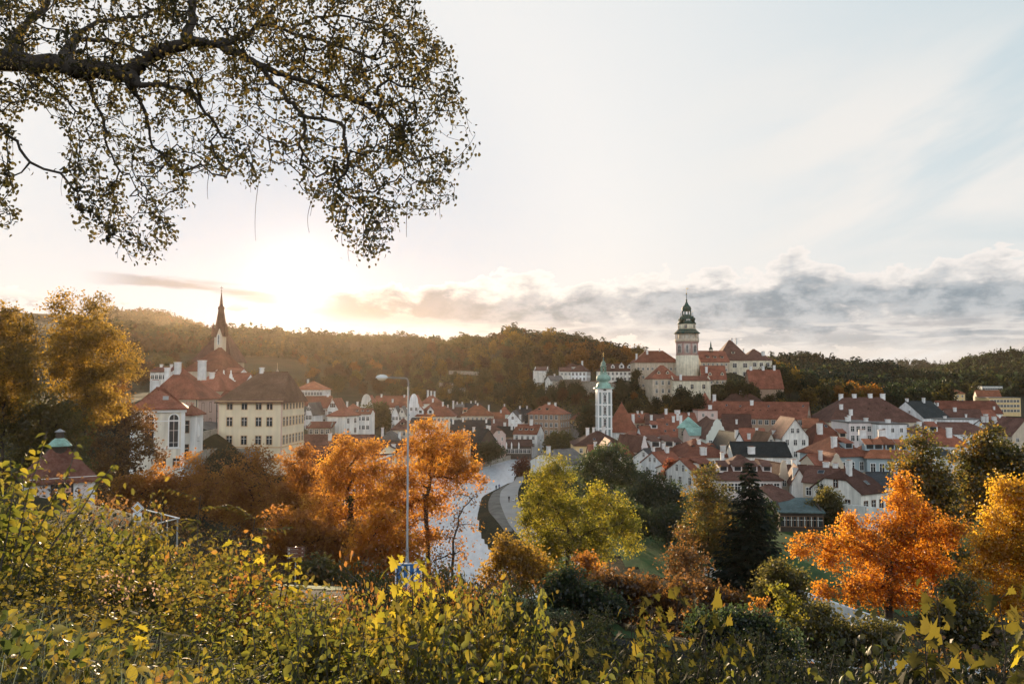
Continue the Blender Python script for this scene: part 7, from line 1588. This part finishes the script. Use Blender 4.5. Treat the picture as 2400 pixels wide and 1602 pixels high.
# ------------------------------------------------------------------ street furniture and people
x, y = P(957, 900, 36).x, 36.0; z0 = gnd(x, y)
lp = empty('street_lamp', (x, y, z0), 'tall grey street lamp with curved arm and oval head', 'street lamp')
zl = lambda py: P(960, py, 36).z - z0
m = MB(); m.lathe([(.09, -.3), (.09, zl(1315)), (.10, zl(1313)), (.07, zl(1308)), (.064, zl(1286)), (.072, zl(1285)), (.052, zl(1282)), (.040, zl(905))], 12)
m.build('post', M_metal, lp, True)
m = MB(); k_ = 36/F; pts = [(0, 0, zl(906)), (0, 0, zl(898))] + [((-5 + 5*math.cos(a))*k_*1.2, 0, zl(898) + 12*k_*math.sin(a)) for a in np.linspace(.2, 1.57, 7)] + [(-12*k_, 0, zl(885.5)), (-48*k_, 0, zl(884.5))]
m.tube(pts, .034, 8); m.build('arm', M_metal, lp, True)
m = MB(); cx = -62*k_
def ell(rx, ry, z0_, z1_, n=9, seg=18):
    v, f = [], []
    for i in range(n):
        t = i/(n-1)*math.pi/2
        for j in range(seg): a = 2*math.pi*j/seg; v.append((cx + rx*math.cos(a)*math.cos(t), ry*math.sin(a)*math.cos(t), z0_ + (z1_-z0_)*math.sin(t)))
    for i in range(n-1):
        for j in range(seg): f.append((i*seg+j, i*seg+(j+1) % seg, (i+1)*seg+(j+1) % seg, (i+1)*seg+j))
    return v, f
v, f = ell(15*k_, .16, zl(885.5), zl(877)); m.add(v, f); hd = m.build('lamp_head', M_trim, lp, True)
m = MB(); v, f = ell(11.5*k_, .13, zl(885.5), zl(892)); m.add(v, [q_[::-1] for q_ in f]); m.build('lens', surf('milky_lens', (0.75,0.66,0.5), .3, .05, 2), hd, True)
# blue and white striped sign behind the saplings
M_sblue = surf('sign_blue', (0.03, 0.13, 0.33), .5, .1, 1.0); M_swhite = surf('sign_white', (0.74, 0.76, 0.78), .5, .05, 1.0)
p = P(958, 1405, 35.4); sg = empty('road_sign', (p.x - .02, 35.4, gnd(p.x, 35.4)), 'blue road sign with white vertical stripes on the lamp post', 'sign', None, R(8))
zs = lambda py: P(958, py, 35.4).z - sg.location.z
m = MB(); m.box(-.58, .58, -.03, .03, zs(1388), zs(1318), 0)
m.build('panel', M_sblue, sg)
m = MB(); a_, b_ = zs(1388), zs(1318)
m.box(-.58, .58, -.036, -.031, b_-.05, b_); m.box(-.58, .58, -.036, -.031, a_, a_+.05); m.box(-.58, -.53, -.036, -.031, a_+.05, b_-.05); m.box(.53, .58, -.036, -.031, a_+.05, b_-.05)
for xx in (-.30, -.04, .24): m.box(xx, xx+.10, -.036, -.031, a_+.1, b_-.12)
m.build('stripes', M_swhite, sg)
m = MB(); m.lathe([(.04, -.3), (.04, b_+.05)], 8, .3, .06); m.build('post', M_metal, sg)
# yellow diamond priority sign
p = P(322, 1190, 56); sg = empty('priority_sign', (p.x, 56, gnd(p.x, 56)), 'yellow and white diamond road sign above a small plate with bent black line', 'sign')
zs = lambda py: P(322, py, 56).z - sg.location.z
def dia(r, y_, zc): return [(0, y_, zc-r), (r, y_, zc), (0, y_, zc+r), (-r, y_, zc)]
zc_ = zs(1190); m = MB(); m.extr(dia(.44, 0, zc_), (0, .03, 0)); m.build('panel', M_swhite, sg)
m = MB(); m.extr(dia(.40, -.012, zc_), (0, .008, 0)); m.extr(dia(.37, -.02, zc_), (0, .006, 0), 1); m.build('border', [M_iron, M_swhite], sg)
m = MB(); m.extr(dia(.25, -.03, zc_), (0, .008, 0)); m.build('yellow_diamond', surf('sign_yellow', (0.68, 0.33, 0.02), .5, .05, 1), sg)
m = MB(); zp = zs(1211); m.box(-.31, .31, 0, .03, zp-.31, zp+.31); pl = m.build('plate', M_swhite, sg)
m = MB(); m.extr([(-.2, -.008, zp-.2), (-.1, -.008, zp-.22), (.1, -.008, zp), (-.1, -.008, zp+.22), (-.2, -.008, zp+.2), (0, -.008, zp)], (0, .006, 0)); m.extr([(.02, -.008, zp-.03), (.26, -.008, zp-.03), (.26, -.008, zp+.03), (.02, -.008, zp+.03)], (0, .006, 0)); m.build('bent_line', M_iron, pl)
m = MB(); m.lathe([(.03, -.3), (.03, zc_+.3)], 8, 0, .06); m.build('post', M_metal, sg)
# brown tourist sign
p = P(692, 1360, 47); sg = empty('tourist_sign', (p.x, 47, gnd(p.x, 47)), 'brown tourist direction sign with three lines on a grey post', 'sign', None, R(16))
zs = lambda py: P(692, py, 47).z - sg.location.z
M_scream = surf('sign_cream', (0.42, 0.38, 0.34), .9, .05, 1.0, spec=0.0)
M_sbrown = surf('sign_brown', (0.13, 0.045, 0.028), .9, .1, 1.0, spec=0.0)
hg = (zs(1281) - zs(1308))/3
for i, (w_, t_) in enumerate((('Radnice', 1), ('Divadlo', 1), ('Muzeum', 1))):
    zt = zs(1281) - hg*i; bd = MB(); bd.box(-.48, .48, -.02, .02, zt-hg+.02, zt); bo = bd.build('board', M_sbrown, sg)
    e_ = MB(); e_.box(-.48, .48, -.027, -.021, zt-.008, zt); e_.box(-.48, -.473, -.027, -.021, zt-hg+.02, zt-.008); e_.box(.473, .48, -.027, -.021, zt-hg+.02, zt-.008); e_.build('edge_line', M_scream, bo)
    e_ = MB(); e_.box(-.43, -.31, -.027, -.021, zt-hg*.8, zt-hg*.25); e_.build('pictogram', M_scream, bo)
    e_ = MB(); zm = zt-hg*.52; e_.extr([(.30, -.027, zm-.012), (.37, -.027, zm-.012), (.37, -.027, zm-.05), (.43, -.027, zm), (.37, -.027, zm+.05), (.37, -.027, zm+.012), (.30, -.027, zm+.012)], (0, .006, 0)); e_.build('arrow', M_scream, bo)
    tx = bpy.data.curves.new('word', 'FONT'); tx.body = w_; tx.size = .125; tx.extrude = .003
    to = bpy.data.objects.new('word_curve', tx); COL.objects.link(to); bpy.context.view_layer.update()
    me_ = bpy.data.meshes.new_from_object(to.evaluated_get(bpy.context.evaluated_depsgraph_get())); bpy.data.objects.remove(to); me_.materials.clear(); me_.materials.append(M_scream)
    put('lettering', me_, bo, (-.26, -.026, zt-hg*.72), (math.pi/2, 0, 0))
m = MB(); m.lathe([(.035, -.3), (.035, zs(1281))], 8, 0, .06); m.build('post', M_metal, sg)
# wooden rails by the diamond sign
for a, b_, la in (((330,1191),(420,1214),'pale handrail running down from the yellow diamond sign'), ((360,1228),(420,1213),'pale handrail rising to meet the longer one near the rowan')):
    p0, p1 = P(*a, 58), P(*b_, 55); t_ = empty('handrail', p0, la, 'railing')
    m = MB(); m.tube([(0, 0, 0), tuple(p1-p0)], .045, 6); m.build('rail', M_trim, t_)
    for s in (.12, .55, .95):
        q_ = (p1-p0)*s; gz_ = gnd(p0.x+q_.x, p0.y+q_.y) - p0.z - .2
        m = MB(); m.tube([(q_.x, q_.y, min(gz_, q_.z-.3)), tuple(q_)], .035, 6); m.build('post', M_metal, t_)

# people on the river path
def person(px, py, Y, shirt, trousers, label, rz, hair=(0.03,0.02,0.015), stride=.18):
    x = P(px, py, Y).x; z0 = gnd(x, Y) + .12; o = empty('person', (x, Y, z0), label, 'person', None, rz)
    bm = bmesh.new(); ly = bm.verts.layers.skin.verify()
    J = {}
    def v(n, co, r): w_ = bm.verts.new(co); w_[ly].radius = r if isinstance(r, tuple) else (r, r); J[n] = w_; return w_
    v('pel', (0, 0, .95), (.15, .11)); v('wa', (0, 0, 1.1), (.13, .10)); v('ch', (0, .01, 1.32), (.17, .12)); v('ne', (0, 0, 1.5), .055); v('hd', (0, -.02, 1.62), (.082, .10)); v('tp', (0, -.01, 1.72), (.075, .085))
    for a, b_ in (('pel','wa'),('wa','ch'),('ch','ne'),('ne','hd'),('hd','tp')): bm.edges.new((J[a], J[b_]))
    for s, n in ((-1, 'l'), (1, 'r')):
        f = stride*s
        v(n+'hp', (.1*s, 0, .9), .095); v(n+'kn', (.1*s, -f*.6-.02, .5), .065); v(n+'an', (.1*s, -f+.03, .09), .045); v(n+'to', (.11*s, -f-.13, .035), .035)
        v(n+'sh', (.2*s, 0, 1.42), .065); v(n+'el', (.25*s, f*.5+.03, 1.14), .045); v(n+'wr', (.24*s, f*.8-.08, .9), .032); v(n+'ha', (.235*s, f*.8-.11, .8), (.03, .045))
        for a, b_ in (('pel',n+'hp'),(n+'hp',n+'kn'),(n+'kn',n+'an'),(n+'an',n+'to'),('ch',n+'sh'),(n+'sh',n+'el'),(n+'el',n+'wr'),(n+'wr',n+'ha')): bm.edges.new((J[a], J[b_]))
    J['pel'][ly].use_root = True
    me = bpy.data.meshes.new('body'); bm.to_mesh(me); bm.free(); b = put('body', me, o)
    b.modifiers.new('skin', 'SKIN').use_smooth_shade = True; sb = b.modifiers.new('sub', 'SUBSURF'); sb.levels = 1; sb.render_levels = 1
    bpy.context.view_layer.update(); me2 = bpy.data.meshes.new_from_object(b.evaluated_get(bpy.context.evaluated_depsgraph_get())); b.modifiers.clear(); b.data = me2
    skin = surf('skin', (0.50, 0.30, 0.22), .6, .05, 5)
    ms = [skin, surf('cloth_%d' % (len(_mc)), shirt, .9, .1, 4), surf('trousers_%d' % len(_mc), trousers, .9, .1, 4), surf('hair_%d' % len(_mc), hair, .8, .1, 8)]
    me2.materials.clear()
    for mm in ms: me2.materials.append(mm)
    for pl in me2.polygons:
        c = pl.center; z = c.z
        pl.material_index = 3 if (z > 1.66 or (z > 1.55 and c.y > .03)) else (0 if (z > 1.47 and abs(c.x) < .12) or (abs(c.x) > .19 and z < .92) else (1 if z > .97 else 2))
    return o
person(1163, 1150, 226, (0.03,0.035,0.05), (0.03,0.03,0.035), 'person in dark clothes at the tip of the river path', R(200))
person(1170, 1149, 227, (0.06,0.11,0.25), (0.04,0.04,0.05), 'person in a blue jacket beside the dark-clothed one on the path tip', R(150), (0.2,0.12,0.05))
person(1193, 1184, 201, (0.02,0.02,0.022), (0.025,0.025,0.03), 'person in black walking along the inner edge of the pale path', R(20))
# white bench by the path
p = P(1202, 1184, 203); bn = empty('park_bench', (p.x, 203, gnd(p.x, 203)), 'small white bench on the grass beside the pale path', 'bench', None, R(-70))
m = MB()
for k in range(3): m.box(-.75, .75, -.05+k*.15, .07+k*.15, .42, .46)
m.build('seat', M_trim, bn); m = MB()
for k in range(2): m.box(-.75, .75, .42, .46, .58+k*.18, .7+k*.18)
m.build('backrest', M_trim, bn)
for s in (-.6, .6):
    m = MB(); m.box(s-.03, s+.03, -.02, .04, 0, .42); m.box(s-.03, s+.03, .38, .44, 0, .92); m.build('leg', M_iron, bn)

# ------------------------------------------------------------------ evening air
m, N, L, out = newmat('evening_haze')
pv_ = node(N, L, 'ShaderNodeVolumePrincipled', {'Color': (1.0, 0.80, 0.62, 1), 'Density': 0.000025, 'Anisotropy': 0.75})
L.new(pv_.outputs[0], out.inputs['Volume'])
hb = MB(); hb.box(-2310, 2310, -112, 2990, -4, 205); hz = hb.build('haze', m); tag(hz, kind='stuff'); hz.display_type = 'WIRE'
